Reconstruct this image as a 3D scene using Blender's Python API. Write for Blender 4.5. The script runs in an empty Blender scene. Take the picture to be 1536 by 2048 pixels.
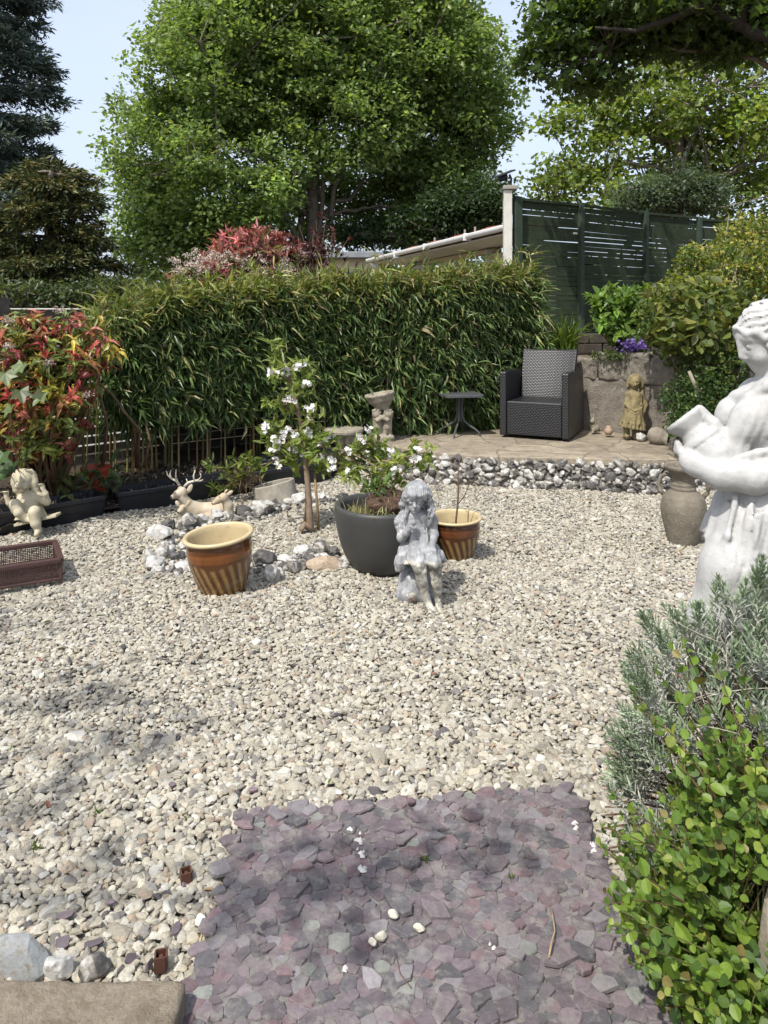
import bpy, math, numpy as np
from mathutils import Vector, Matrix
R = math.radians
SC = bpy.context.scene
COL = SC.collection
EYE, FPX, HY, CX = 1.55, 1500.0, 622.0, 768.0

# ------------------------------------------------------------------ camera, sky, sun, exposure
cam_data = bpy.data.cameras.new('camera')
cam = bpy.data.objects.new('camera', cam_data); COL.objects.link(cam)
cam.location = (0, 0, EYE); cam.rotation_euler = (R(90), 0, 0)
cam_data.sensor_fit = 'VERTICAL'; cam_data.sensor_height = 36.0
cam_data.lens = FPX / 2048 * 36.0
cam_data.shift_y = -(1024 - HY) / 2048
cam_data.clip_start = 0.05; cam_data.clip_end = 2000
SC.camera = cam

SUN_EL, SUN_AZ = R(56), math.atan2(-0.58, -0.81)       # azimuth measured from +Y towards +X
to_sun = Vector((math.sin(SUN_AZ) * math.cos(SUN_EL), math.cos(SUN_AZ) * math.cos(SUN_EL), math.sin(SUN_EL)))
world = bpy.data.worlds.new('World'); SC.world = world; world.use_nodes = True
wn = world.node_tree.nodes; wl = world.node_tree.links
bg = wn['Background']
sky = wn.new('ShaderNodeTexSky'); sky.sky_type = 'NISHITA'; sky.sun_disc = False
sky.sun_elevation = SUN_EL; sky.sun_rotation = SUN_AZ
sky.air_density = 1.0; sky.dust_density = 4.5; sky.ozone_density = 1.0
# thin high cloud veils the blue
wtc = wn.new('ShaderNodeTexCoord'); wno = wn.new('ShaderNodeTexNoise'); wno.inputs['Scale'].default_value = 1.6; wno.inputs['Detail'].default_value = 6
wmp = wn.new('ShaderNodeMapping'); wmp.inputs['Scale'].default_value = (1, 1, 2.5); wl.new(wtc.outputs['Generated'], wmp.inputs[0]); wl.new(wmp.outputs[0], wno.inputs['Vector'])
wrp = wn.new('ShaderNodeMapRange'); wl.new(wno.outputs['Fac'], wrp.inputs['Value']); wrp.inputs['From Min'].default_value = .3; wrp.inputs['From Max'].default_value = .7; wrp.inputs['To Min'].default_value = .45; wrp.inputs['To Max'].default_value = .72
wmx = wn.new('ShaderNodeMix'); wmx.data_type = 'RGBA'; wl.new(wrp.outputs[0], wmx.inputs[0]); wl.new(sky.outputs[0], wmx.inputs[6]); wmx.inputs[7].default_value = (4.1, 4.6, 5.5, 1)
wl.new(wmx.outputs[2], bg.inputs[0]); bg.inputs[1].default_value = 0.15
sun_data = bpy.data.lights.new('sun', 'SUN'); sun_data.energy = 3.4; sun_data.angle = R(0.55)
sun_data.color = (1.0, 0.965, 0.90)
sun = bpy.data.objects.new('sun', sun_data); COL.objects.link(sun)
sun.rotation_euler = to_sun.to_track_quat('Z', 'Y').to_euler(); sun.location = (-8, -8, 14)
SC.view_settings.view_transform = 'Standard'; SC.view_settings.look = 'None'
SC.view_settings.gamma = 1.0; SC.view_settings.use_curve_mapping = False
SC.view_settings.exposure = 0.64
SC.render.engine = 'CYCLES'
cy = SC.cycles
cy.max_bounces = 7; cy.diffuse_bounces = 3; cy.glossy_bounces = 2; cy.transmission_bounces = 4
cy.use_denoising = True; cy.use_adaptive_sampling = True; cy.adaptive_threshold = 0.02
cy.sample_clamp_indirect = 6

# ------------------------------------------------------------------ helpers
def P(px, py, d):
    return np.array([(px - CX) / FPX * d, d, EYE - (py - HY) / FPX * d])
def G(px, py, z=0.0):
    d = FPX * (EYE - z) / (py - HY)
    return np.array([(px - CX) / FPX * d, d, z])
def nrm(a):
    a = np.asarray(a, float)
    return a / np.maximum(np.linalg.norm(a, axis=-1, keepdims=True), 1e-9)
def rg(seed): return np.random.default_rng(seed)

def tag(o, label=None, cat=None, group=None, kind=None):
    if label: o['label'] = label
    if cat: o['category'] = cat
    if group: o['group'] = group
    if kind: o['kind'] = kind
    return o
def thing(name, label, cat, loc=(0, 0, 0), rz=0.0, group=None):
    o = bpy.data.objects.new(name, None); COL.objects.link(o)
    o.location = tuple(float(v) for v in loc); o.rotation_euler = (0, 0, rz)
    o.empty_display_size = 0.1
    return tag(o, label, cat, group)

class MB:
    """collects vertices, faces and vertex colours for ONE mesh object"""
    def __init__(s): s.V = []; s.F = {}; s.C = []; s.n = 0; s.hasc = False
    def add(s, V, F, col=None):
        V = np.asarray(V, float).reshape(-1, 3)
        for f in (F if isinstance(F, (list, tuple)) else [F]):
            f = np.asarray(f, np.int64)
            if f.size: s.F.setdefault(f.shape[1], []).append(f + s.n)
        if col is None: c = np.ones((len(V), 3)) * 0.5
        else:
            s.hasc = True
            c = np.broadcast_to(np.asarray(col, float), (len(V), 3))
        s.V.append(V); s.C.append(c); s.n += len(V); return s
    def box(s, c, size, rz=0.0, rot=None, col=None):
        h = np.asarray(size, float) / 2
        v = np.array([[x, y, z] for z in (-1, 1) for y in (-1, 1) for x in (-1, 1)], float) * h
        if rot is None:
            ca, sa = math.cos(rz), math.sin(rz); rot = np.array([[ca, -sa, 0], [sa, ca, 0], [0, 0, 1]])
        f = np.array([[0, 2, 3, 1], [4, 5, 7, 6], [0, 1, 5, 4], [2, 6, 7, 3], [0, 4, 6, 2], [1, 3, 7, 5]])
        return s.add(v @ np.asarray(rot).T + np.asarray(c, float), f, col)
    def beam(s, a, b, w, h, col=None):
        a = np.asarray(a, float); b = np.asarray(b, float); u = nrm(b - a)
        up = np.array([0, 0, 1.0]) if abs(u[2]) < 0.95 else np.array([0, 1.0, 0])
        v = nrm(np.cross(up, u)); w2 = np.cross(u, v)
        return s.box((a + b) / 2, (np.linalg.norm(b - a), w, h), rot=np.stack([u, v, w2], 1), col=col)
    def tube(s, pts, r, n=6, col=None, cap=True):
        pts = np.asarray(pts, float); m = len(pts); r = np.broadcast_to(np.asarray(r, float), (m,))
        T = nrm(np.gradient(pts, axis=0)); ref = np.array([0.31, 0.17, 0.93])
        if abs(np.dot(nrm(pts[-1] - pts[0]), ref)) > 0.9: ref = np.array([0.9, 0.3, 0.1])
        A = nrm(np.cross(T, ref)); B = np.cross(T, A)
        th = np.arange(n) / n * 2 * math.pi
        ring = A[:, None] * np.cos(th)[None, :, None] + B[:, None] * np.sin(th)[None, :, None]
        V = (pts[:, None] + ring * r[:, None, None]).reshape(-1, 3)
        i = np.arange(m - 1)[:, None] * n; j = np.arange(n)[None]; k = (j + 1) % n
        F = [np.stack([i + j, i + k, i + n + k, i + n + j], -1).reshape(-1, 4)]
        if cap: F += [np.arange(n)[::-1][None], (np.arange(n) + (m - 1) * n)[None]]
        return s.add(V, F, col)
    def lathe(s, prof, n=48, c=(0, 0, 0), rot=None, col=None, wob=None):
        prof = np.asarray(prof, float); m = len(prof); th = np.arange(n) / n * 2 * math.pi
        V = np.stack([prof[:, None, 0] * np.cos(th), prof[:, None, 0] * np.sin(th), np.broadcast_to(prof[:, None, 1], (m, n))], -1)
        if wob is not None: V = wob(V, th)
        V = V.reshape(-1, 3)
        if rot is not None: V = V @ np.asarray(rot).T
        i = np.arange(m - 1)[:, None] * n; j = np.arange(n)[None]; k = (j + 1) % n
        F = np.stack([i + j, i + k, i + n + k, i + n + j], -1).reshape(-1, 4)
        return s.add(V + np.asarray(c, float), F, col)
    def inst(s, T, pos, D, N, L, W, cols):
        """many copies of a small template: u along D, v across, w along N"""
        TV, TF = T; n = len(pos)
        D = nrm(D); S = nrm(np.cross(N, D)); N2 = np.cross(D, S)
        L = np.broadcast_to(L, (n,)); W = np.broadcast_to(W, (n,))
        V = (pos[:, None] + D[:, None] * (TV[None, :, 0:1] * L[:, None, None]) + S[:, None] * (TV[None, :, 1:2] * W[:, None, None])
             + N2[:, None] * (TV[None, :, 2:3] * W[:, None, None]))
        k = len(TV); off = (np.arange(n) * k)[:, None, None]
        F = [(f[None] + off).reshape(-1, f.shape[1]) for f in TF]
        C = np.repeat(np.broadcast_to(cols, (n, 3)), k, axis=0)
        return s.add(V.reshape(-1, 3), F, C)
    def build(s, name, mat, parent=None, loc=None, smooth=False):
        V = np.concatenate(s.V) if s.V else np.zeros((0, 3))
        if loc is None and parent is not None:
            q = parent; loc = np.zeros(3)
            while q is not None:
                if q.type == 'EMPTY' and q.rotation_euler.z == 0: loc = loc + np.array(q.location)
                elif q.type != 'EMPTY': loc = loc + np.array(q.location)
                else: loc = np.zeros(3); break
                q = q.parent
            off, oloc = loc, (0, 0, 0)
        elif loc is not None and parent is None: off, oloc = np.asarray(loc, float), loc
        else: off, oloc = np.zeros(3), (0, 0, 0)
        V = V - off
        me = bpy.data.meshes.new(name); me.vertices.add(len(V)); me.vertices.foreach_set('co', V.astype(np.float32).ravel())
        fs = [(k, np.concatenate(v)) for k, v in s.F.items()]
        tot = sum(len(f) for k, f in fs); nl = sum(f.size for k, f in fs)
        me.loops.add(nl); me.polygons.add(tot)
        me.loops.foreach_set('vertex_index', np.concatenate([f.ravel() for k, f in fs]).astype(np.int32))
        cnt = np.concatenate([np.full(len(f), k, np.int32) for k, f in fs])
        st = np.zeros(tot, np.int32); st[1:] = np.cumsum(cnt)[:-1]
        me.polygons.foreach_set('loop_start', st)
        me.polygons.foreach_set('use_smooth', np.full(tot, smooth, bool))
        if s.hasc:
            a = me.attributes.new('Col', 'FLOAT_COLOR', 'POINT')
            C = np.concatenate(s.C); C = np.concatenate([C, np.ones((len(C), 1))], 1)
            a.data.foreach_set('color', C.astype(np.float32).ravel())
        me.update(calc_edges=True); me.validate()
        if mat is not None: me.materials.append(mat)
        o = bpy.data.objects.new(name, me); COL.objects.link(o)
        if parent is not None: o.parent = parent
        o.location = tuple(float(v) for v in oloc)
        return o
def bev(o, w, seg=2):
    m = o.modifiers.new('bevel', 'BEVEL'); m.width = w; m.segments = seg; m.limit_method = 'ANGLE'; m.angle_limit = R(40); return o

# leaf templates (length 1, width 1)
def T_(v, *f): return (np.array(v, float), [np.array(q) for q in f])
LEAF4 = T_([(0, 0, 0), (.5, .5, .12), (1, 0, 0), (.5, -.5, .12)], [[0, 1, 2, 3]])
LEAF6 = T_([(0, 0, 0), (.32, .5, .14), (.70, .36, .08), (1, 0, -.25), (.70, -.36, .08), (.32, -.5, .14)], [[0, 1, 2, 3], [0, 3, 4, 5]])
LANCE = T_([(0, 0, 0), (.25, .5, .2), (.62, .38, -.1), (1, 0, -1.6), (.62, -.38, -.1), (.25, -.5, .2), (.45, 0, -.1)], [[0, 1, 6], [0, 6, 5]], [[1, 2, 3, 6], [6, 3, 4, 5]])
ROUND = T_([(0, 0, 0), (.16, .33, .08), (.48, .5, .12), (.8, .34, .05), (1, 0, -.1), (.8, -.34, .05), (.48, -.5, .12), (.16, -.33, .08)], [[0, 1, 2, 3, 4], [0, 4, 5, 6, 7]])
def _maple():
    pts = []
    for a, r in ((180, .12), (135, .36), (114, .66), (96, .50), (78, .52), (56, .90), (40, .66), (26, .58), (10, .84), (0, 1.0)):
        pts.append((r * math.cos(R(a)), r * math.sin(R(a)) * .95))
    full = pts + [(x, -y) for x, y in pts[-2:0:-1]]
    v = [(0, 0, -.06)] + [(x + .1, y, .10 * abs(y)) for x, y in full]
    n = len(full)
    return T_(v, [[0, i + 1, (i + 1) % n + 1] for i in range(n)])
MAPLE = _maple()

def rdir(r, n): return nrm(r.normal(size=(n, 3)))
def palette(r, n, cols, w=None, jit=0.22):
    cols = np.array(cols, float); w = None if w is None else np.array(w, float) / np.sum(w)
    return cols[r.choice(len(cols), n, p=w)] * np.exp(r.normal(0, jit, (n, 1)))
def leaf_cloud(mb, r, pos, L, W, cols, T=LEAF4, up=0.6, droop=0.0, out=None, spread=1.0):
    n = len(pos); D = rdir(r, n) * spread
    if out is not None: D = D + out
    D[:, 2] -= droop
    N = rdir(r, n); N[:, 2] = np.abs(N[:, 2]) + up
    mb.inst(T, pos, D, N, L * np.exp(r.normal(0, .3, n)), W * np.exp(r.normal(0, .3, n)), cols)

# ------------------------------------------------------------------ materials
def newmat(name):
    m = bpy.data.materials.new(name); m.use_nodes = True
    nt = m.node_tree; return m, nt.nodes, nt.links, nt.nodes['Principled BSDF']
def nd(n, typ, **kw):
    x = n.new(typ)
    for k, v in kw.items():
        if hasattr(x, k): setattr(x, k, v)
        else: x.inputs[k].default_value = v
    return x
def c4(c): return (c[0], c[1], c[2], 1)
def noise(n, l, scale, detail=6, rough=.6, co=None, dist=0.0):
    t = nd(n, 'ShaderNodeTexNoise', Scale=scale, Detail=detail, Roughness=rough, Distortion=dist)
    if co is not None: l.new(co, t.inputs['Vector'])
    return t.outputs['Fac']
def ramp(n, l, fac, stops):
    t = n.new('ShaderNodeValToRGB'); e = t.color_ramp.elements
    while len(e) < len(stops): e.new(.5)
    for q, (p, c) in zip(e, stops): q.position = p; q.color = c4(c) if hasattr(c, '__len__') else (c, c, c, 1)
    l.new(fac, t.inputs[0]); return t.outputs[0]
def mix(n, l, f, a, b, mode='MIX'):
    t = n.new('ShaderNodeMix'); t.data_type = 'RGBA'; t.blend_type = mode
    for i, v in ((0, f), (6, a), (7, b)):
        if hasattr(v, 'is_linked'): l.new(v, t.inputs[i])
        else: t.inputs[i].default_value = v if i == 0 else c4(v)
    return t.outputs[2]
def bump(n, l, h, bsdf, strength, dist):
    b = nd(n, 'ShaderNodeBump', Strength=strength, Distance=dist); l.new(h, b.inputs['Height']); l.new(b.outputs[0], bsdf.inputs['Normal']); return b
def mat(name, c1, c2=None, scale=6, rough=.75, spec=.3, bstr=.0, bdist=.005, bscale=60, spots=None, lo=.35, hi=.68, metal=0, detail=8, coat=0):
    """two-tone noise colour, optional speckle layers (colour, scale, lo, hi) and noise bump"""
    m, n, l, b = newmat(name)
    co = n.new('ShaderNodeTexCoord').outputs['Object']
    b.inputs['Roughness'].default_value = rough; b.inputs['Specular IOR Level'].default_value = spec; b.inputs['Metallic'].default_value = metal
    b.inputs['Coat Weight'].default_value = coat; b.inputs['Coat Roughness'].default_value = .08
    if c2 is None: c2 = tuple(v * .8 for v in c1)
    col = ramp(n, l, noise(n, l, scale, detail, .65, co), [(lo, c1), (hi, c2)])
    for (sc, ss, a, z) in (spots or []):
        col = mix(n, l, ramp(n, l, noise(n, l, ss, 7, .65, co), [(a, 0.0), (z, 1.0)]), col, sc)
    l.new(col, b.inputs['Base Color'])
    if bstr: bump(n, l, noise(n, l, bscale, 8, .65, co), b, bstr, bdist)
    return m
def vcol_mat(name, rough=.8, spec=.3, bstr=.5, bscale=220, bdist=.003, var=.35, vscale=150):
    m, n, l, b = newmat(name)
    co = n.new('ShaderNodeTexCoord').outputs['Object']
    at = nd(n, 'ShaderNodeAttribute', attribute_name='Col').outputs['Color']
    v = ramp(n, l, noise(n, l, vscale, 5, .7, co), [(.3, 1 - var), (.7, 1 + var)])
    l.new(mix(n, l, 1.0, at, v, 'MULTIPLY'), b.inputs['Base Color'])
    b.inputs['Roughness'].default_value = rough; b.inputs['Specular IOR Level'].default_value = spec
    if bstr: bump(n, l, noise(n, l, bscale, 6, .7, co), b, bstr, bdist)
    return m
def leafmat(name, rough=.42, spec=.45, trans=.42, tint=(1.25, 1.25, .55)):
    m, n, l, b = newmat(name)
    at = nd(n, 'ShaderNodeAttribute', attribute_name='Col').outputs['Color']
    co = n.new('ShaderNodeTexCoord').outputs['Object']
    v = ramp(n, l, noise(n, l, 45, 3, .6, co), [(.3, .82), (.7, 1.18)])
    at = mix(n, l, 1.0, at, v, 'MULTIPLY')
    l.new(at, b.inputs['Base Color']); b.inputs['Roughness'].default_value = rough; b.inputs['Specular IOR Level'].default_value = spec
    tr = n.new('ShaderNodeBsdfTranslucent'); l.new(mix(n, l, 1.0, at, tint, 'MULTIPLY'), tr.inputs['Color'])
    mx = n.new('ShaderNodeMixShader'); mx.inputs[0].default_value = trans
    l.new(b.outputs[0], mx.inputs[1]); l.new(tr.outputs[0], mx.inputs[2]); l.new(mx.outputs[0], n['Material Output'].inputs['Surface'])
    return m
M_leaf = leafmat('leaf_soft', trans=.48)
M_leafg = leafmat('leaf_glossy', rough=.36, spec=.42, trans=.28)
M_needle = leafmat('needle_leaf', rough=.6, spec=.25, trans=.12)
M_petal = leafmat('petal', rough=.6, spec=.2, trans=.3, tint=(1, 1, 1))
M_bark = mat('bark', (.12, .10, .08), (.25, .215, .18), 14, .9, .2, .8, .02, 40)
M_twig = mat('twig_bark', (.16, .10, .06), (.09, .06, .04), 20, .85, .2, .4, .004, 80)
# ------------------------------------------------------------------ sculpting: distance fields meshed with surface nets
def sinnoise(r, f, n=7):
    K = rdir(r, n) * f * np.exp(r.normal(0, .35, (n, 1))); ph = r.uniform(0, 6.28, n)
    def fn(X, Y, Z):
        o = 0
        for k, p in zip(K, ph): o = o + np.sin(k[0] * X + k[1] * Y + k[2] * Z + p)
        return o / n * 1.6
    return fn
def rotm(ax, ay, az):
    return np.array((Matrix.Rotation(R(az), 3, 'Z') @ Matrix.Rotation(R(ay), 3, 'Y') @ Matrix.Rotation(R(ax), 3, 'X')))
class SDF:
    def __init__(s, lo, hi, h):
        s.lo = np.asarray(lo, float); s.h = h
        s.n = np.ceil((np.asarray(hi, float) - s.lo) / h).astype(int) + 1
        s.ax = [s.lo[i] + np.arange(s.n[i]) * h for i in range(3)]
        s.D = np.full(tuple(s.n), .5, np.float32)
    def sub(s, lo, hi):
        a = np.clip(((np.asarray(lo) - s.lo) / s.h).astype(int), 0, s.n); b = np.clip(((np.asarray(hi) - s.lo) / s.h).astype(int) + 2, 0, s.n)
        sl = tuple(slice(a[i], b[i]) for i in range(3))
        return sl, s.ax[0][sl[0]][:, None, None], s.ax[1][sl[1]][None, :, None], s.ax[2][sl[2]][None, None, :]
    def op(s, f, lo, hi, k, mode='u'):
        m = k + 4 * s.h
        sl, X, Y, Z = s.sub(np.asarray(lo) - m, np.asarray(hi) + m)
        a = s.D[sl]
        if a.size == 0: return s
        b = f(X, Y, Z)
        if mode == 's': b = -b; a = -a
        if mode == 's':
            a = -a; h = np.maximum(k - np.abs(a - b), 0) / max(k, 1e-6); s.D[sl] = np.maximum(a, b) + h * h * k / 4
        else:
            h = np.maximum(k - np.abs(a - b), 0) / max(k, 1e-6); s.D[sl] = np.minimum(a, b) - h * h * k / 4
        return s
    def cap(s, a, b, ra, rb=None, k=.01, mode='u'):
        a = np.asarray(a, float); b = np.asarray(b, float); rb = ra if rb is None else rb; ba = b - a; q = max(ba @ ba, 1e-9)
        def f(X, Y, Z):
            x, y, z = X - a[0], Y - a[1], Z - a[2]
            t = np.clip((x * ba[0] + y * ba[1] + z * ba[2]) / q, 0, 1)
            return np.sqrt((x - t * ba[0]) ** 2 + (y - t * ba[1]) ** 2 + (z - t * ba[2]) ** 2) - (ra + t * (rb - ra))
        m = max(ra, rb); return s.op(f, np.minimum(a, b) - m, np.maximum(a, b) + m, k, mode)
    def chain(s, pts, rs, k=.01, mode='u'):
        rs = np.broadcast_to(rs, (len(pts),))
        for i in range(len(pts) - 1): s.cap(pts[i], pts[i + 1], rs[i], rs[i + 1], k, mode)
        return s
    def ell(s, c, r, k=.01, rot=None, mode='u'):
        c = np.asarray(c, float); r = np.broadcast_to(np.asarray(r, float), (3,)); Rt = np.eye(3) if rot is None else np.asarray(rot)
        def f(X, Y, Z):
            x, y, z = X - c[0], Y - c[1], Z - c[2]
            u = [(Rt[0, i] * x + Rt[1, i] * y + Rt[2, i] * z) / r[i] for i in range(3)]
            k0 = np.sqrt(u[0] ** 2 + u[1] ** 2 + u[2] ** 2); k1 = np.sqrt((u[0] / r[0]) ** 2 + (u[1] / r[1]) ** 2 + (u[2] / r[2]) ** 2)
            return k0 * (k0 - 1) / np.maximum(k1, 1e-6)
        m = r.max(); return s.op(f, c - m, c + m, k, mode)
    def box(s, c, half, rad=.005, k=.005, rot=None, mode='u'):
        c = np.asarray(c, float); hf = np.asarray(half, float) - rad; Rt = np.eye(3) if rot is None else np.asarray(rot)
        def f(X, Y, Z):
            x, y, z = X - c[0], Y - c[1], Z - c[2]
            q = [np.abs(Rt[0, i] * x + Rt[1, i] * y + Rt[2, i] * z) - hf[i] for i in range(3)]
            return np.sqrt(sum(np.maximum(v, 0) ** 2 for v in q)) + np.minimum(np.maximum(np.maximum(q[0], q[1]), q[2]), 0) - rad
        m = np.linalg.norm(half); return s.op(f, c - m, c + m, k, mode)
    def rev(s, a, b, prof, k=.004, mode='u', mod=None):
        """solid of revolution from a to b with flat ends; prof = [(t 0..1, radius)]; mod(theta, t) scales the radius"""
        a = np.asarray(a, float); b = np.asarray(b, float); u = b - a; L = np.linalg.norm(u); u = u / L; prof = np.asarray(prof, float)
        e1 = nrm(np.cross(u, [.12, .95, .2])); e2 = np.cross(u, e1)
        def f(X, Y, Z):
            x, y, z = X - a[0], Y - a[1], Z - a[2]; t = x * u[0] + y * u[1] + z * u[2]
            p = x * e1[0] + y * e1[1] + z * e1[2]; q = x * e2[0] + y * e2[1] + z * e2[2]; rad = np.sqrt(p * p + q * q)
            tc = np.clip(t / L, 0, 1); rr = np.interp(tc, prof[:, 0], prof[:, 1])
            if mod is not None: rr = rr * mod(np.arctan2(q, p), tc)
            return np.maximum((rad - rr) * .85, np.maximum(-t, t - L))
        m = prof[:, 1].max() * 1.15; return s.op(f, np.minimum(a, b) - m, np.maximum(a, b) + m, k, mode)
    def disp(s, f, lo=None, hi=None):
        sl, X, Y, Z = s.sub(s.lo if lo is None else lo, s.lo + s.n * s.h if hi is None else hi)
        s.D[sl] += f(X, Y, Z); return s
    def mesh(s):
        D = s.D.copy(); D[0] = D[-1] = 1; D[:, 0] = D[:, -1] = 1; D[:, :, 0] = D[:, :, -1] = 1
        S = D < 0; n = np.array(D.shape); c = n - 1
        cnt = np.zeros(tuple(c), np.int8)
        offs = [(i, j, k) for i in (0, 1) for j in (0, 1) for k in (0, 1)]
        for o in offs: cnt += S[o[0]:o[0] + c[0], o[1]:o[1] + c[1], o[2]:o[2] + c[2]]
        I, J, K = np.nonzero((cnt > 0) & (cnt < 8)); m = len(I)
        idx = np.full(tuple(c), -1, np.int64); idx[I, J, K] = np.arange(m)
        acc = np.zeros((m, 3)); w = np.zeros(m)
        val = {o: D[I + o[0], J + o[1], K + o[2]] for o in offs}
        for o in offs:
            for ax in range(3):
                if o[ax]: continue
                p = list(o); p[ax] = 1; p = tuple(p); a, b = val[o], val[p]
                cr = (a < 0) != (b < 0); t = np.where(cr, a / np.where(cr, a - b, 1), 0)
                pt = np.array(o, float)[None] + 0 * acc; pt[:, ax] += t
                acc += pt * cr[:, None]; w += cr
        V = (np.stack([I, J, K], 1) + acc / w[:, None]) * s.h + s.lo
        F = []
        for ax in range(3):
            A = np.moveaxis(S, ax, 0); e = A[:-1] != A[1:]; e[:, 0] = False; e[:, :, 0] = False; e[:, -1] = False; e[:, :, -1] = False
            i, j, k = np.nonzero(e); pos = A[i, j, k]; Id = np.moveaxis(idx, ax, 0)
            q = np.stack([Id[i, j - 1, k - 1], Id[i, j, k - 1], Id[i, j, k], Id[i, j - 1, k]], 1)
            flip = ~pos if ax != 1 else pos
            q[flip] = q[flip][:, ::-1]; F.append(q)
        return V, np.concatenate(F)
    def build(s, name, m, parent=None, loc=None):
        V, F = s.mesh(); mb = MB(); mb.add(V, F); return mb.build(name, m, parent, loc, smooth=True)

# ------------------------------------------------------------------ rocks and stones
def icosphere(sub):
    import bmesh
    bm = bmesh.new(); bmesh.ops.create_icosphere(bm, subdivisions=sub, radius=1.0)
    V = np.array([v.co[:] for v in bm.verts]); F = np.array([[v.index for v in f.verts] for f in bm.faces]); bm.free(); return V, F
ICO = {k: icosphere(k) for k in (1, 2, 3, 4)}
def rock(r, size, sub=3, cuts=9, lump=.22):
    V, F = ICO[sub]; V = V.copy()
    f1 = sinnoise(r, 2.6); f2 = sinnoise(r, 7.0)
    V = V * (1 + lump * f1(V[:, 0], V[:, 1], V[:, 2]) + lump * .35 * f2(V[:, 0], V[:, 1], V[:, 2]))[:, None]
    for n_ in rdir(r, cuts):
        d = r.uniform(.62, .9); q = V @ n_ - d; V -= np.maximum(q, 0)[:, None] * n_ * .92
    return V * np.asarray(size, float) / 1.0, F
# ------------------------------------------------------------------ the setting: ground, gravel, patio
g = MB(); S_ = 400.0
xs = np.concatenate([[-S_, -120, -40], np.linspace(-14, 14, 29), [40, 120, S_]]); ys = np.concatenate([[-60, -12], np.linspace(-4, 26, 31), [60, 150, S_ * 2]])
XX, YY = np.meshgrid(xs, ys, indexing='ij'); ZZ = np.full_like(XX, -.035)
ii = (np.arange(len(xs) - 1)[:, None] * len(ys) + np.arange(len(ys) - 1)[None]).ravel()
g.add(np.stack([XX, YY, ZZ], -1).reshape(-1, 3), np.stack([ii, ii + len(ys), ii + len(ys) + 1, ii + 1], 1))
tag(g.build('ground', mat('earth', (.10, .085, .06), (.16, .14, .10), 3, .95, .1, .6, .02, 30)), kind='structure')

BAM = np.array([(-3.6, 5.15), (-3.0, 5.75), (-2.06, 6.62), (-.6, 7.75), (.5, 8.0), (1.2, 8.45), (1.85, 8.95)])     # foot of the bamboo
WALL = np.array([(-.35, 7.32), (-.02, 7.12), (.33, 6.78), (.68, 6.6), (1.05, 6.52), (1.7, 6.44), (2.35, 6.40), (2.75, 6.44), (3.2, 6.5)])   # foot of the flint wall
TRO = np.array([(-3.6, 4.2), (-2.75, 5.02), (-2.04, 5.72), (-1.26, 6.28), (-.50, 6.85), (-.35, 7.3)])
def ip(line, x): return np.interp(x, line[:, 0], line[:, 1])
SLAB = (-.43, .66, .9, 2.30)      # x0 x1 y0 y1
def in_slab(x, y): return (x > SLAB[0] - .005) & (x < np.interp(y, [1.2, 2.3], [.66, .58])) & (y < 2.265 + .095 * (x + .43))

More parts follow.
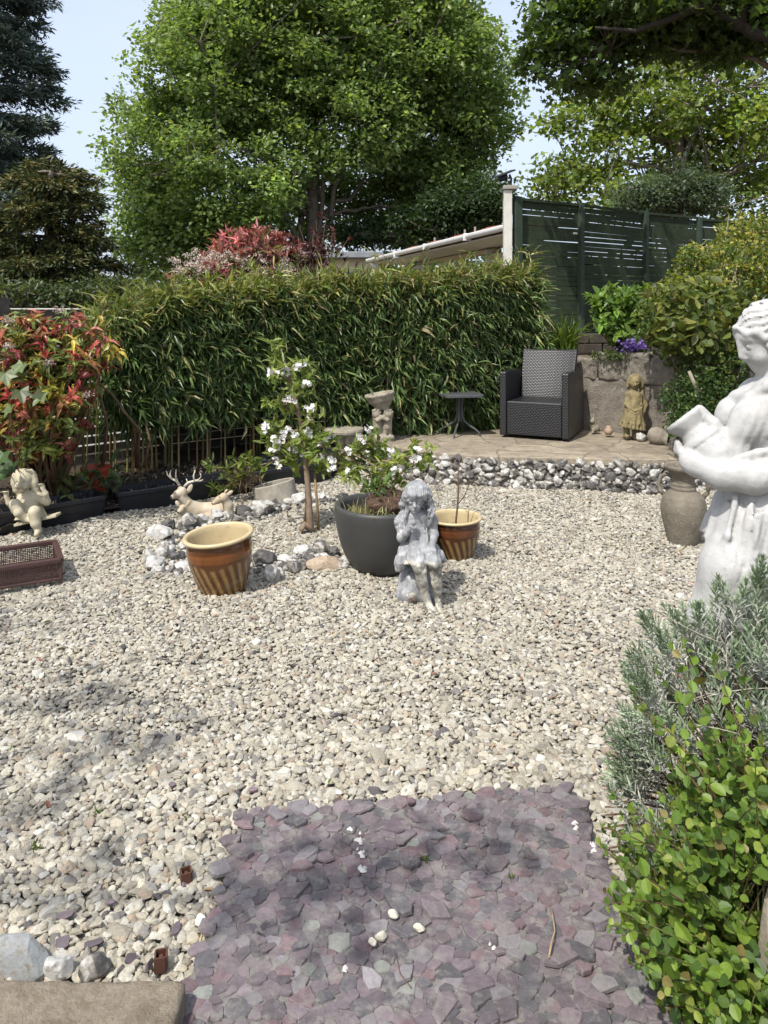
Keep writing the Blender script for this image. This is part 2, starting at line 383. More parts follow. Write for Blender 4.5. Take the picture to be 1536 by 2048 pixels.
# loose chippings: a bed of individual angular stones
r = rg(11); mb = MB()
bed = MB(); bx = np.linspace(-3.4, 3.6, 60); by = np.linspace(.9, 7.4, 56)
BX, BY = np.meshgrid(bx, by, indexing='ij'); BZ = .004 * np.sin(BX * 3.1 + 1) * np.sin(BY * 2.7) - .006
def gz(x, y): return .010 * np.sin(x * 3.1 + 1) * np.sin(y * 2.7) + .008 * np.sin(x * 7.3 + y * 5.1)
for (d0, d1, sub, dens, rad) in ((.95, 2.75, 2, 4000, .0119), (2.75, 4.6, 1, 4000, .0107), (4.6, 7.4, 1, 3300, .0107)):
    sp = 1 / math.sqrt(dens)
    yy = np.arange(d0, d1, sp); pts = []
    for y in yy:
        w = .60 * y + .45
        x = np.arange(-w, w, sp); pts.append(np.stack([x, np.full_like(x, y)], 1))
    p = np.concatenate(pts); p = p + r.uniform(-.55, .55, p.shape) * sp
    k = (p[:, 1] < ip(TRO, p[:, 0]) + .02) & (p[:, 1] < ip(WALL, p[:, 0]) + .02) & ~in_slab(p[:, 0], p[:, 1])
    k &= ~((p[:, 0] < -.40) & (p[:, 1] < 1.60))
    p = p[k]; n = len(p)
    V, F = ICO[sub]; nv = len(V)
    s = rad * np.exp(r.normal(0, .24, n)); s = np.where(r.random(n) < .04, s * 1.6, s)
    ax = np.stack([s * r.uniform(.95, 1.6, n), s * r.uniform(.75, 1.1, n), s * r.uniform(.42, .72, n)], 1)
    jit = 1 + r.normal(0, .17 if sub == 1 else .12, (n, nv))
    loc = V[None] * jit[..., None]
    if sub == 2:
        for _ in range(4):
            nn = rdir(r, n); q = np.einsum('nvk,nk->nv', loc, nn) - r.uniform(.55, .85, (n, 1)); loc = loc - np.maximum(q, 0)[..., None] * nn[:, None]
    loc = loc * ax[:, None]
    yaw = r.uniform(0, 6.28, n); tx = r.normal(0, .27, n); ty = r.normal(0, .27, n)
    cz, sz = np.cos(yaw), np.sin(yaw); cx_, sx = np.cos(tx), np.sin(tx); cy_, sy = np.cos(ty), np.sin(ty)
    Rz = np.zeros((n, 3, 3)); Rz[:, 0, 0] = cz; Rz[:, 0, 1] = -sz; Rz[:, 1, 0] = sz; Rz[:, 1, 1] = cz; Rz[:, 2, 2] = 1
    Rx = np.zeros((n, 3, 3)); Rx[:, 0, 0] = 1; Rx[:, 1, 1] = cx_; Rx[:, 1, 2] = -sx; Rx[:, 2, 1] = sx; Rx[:, 2, 2] = cx_
    Ry = np.zeros((n, 3, 3)); Ry[:, 1, 1] = 1; Ry[:, 0, 0] = cy_; Ry[:, 0, 2] = sy; Ry[:, 2, 0] = -sy; Ry[:, 2, 2] = cy_
    A = Rx @ Ry @ Rz
    loc = np.einsum('nij,nvj->nvi', A, loc)
    z = gz(p[:, 0], p[:, 1]) + r.uniform(-.005, .007, n)
    W = loc + np.stack([p[:, 0], p[:, 1], z], 1)[:, None]
    cols = palette(r, n, [(.33, .30, .235), (.362, .34, .283), (.272, .245, .195), (.225, .208, .177), (.16, .15, .136), (.41, .393, .345), (.285, .228, .172), (.085, .078, .079)],
                   [32, 26, 17, 10, 4, 8, 4, 1.0], .10)
    mb.add(W.reshape(-1, 3), (F[None] + (np.arange(n) * nv)[:, None, None]).reshape(-1, 3), np.repeat(cols, nv, 0))
M_gravel = vcol_mat('stone_chippings', .85, .25, .5, 260, .003, .22, 170)
tag(mb.build('gravel', M_gravel), 'pale beige stone chippings spread over the garden floor', 'gravel', kind='stuff')
ii = (np.arange(59)[:, None] * 56 + np.arange(55)[None]).ravel()
bed.add(np.stack([BX, BY, BZ - .012], -1).reshape(-1, 3), np.stack([ii, ii + 56, ii + 57, ii + 1], 1))
tag(bed.build('gravel_bed', mat('grit', (.26, .235, .19), (.36, .33, .27), 40, .95, .1, .8, .01, 120)), kind='structure')

# raised soil strip behind the troughs (under the bamboo)
sb = MB(); t = np.linspace(0, 1, 50); r = rg(12)
def along(line, t):
    L = np.concatenate([[0], np.cumsum(np.linalg.norm(np.diff(line, axis=0), axis=1))]); L /= L[-1]
    return np.stack([np.interp(t, L, line[:, i]) for i in range(line.shape[1])], 1)
fr = along(TRO, t); bk = along(BAM[:4], t) + np.array([-.7, 1.1])
rows = []
for q in np.linspace(0, 1, 14):
    pt = fr * (1 - q) + bk * q; z = .055 + .10 * min(q * 2, 1) + r.normal(0, .012, len(t)); rows.append(np.column_stack([pt, z]))
VV = np.stack(rows, 0); n1 = len(t); ii = (np.arange(13)[:, None] * n1 + np.arange(n1 - 1)[None]).ravel()
sb.add(VV.reshape(-1, 3), np.stack([ii, ii + 1, ii + n1 + 1, ii + n1], 1))
tag(sb.build('border_soil', mat('bark_mulch', (.04, .03, .023), (.11, .09, .07), 55, .95, .1, 1.0, .02, 90), smooth=True), kind='structure')
# bits of bark and dead leaf on the border
mm = MB(); n = 2600; q = r.random(n); tt = r.random(n)
pt = along(TRO, tt) * (1 - q)[:, None] + (along(BAM[:4], tt)) * q[:, None]
pos = np.column_stack([pt, .055 + .10 * np.minimum(q * 2, 1) * .9 + .018])
leaf_cloud(mm, r, pos, .032, .012, palette(r, n, [(.11, .085, .06), (.15, .12, .09), (.06, .045, .035), (.21, .18, .14)]), LEAF6, up=1.2, spread=1)
tag(mm.build('bark_litter', M_needle), 'brown bark and dead leaf litter on the border soil', 'litter', kind='stuff')

# patio: crazy paving top with a real front edge, retained by the flint wall
pf = WALL + np.array([0, .05]); ZP = .28
back = np.array([(-.15, 7.9), (.2, 8.4), (.7, 8.7), (1.4, 9.2), (2.0, 9.2), (2.6, 8.6), (2.9, 8.2), (3.2, 7.9), (3.5, 7.5)])
rows = []; r = rg(13); t = np.linspace(0, 1, 70); A_ = along(pf, t); B_ = along(back, t)
for q in np.linspace(0, 1, 40):
    pt = A_ * (1 - q) + B_ * q; rows.append(np.column_stack([pt, np.full(len(t), ZP) - (.012 if q == 0 else 0)]))
VV = np.stack(rows, 0); n1 = len(t); ii = (np.arange(39)[:, None] * n1 + np.arange(n1 - 1)[None]).ravel()
pm = MB(); pm.add(VV.reshape(-1, 3), np.stack([ii, ii + 1, ii + n1 + 1, ii + n1], 1))
lip = np.concatenate([VV[0], VV[0] - np.array([0, 0, .05])]); jj = np.arange(n1 - 1)
pm.add(lip, np.stack([jj, jj + n1, jj + n1 + 1, jj + 1], 1))
m, n, l, b = newmat('sandstone_paving'); co = n.new('ShaderNodeTexCoord').outputs['Object']
dn = nd(n, 'ShaderNodeVectorMath', operation='ADD'); tn = nd(n, 'ShaderNodeTexNoise', Scale=3.0, Detail=4); l.new(co, tn.inputs['Vector'])
sc_ = nd(n, 'ShaderNodeVectorMath', operation='SCALE'); l.new(tn.outputs['Color'], sc_.inputs[0]); sc_.inputs['Scale'].default_value = .22
l.new(co, dn.inputs[0]); l.new(sc_.outputs[0], dn.inputs[1])
vo = nd(n, 'ShaderNodeTexVoronoi', feature='DISTANCE_TO_EDGE', Scale=1.9); l.new(dn.outputs[0], vo.inputs['Vector'])
vc = nd(n, 'ShaderNodeTexVoronoi', feature='F1', Scale=1.9); l.new(dn.outputs[0], vc.inputs['Vector'])
base = ramp(n, l, noise(n, l, 9, 9, .7, co), [(.28, (.15, .128, .098)), (.5, (.27, .228, .17)), (.72, (.36, .312, .24))])
hs = nd(n, 'ShaderNodeSeparateColor'); l.new(vc.outputs['Color'], hs.inputs[0])
base = mix(n, l, 1.0, base, ramp(n, l, hs.outputs[0], [(0, .82), (1, 1.15)]), 'MULTIPLY')
mp_ = nd(n, 'ShaderNodeMapping', Scale=(2.2, 16, 1), Rotation=(0, 0, .12)); l.new(co, mp_.inputs[0]); base = mix(n, l, ramp(n, l, noise(n, l, 1.6, 8, .7, mp_.outputs[0], .8), [(.50, 0.0), (.64, .75)]), base, (.12, .10, .075))
base = mix(n, l, ramp(n, l, noise(n, l, 60, 5, .7, co), [(.55, 0.0), (.75, .7)]), base, (.14, .115, .085))
jt = ramp(n, l, vo.outputs['Distance'], [(.006, .75), (.022, 0.0)])
l.new(mix(n, l, jt, base, (.16, .13, .10)), b.inputs['Base Color']); b.inputs['Roughness'].default_value = .9; b.inputs['Specular IOR Level'].default_value = .2
hh = nd(n, 'ShaderNodeMath', operation='SUBTRACT'); l.new(noise(n, l, 30, 8, .7, co), hh.inputs[0]); l.new(jt, hh.inputs[1]); bump(n, l, hh.outputs[0], b, .8, .012)
M_pave = m
tag(pm.build('patio', M_pave), kind='structure')

# flint retaining wall: mortar core + flints set in its face
M_flint = vcol_mat('flint', .62, .35, .5, 90, .004, .25, 60)
# flint: white rind with dark grey glassy patches, by noise in object space
def flintmat(name, white=(.47, .46, .435), dark=(.075, .073, .073), mid=(.27, .245, .21), lo=.45, hi=.56, scale=11):
    m, n, l, b = newmat(name); co = n.new('ShaderNodeTexCoord').outputs['Object']
    at = nd(n, 'ShaderNodeAttribute', attribute_name='Col'); sep = nd(n, 'ShaderNodeSeparateColor'); l.new(at.outputs['Color'], sep.inputs[0])
    f = nd(n, 'ShaderNodeMath', operation='ADD'); l.new(noise(n, l, scale, 6, .62, co, .6), f.inputs[0]); l.new(sep.outputs[0], f.inputs[1])
    f2 = nd(n, 'ShaderNodeMath', operation='SUBTRACT'); l.new(f.outputs[0], f2.inputs[0]); f2.inputs[1].default_value = .5
    col = ramp(n, l, f2.outputs[0], [(lo - .06, white), (lo, tuple(.8 * v for v in white)), ((lo + hi) / 2, mid), (hi, dark)])
    dirt = ramp(n, l, noise(n, l, 45, 6, .7, co), [(.50, 0.0), (.66, .85)])
    col = mix(n, l, dirt, col, (.16, .135, .10)); l.new(col, b.inputs['Base Color'])
    b.inputs['Roughness'].default_value = .6; b.inputs['Specular IOR Level'].default_value = .35
    bump(n, l, noise(n, l, 55, 7, .65, co), b, .7, .008); return m
M_flint = flintmat('flint_rind')
wt = thing('flint_wall', 'low retaining wall of white and grey flints along the patio edge', 'wall', (1.2, 6.5, 0))
core = MB(); t = np.linspace(0, 1, 80); base_ = along(WALL, t)
r = rg(14); prof = [(0.02, -.03), (0.03, .05), (.05, .12), (.055, .19), (.06, .235), (.10, .245), (.2, .245)]
rows = [np.column_stack([base_ + np.array([0, o]), np.full(80, z)]) + r.normal(0, .006, (80, 3)) for o, z in prof]
VV = np.stack(rows, 0); ii = (np.arange(len(prof) - 1)[:, None] * 80 + np.arange(79)[None]).ravel()
core.add(VV.reshape(-1, 3), np.stack([ii, ii + 1, ii + 81, ii + 80], 1))
core.build('mortar', mat('lime_mortar', (.27, .245, .21), (.15, .13, .105), 18, .95, .15, 1.0, .02, 60), wt, smooth=True)
fl = MB(); Ltot = np.sum(np.linalg.norm(np.diff(WALL, axis=0), axis=1))
for row in range(7):
    x = r.uniform(0, .05)
    while x < Ltot:
        w = r.choice([.018, .024, .032, .042, .055]) * r.uniform(.85, 1.1); q = along(WALL, np.array([min(x / Ltot, 1)]))[0]
        z = .002 + row * .038 + r.uniform(-.015, .015); off = np.interp(z, [0, .22], [.025, .055])
        V, F = rock(r, (w, w * r.uniform(.55, .8), w * r.uniform(.55, .95)), 3, 11, .34)
        V = V @ rotm(r.uniform(-40, 40), r.uniform(-50, 50), r.uniform(-25, 25)).T + np.array([q[0], q[1] + off - .012 + r.uniform(-.014, .012), z])
        fl.add(V, F, (np.clip(r.normal(.49, .10), .3, .8), 0, 0)); x += w * r.uniform(1.25, 2.0)
fl.build('flint_facing', M_flint, wt)

# raised terrace behind the stone wall on the right, and its soil
ter = MB()
def slabpoly(mb, poly, z0, z1):
    poly = np.asarray(poly, float); k = len(poly); V = np.concatenate([np.column_stack([poly, np.full(k, z0)]), np.column_stack([poly, np.full(k, z1)])])
    mb.add(V, [(np.arange(k) + k)[None], np.stack([np.arange(k), (np.arange(k) + 1) % k, (np.arange(k) + 1) % k + k, np.arange(k) + k], 1)])
slabpoly(ter, [(2.12, 8.15), (2.5, 7.86), (2.82, 7.44), (3.1, 7.0), (3.6, 6.4), (4.2, 5.6), (9, 5.6), (14, 16), (1.6, 16), (1.6, 9.6), (1.95, 9.1)], 0, .98)
tag(ter.build('terrace', mat('terrace_soil', (.08, .06, .045), (.16, .125, .09), 12, .95, .1, .8, .02, 40)), kind='structure')
# ------------------------------------------------------------------ buildings and fences
M_white = mat('white_paint', (.62, .60, .54), (.52, .50, .44), 5, .5, .4, .15, .002, 80)
M_gutter = mat('white_gutter', (.80, .80, .78), (.72, .72, .70), 4, .4, .45)
M_cream = mat('cream_render', (.62, .55, .38), (.55, .48, .33), 5, .85, .2, .3, .004, 120)
M_fascia = mat('grey_fascia', (.23, .25, .27), (.18, .19, .21), 4, .5, .4)
M_glass = mat('dark_glass', (.015, .017, .02), (.03, .033, .036), 1.5, .08, .6)
M_tile = mat('red_roof_tiles', (.30, .115, .075), (.19, .075, .055), 7, .85, .2, .5, .01, 30)
M_dark = mat('opening_shade', (.012, .011, .01), (.02, .018, .016), 4, .9, .1)
M_greenwood = mat('green_stained_boards', (.046, .060, .036), (.027, .037, .022), 5, .9, .1, .5, .004, 60, spots=[((.034, .046, .026), 9, .55, .8)])
M_postgreen = mat('green_grey_post', (.052, .072, .052), (.036, .052, .036), 7, .85, .15, .4, .004, 60)
M_darkwood = mat('dark_weathered_boards', (.032, .027, .024), (.060, .052, .047), 8, .8, .25, .5, .003, 70)
M_concrete = mat('concrete_weathered', (.34, .32, .28), (.23, .215, .185), 9, .9, .2, .6, .006, 80)

# bungalow behind the fence post: eave, gutter, soffit, wall with a dark opening
A0 = np.array([1.95, 11.9, 2.86]); B0 = np.array([-.26, 19.3, 2.86]); u = nrm(B0 - A0); side = np.array([u[1], -u[0], 0.0])   # side points away from the garden (to the right/back)
bt = thing('bungalow', 'cream bungalow with a red tiled roof and white gutter behind the bamboo', 'house', (1.5, 15, 0))
def along_u(s, o, z): return np.array([A0[0], A0[1], 0]) + u * s + side * o + np.array([0, 0, z])
L_ = np.linalg.norm(B0 - A0)
w = MB()
w.beam(along_u(6.0, .75, 1.35), along_u(7.2, .75, 1.35), .2, 2.7)          # wall far part
w.beam(along_u(-.4, .75, 1.3), along_u(1.95, .75, 1.3), .2, 2.6)
w.beam(along_u(6.0, .75, 2.68), along_u(1.95, .75, 2.68), .18, .08)
w.beam(along_u(7.15, .75, 1.3), along_u(7.15, 4.6, 1.3), .2, 2.4)
w.build('wall', M_cream, bt)
pl = MB(); pl.beam(along_u(2.1, .7, 0), along_u(2.1, .7, 2.7), .2, .2); pl.build('pillar', M_white, bt)
op = MB(); op.beam(along_u(.1, 1.6, 1.3), along_u(6.9, 1.6, 1.3), .05, 2.3); op.build('opening_shade_sheet', M_dark, bt)  # near-black sheet standing in for the shade inside the opening
sf = MB(); V = [along_u(-.6, -.02, 2.76), along_u(L_, -.02, 2.76), along_u(L_, .9, 2.735), along_u(-.6, .9, 2.735)]
V2 = [v + np.array([0, 0, .03]) for v in V]
sf.add(np.array(V + V2), np.array([[0, 1, 2, 3], [7, 6, 5, 4], [0, 4, 5, 1], [1, 5, 6, 2], [2, 6, 7, 3], [3, 7, 4, 0]])); sf.build('soffit', mat('soffit_paint', (.70, .67, .60), (.62, .59, .52), 4, .7, .3), bt)
rf = MB()
for k in range(5):      # overlapping courses of tiles rising from the eave
    o0, o1 = -.06 + k * .32, .30 + k * .32; z0, z1 = 2.90 + k * .03, 2.93 + k * .03
    nT = 46; sx = np.linspace(-.2, L_ + .1, nT)
    for a_, b_ in zip(sx[:-1], sx[1:]):
        zz = .012 * math.sin(a_ * 40)
        q = [along_u(a_, o0, z0 + zz), along_u(b_ - .01, o0, z0 + zz), along_u(b_ - .01, o1, z1), along_u(a_, o1, z1)]
        q2 = [v + np.array([0, 0, .03]) for v in q]
        rf.add(np.array(q + q2), np.array([[0, 1, 2, 3], [7, 6, 5, 4], [0, 4, 5, 1], [1, 5, 6, 2], [2, 6, 7, 3], [3, 7, 4, 0]]))
rf_o = rf.build('roof', M_tile, bt)
gt = MB(); th = np.linspace(math.pi, 2 * math.pi, 9)
pr = [(-.06 + .062 * math.cos(a), .03 + .07 * math.sin(a)) for a in th] + [(.0, .05), (-.12, .05)]
for a_, b_ in ((-.5, L_ + .15),):
    k = len(pr); V = np.array([along_u(s, -.06 + o, 2.84 + z) for s in (a_, b_) for o, z in pr])
    gt.add(V, [np.stack([np.arange(k), (np.arange(k) + 1) % k, (np.arange(k) + 1) % k + k, np.arange(k) + k], 1), np.arange(k)[None], (np.arange(k)[::-1] + k)[None]])
for s in (1.3, 3.4, 5.4): gt.beam(along_u(s, -.12, 2.845), along_u(s + .05, -.12, 2.845), .135, .125)
gt.build('gutter', M_gutter, bt)
dp = MB(); dp.tube([along_u(L_ - .1, -.1, 2.80), along_u(L_ - .12, .05, 2.62), along_u(L_ - .15, .45, 2.5), along_u(L_ - .15, .5, .2)], .05, 10); dp.build('downpipe', M_gutter, bt, smooth=True)
fl_ = MB()
for s in (2.4, 2.9, 4.6):
    fl_ = MB(); fl_.tube([along_u(s, .5, 2.9), along_u(s, .5, 3.16)], .022, 8); fl_.build('vent_pipe', M_concrete, bt)
cl = MB(); nx_ = 30; xs_ = np.linspace(5.6, 7.1, nx_); rows = []
for j in range(8): rows.append(np.array([along_u(s, .58 + .05 * math.sin(s * 9 + j * .3), 2.60 - j * .12 - .03 * math.sin(s * 4)) for s in xs_]))
VV = np.stack(rows); ii = (np.arange(7)[:, None] * nx_ + np.arange(nx_ - 1)[None]).ravel(); cl.add(VV.reshape(-1, 3), np.stack([ii, ii + 1, ii + nx_ + 1, ii + nx_], 1))
tag(cl.build('sheet', M_white), 'white sheet hung under the far end of the bungalow gutter', 'sheet')
bpy.data.objects['sheet'].modifiers.new('t', 'SOLIDIFY').thickness = .004

# flat roofed annexe
a0 = P(540, 545, 20.5); a1 = P(756, 545, 20.5)
ft = thing('flat_roofed_annexe', 'cream flat roofed annexe with a grey fascia behind the red shrub', 'building', (a0[0], 20.5, 0))
x0, x1 = a0[0], a1[0]; m_ = MB(); m_.box(((x0 + x1) / 2, 22.5, 1.5), (x1 - x0, 4, 3.0)); m_.build('wall', M_cream, ft)
m_ = MB(); m_.box(((x0 + x1) / 2, 22.4, 3.07), (x1 - x0 + .3, 4.4, .17)); bev(m_.build('roof', M_fascia, ft), .02)
for (pa, pb) in ((584, 622), (690, 740)):
    wx0, wx1 = P(pa, 0, 20.5)[0], P(pb, 0, 20.5)[0]; m_ = MB(); m_.box(((wx0 + wx1) / 2, 20.48, 2.35), (wx1 - wx0, .08, .55))
    wo = m_.build('window', M_fascia, ft); m_ = MB(); m_.box(((wx0 + wx1) / 2, 20.43, 2.35), (wx1 - wx0 - .12, .02, .43)); m_.build('pane', M_glass, wo)
# gable glimpsed left of the red shrub
gt_ = thing('distant_gable', 'small grey gable roof glimpsed left of the red shrub', 'building', P(400, 560, 26) * np.array([1, 1, 0]))
q = P(405, 545, 26); m_ = MB(); m_.box((q[0] + .4, 27.6, 1.4), (1.3, 3, 2.8)); m_.build('wall', M_cream, gt_)
m_ = MB(); zr = 3.25
m_.beam((q[0] - .5, 27.5, 2.75), (q[0] + .42, 27.5, zr), 3.4, .08); m_.beam((q[0] + .42, 27.5, zr + .005), (q[0] + 1.4, 27.5, 2.75), 3.4, .08); m_.build('roof', M_fascia, gt_)

# garden shed with a pale flat roof edge, left
st = thing('garden_shed', 'dark grey shed with a pale roof edge behind the left photinia', 'shed', (-5.2, 9, 0))
m_ = MB(); m_.box((-5.3, 9.6, .74), (5.4, 2.4, 1.48)); m_.build('wall', mat('pale_shed_boards', (.50, .49, .46), (.40, .39, .37), 4, .8, .2), st)
m_ = MB(); m_.box((-5.3, 9.5, 1.535), (5.7, 2.75, .045)); bev(m_.build('roof', mat('grey_felt', (.30, .30, .31), (.22, .22, .23), 5, .8), st), .008)
m_ = MB(); m_.box((-5.3, 8.11, 1.555), (5.7, .03, .05)); m_.build('roof_trim', M_white, st)

# dark slatted fence behind the bamboo
FB = BAM + np.array([-.33, .52]); FB[0] = (-4.3, 5.3)
ft2 = thing('slatted_fence', 'dark horizontally slatted fence behind the bamboo and photinia', 'fence', (-1.5, 7.5, 0))
segs = np.concatenate([[0], np.cumsum(np.linalg.norm(np.diff(FB, axis=0), axis=1))]); nbay = 5
for k in range(nbay):
    p0 = along(FB, np.array([k / nbay]))[0]; p1 = along(FB, np.array([(k + 1) / nbay]))[0]; m_ = MB()
    for j in range(18):
        z = .12 + j * .083
        m_.beam((p0[0], p0[1], z), (p1[0], p1[1], z), .018, .066 if k < 2 else .075)
    m_.build('slat_panel', M_darkwood, ft2)
for k in range(nbay + 1):
    p0 = along(FB, np.array([k / nbay]))[0]; m_ = MB(); m_.box((p0[0] + .03, p0[1] + .05, .83), (.08, .08, 1.66), rz=R(40)); m_.build('post', M_darkwood, ft2)

# tall green slatted fence on the terrace
gp = [(1.93, 11.0), (3.05, 11.65), (4.38, 12.6), (5.55, 13.25), (8.2, 14.6)]; tops = [3.19, 3.19, 3.19, 3.17, 3.15]
gf = thing('green_fence', 'tall dark green fence of horizontal slats above the armchair', 'fence', (3.5, 12, .98))
r = rg(21)
for k in range(4):
    (xa, ya), (xb, yb) = gp[k], gp[k + 1]; m_ = MB(); zt = tops[k]; z = 1.04
    while z < zt - .04:
        h = r.uniform(.062, .076); gap = r.uniform(.002, .007) if r.random() < .75 else r.uniform(.005, .010)
        if k in (1, 2) and 2.3 < z < 2.75: gap = r.uniform(.004, .012)
        t_ = r.normal(0, .004, 2); m_.beam((xa, ya, z + h / 2 + t_[0]), (xb, yb, z + h / 2 + t_[1]), .018, h); z += h + gap
    m_.beam((xa, ya - .02, zt), (xb, yb - .02, zt), .05, .04)
    m_.build('slat_panel', M_greenwood, gf)
for k in range(5):
    x_, y_ = gp[k]; m_ = MB(); hw = .13 if k == 0 else .075
    m_.box((x_ + (0 if k else .02), y_ - .05, (1.0 + tops[k] + .03) / 2), (hw, .08, tops[k] + .03 - 1.0), rz=R(30)); bev(m_.build('post', M_postgreen, gf), .006)
# low block wall under it
lb = thing('low_block_wall', 'low brown block wall at the foot of the green fence', 'wall', (2.6, 10.2, .98))
r = rg(22); m_ = MB()
for c in range(2):
    for k in range(7):
        a = np.array([2.3 + k * .36 + c * .17, 9.75 + k * .12 + c * .055, 1.06 + c * .13]); m_.box(a, (.35, .2, .12), rz=R(18), )
bev(m_.build('blocks', mat('brown_block', (.085, .07, .056), (.05, .042, .035), 9, .9, .2, .6, .008, 50), lb), .008)

# white rendered post at the end of the fence with a security lamp on it
wp = thing('white_post', 'tall white painted post with a concrete cap at the end of the green fence', 'post', (1.80, 10.9, 0))
m_ = MB(); m_.box((1.795, 10.9, 1.65), (.115, .13, 3.30)); bev(m_.build('shaft', M_white, wp), .006)
m_ = MB(); m_.box((1.825, 10.9, 3.335), (.21, .2, .06)); bev(m_.build('cap', M_concrete, wp), .008)
M_black = mat('black_plastic', (.018, .018, .02), (.03, .03, .033), 8, .4, .4)
sl = thing('security_floodlight', 'small black floodlight with a panel on top of the white post', 'floodlight', (1.82, 10.9, 3.365))
m_ = MB(); m_.tube([(1.84, 10.9, 3.365), (1.85, 10.9, 3.47), (1.82, 10.88, 3.53)], .016, 8); m_.box((1.84, 10.9, 3.372), (.07, .07, .014)); m_.build('bracket', M_black, sl, smooth=False)
m_ = MB(); m_.box((1.74, 10.84, 3.535), (.30, .16, .022), rot=rotm(8, -22, 12)); bev(m_.build('panel', M_black, sl), .005)
m_ = MB(); m_.box((1.72, 10.84, 3.475), (.13, .10, .06), rot=rotm(-25, -12, 0)); bev(m_.build('lamp_head', M_black, sl), .008)
# ------------------------------------------------------------------ trees
def bez(a, c, b, n):
    t = np.linspace(0, 1, n)[:, None]; return (1 - t) ** 2 * a + 2 * t * (1 - t) * c + t ** 2 * b
def tree(name, label, base, top, r0, blobs, nclump, nleaf, L, W, cols, seed, T=LEAF4, wts=None, shell=.3, sig=.34, limbs=12, fork=.18, m=None, cat='tree', out=.5, trunk=True, up=.6, flat=.6, twr=1.0, jit=.2, droop=.25, barkm=None, group=None):
    r = rg(seed); base = np.asarray(base, float); top = np.asarray(top, float)
    o = thing(name, label, cat, base, group=group)
    C = np.array([P(*b[:3]) for b in blobs]); RD = np.array([(b[3] * b[2] / FPX, b[5], b[4] * b[2] / FPX) for b in blobs])
    vol = RD.prod(1) ** .8; k = r.choice(len(blobs), nclump, p=vol / vol.sum())
    d = rdir(r, nclump); cp = C[k] + d * RD[k] * (r.random(nclump) ** shell)[:, None]
    cp = cp[cp[:, 2] > base[2] + .2]; nclump = len(cp)
    tb = MB(); S = []
    ax = bez(base, (base + top) / 2 + r.normal(0, .15, 3) * [1, 1, 0], top, 12); tr = r0 * (1 - np.linspace(0, 1, 12) ** 1.2 * .88); tr[0] *= 1.25
    tb.tube(ax, tr, 12); S += list(ax[3:])
    H = np.linalg.norm(top - base)
    idx = r.choice(nclump, min(limbs, nclump), replace=False)
    for i in idx:
        tt = r.uniform(fork, .8); a = ax[0] + (ax[-1] - ax[0]) * 0; a = np.array([np.interp(tt, np.linspace(0, 1, 12), ax[:, j]) for j in range(3)])
        e = cp[i]; c = a + (e - a) * .45 + np.array([0, 0, .12 * np.linalg.norm(e - a)]); p = bez(a, c, e, 12)
        p[1:-1] += r.normal(0, .015 * np.linalg.norm(e - a), (10, 3)); rr = r0 * (1 - tt * .7) * .42
        tb.tube(p, np.linspace(rr, .018 * twr, 12), 7); S += list(p[2:])
        for q in range(3):
            s = p[r.integers(4, 10)]; j = np.argmin(np.linalg.norm(cp - (s + r.normal(0, .25 * H * .3, 3)), axis=1)); e2 = cp[j]
            pp = bez(s, (s + e2) / 2 + r.normal(0, .1, 3), e2, 8); tb.tube(pp, np.linspace(rr * .4, .012 * twr, 8), 5); S += list(pp[2:])
    S = np.array(S)
    tw = r.choice(nclump, min(nclump, 650), replace=False)
    for i in tw:
        j = np.argmin(np.linalg.norm(S - cp[i], axis=1)); s = S[j]
        tb.tube(bez(s, (s + cp[i]) / 2 + r.normal(0, .08, 3), cp[i], 5), np.linspace(.022, .007, 5) * twr, 4, cap=False)
    tb.build('trunk', barkm or M_bark, o, smooth=True)
    lb = MB(); nl = nclump * nleaf
    ci = np.repeat(np.arange(nclump), nleaf); off = np.clip(r.normal(0, 1, (nl, 3)), -1.7, 1.7) * sig * np.array([1, 1, flat]) * np.exp(r.normal(0, .25, nclump))[ci][:, None]
    pos = cp[ci] + off
    kk = k[:nclump] if len(k) == nclump else r.choice(len(blobs), nclump)
    colr = palette(r, nl, cols, wts, jit) * np.exp(r.normal(0, .16, nclump))[ci][:, None]
    cen = C.mean(0)
    leaf_cloud(lb, r, pos, L, W, colr, T, up=up, droop=droop, out=nrm(off) * out)
    lb.build('crown', m or M_leaf, o); return o

maple = [(.18, .26, .090), (.23, .31, .105), (.135, .205, .072), (.29, .35, .13)]
D1 = 24
tree('maple_tree', 'large spreading maple in full green leaf, tallest tree behind the bungalow', P(622, 560, D1) * [1, 1, 0], P(640, -60, D1), .27,
     [(560, 60, D1, 240, 230, 3.6), (420, 160, D1 - 1, 140, 150, 2.6), (330, 300, D1, 110, 140, 2.4), (310, 420, D1 - .5, 80, 130, 2.2), (360, 490, D1 - 1, 110, 80, 2.0),
      (480, 330, D1 - 2, 140, 150, 2.0), (760, 90, D1, 220, 170, 3.2), (900, 150, D1, 120, 120, 2.4), (960, 230, D1, 95, 60, 1.8), (850, 280, D1 + 1, 150, 90, 2.2),
      (700, 240, D1 - 1.5, 150, 110, 1.6), (900, 340, D1 + .5, 110, 60, 1.6), (480, 470, D1 - 1, 90, 70, 1.8), (470, 30, D1 + 1, 150, 150, 3), (820, 20, D1, 120, 120, 2.4), (760, 400, D1 + 2, 120, 50, 1.2), (560, 420, D1 + 1.5, 90, 70, 1.6), (690, 370, D1 + 2, 90, 60, 1.5), (840, 380, D1 + 1.5, 120, 70, 1.5), (720, 465, D1 + 3, 130, 22, 1.4), (450, 520, D1, 90, 40, 1.4)],
     3000, 72, .132, .118, maple, 31, LEAF4, [4, 3, 3, 1.2], shell=.30, sig=.27, up=1.1, limbs=34, fork=.13, twr=1.2)
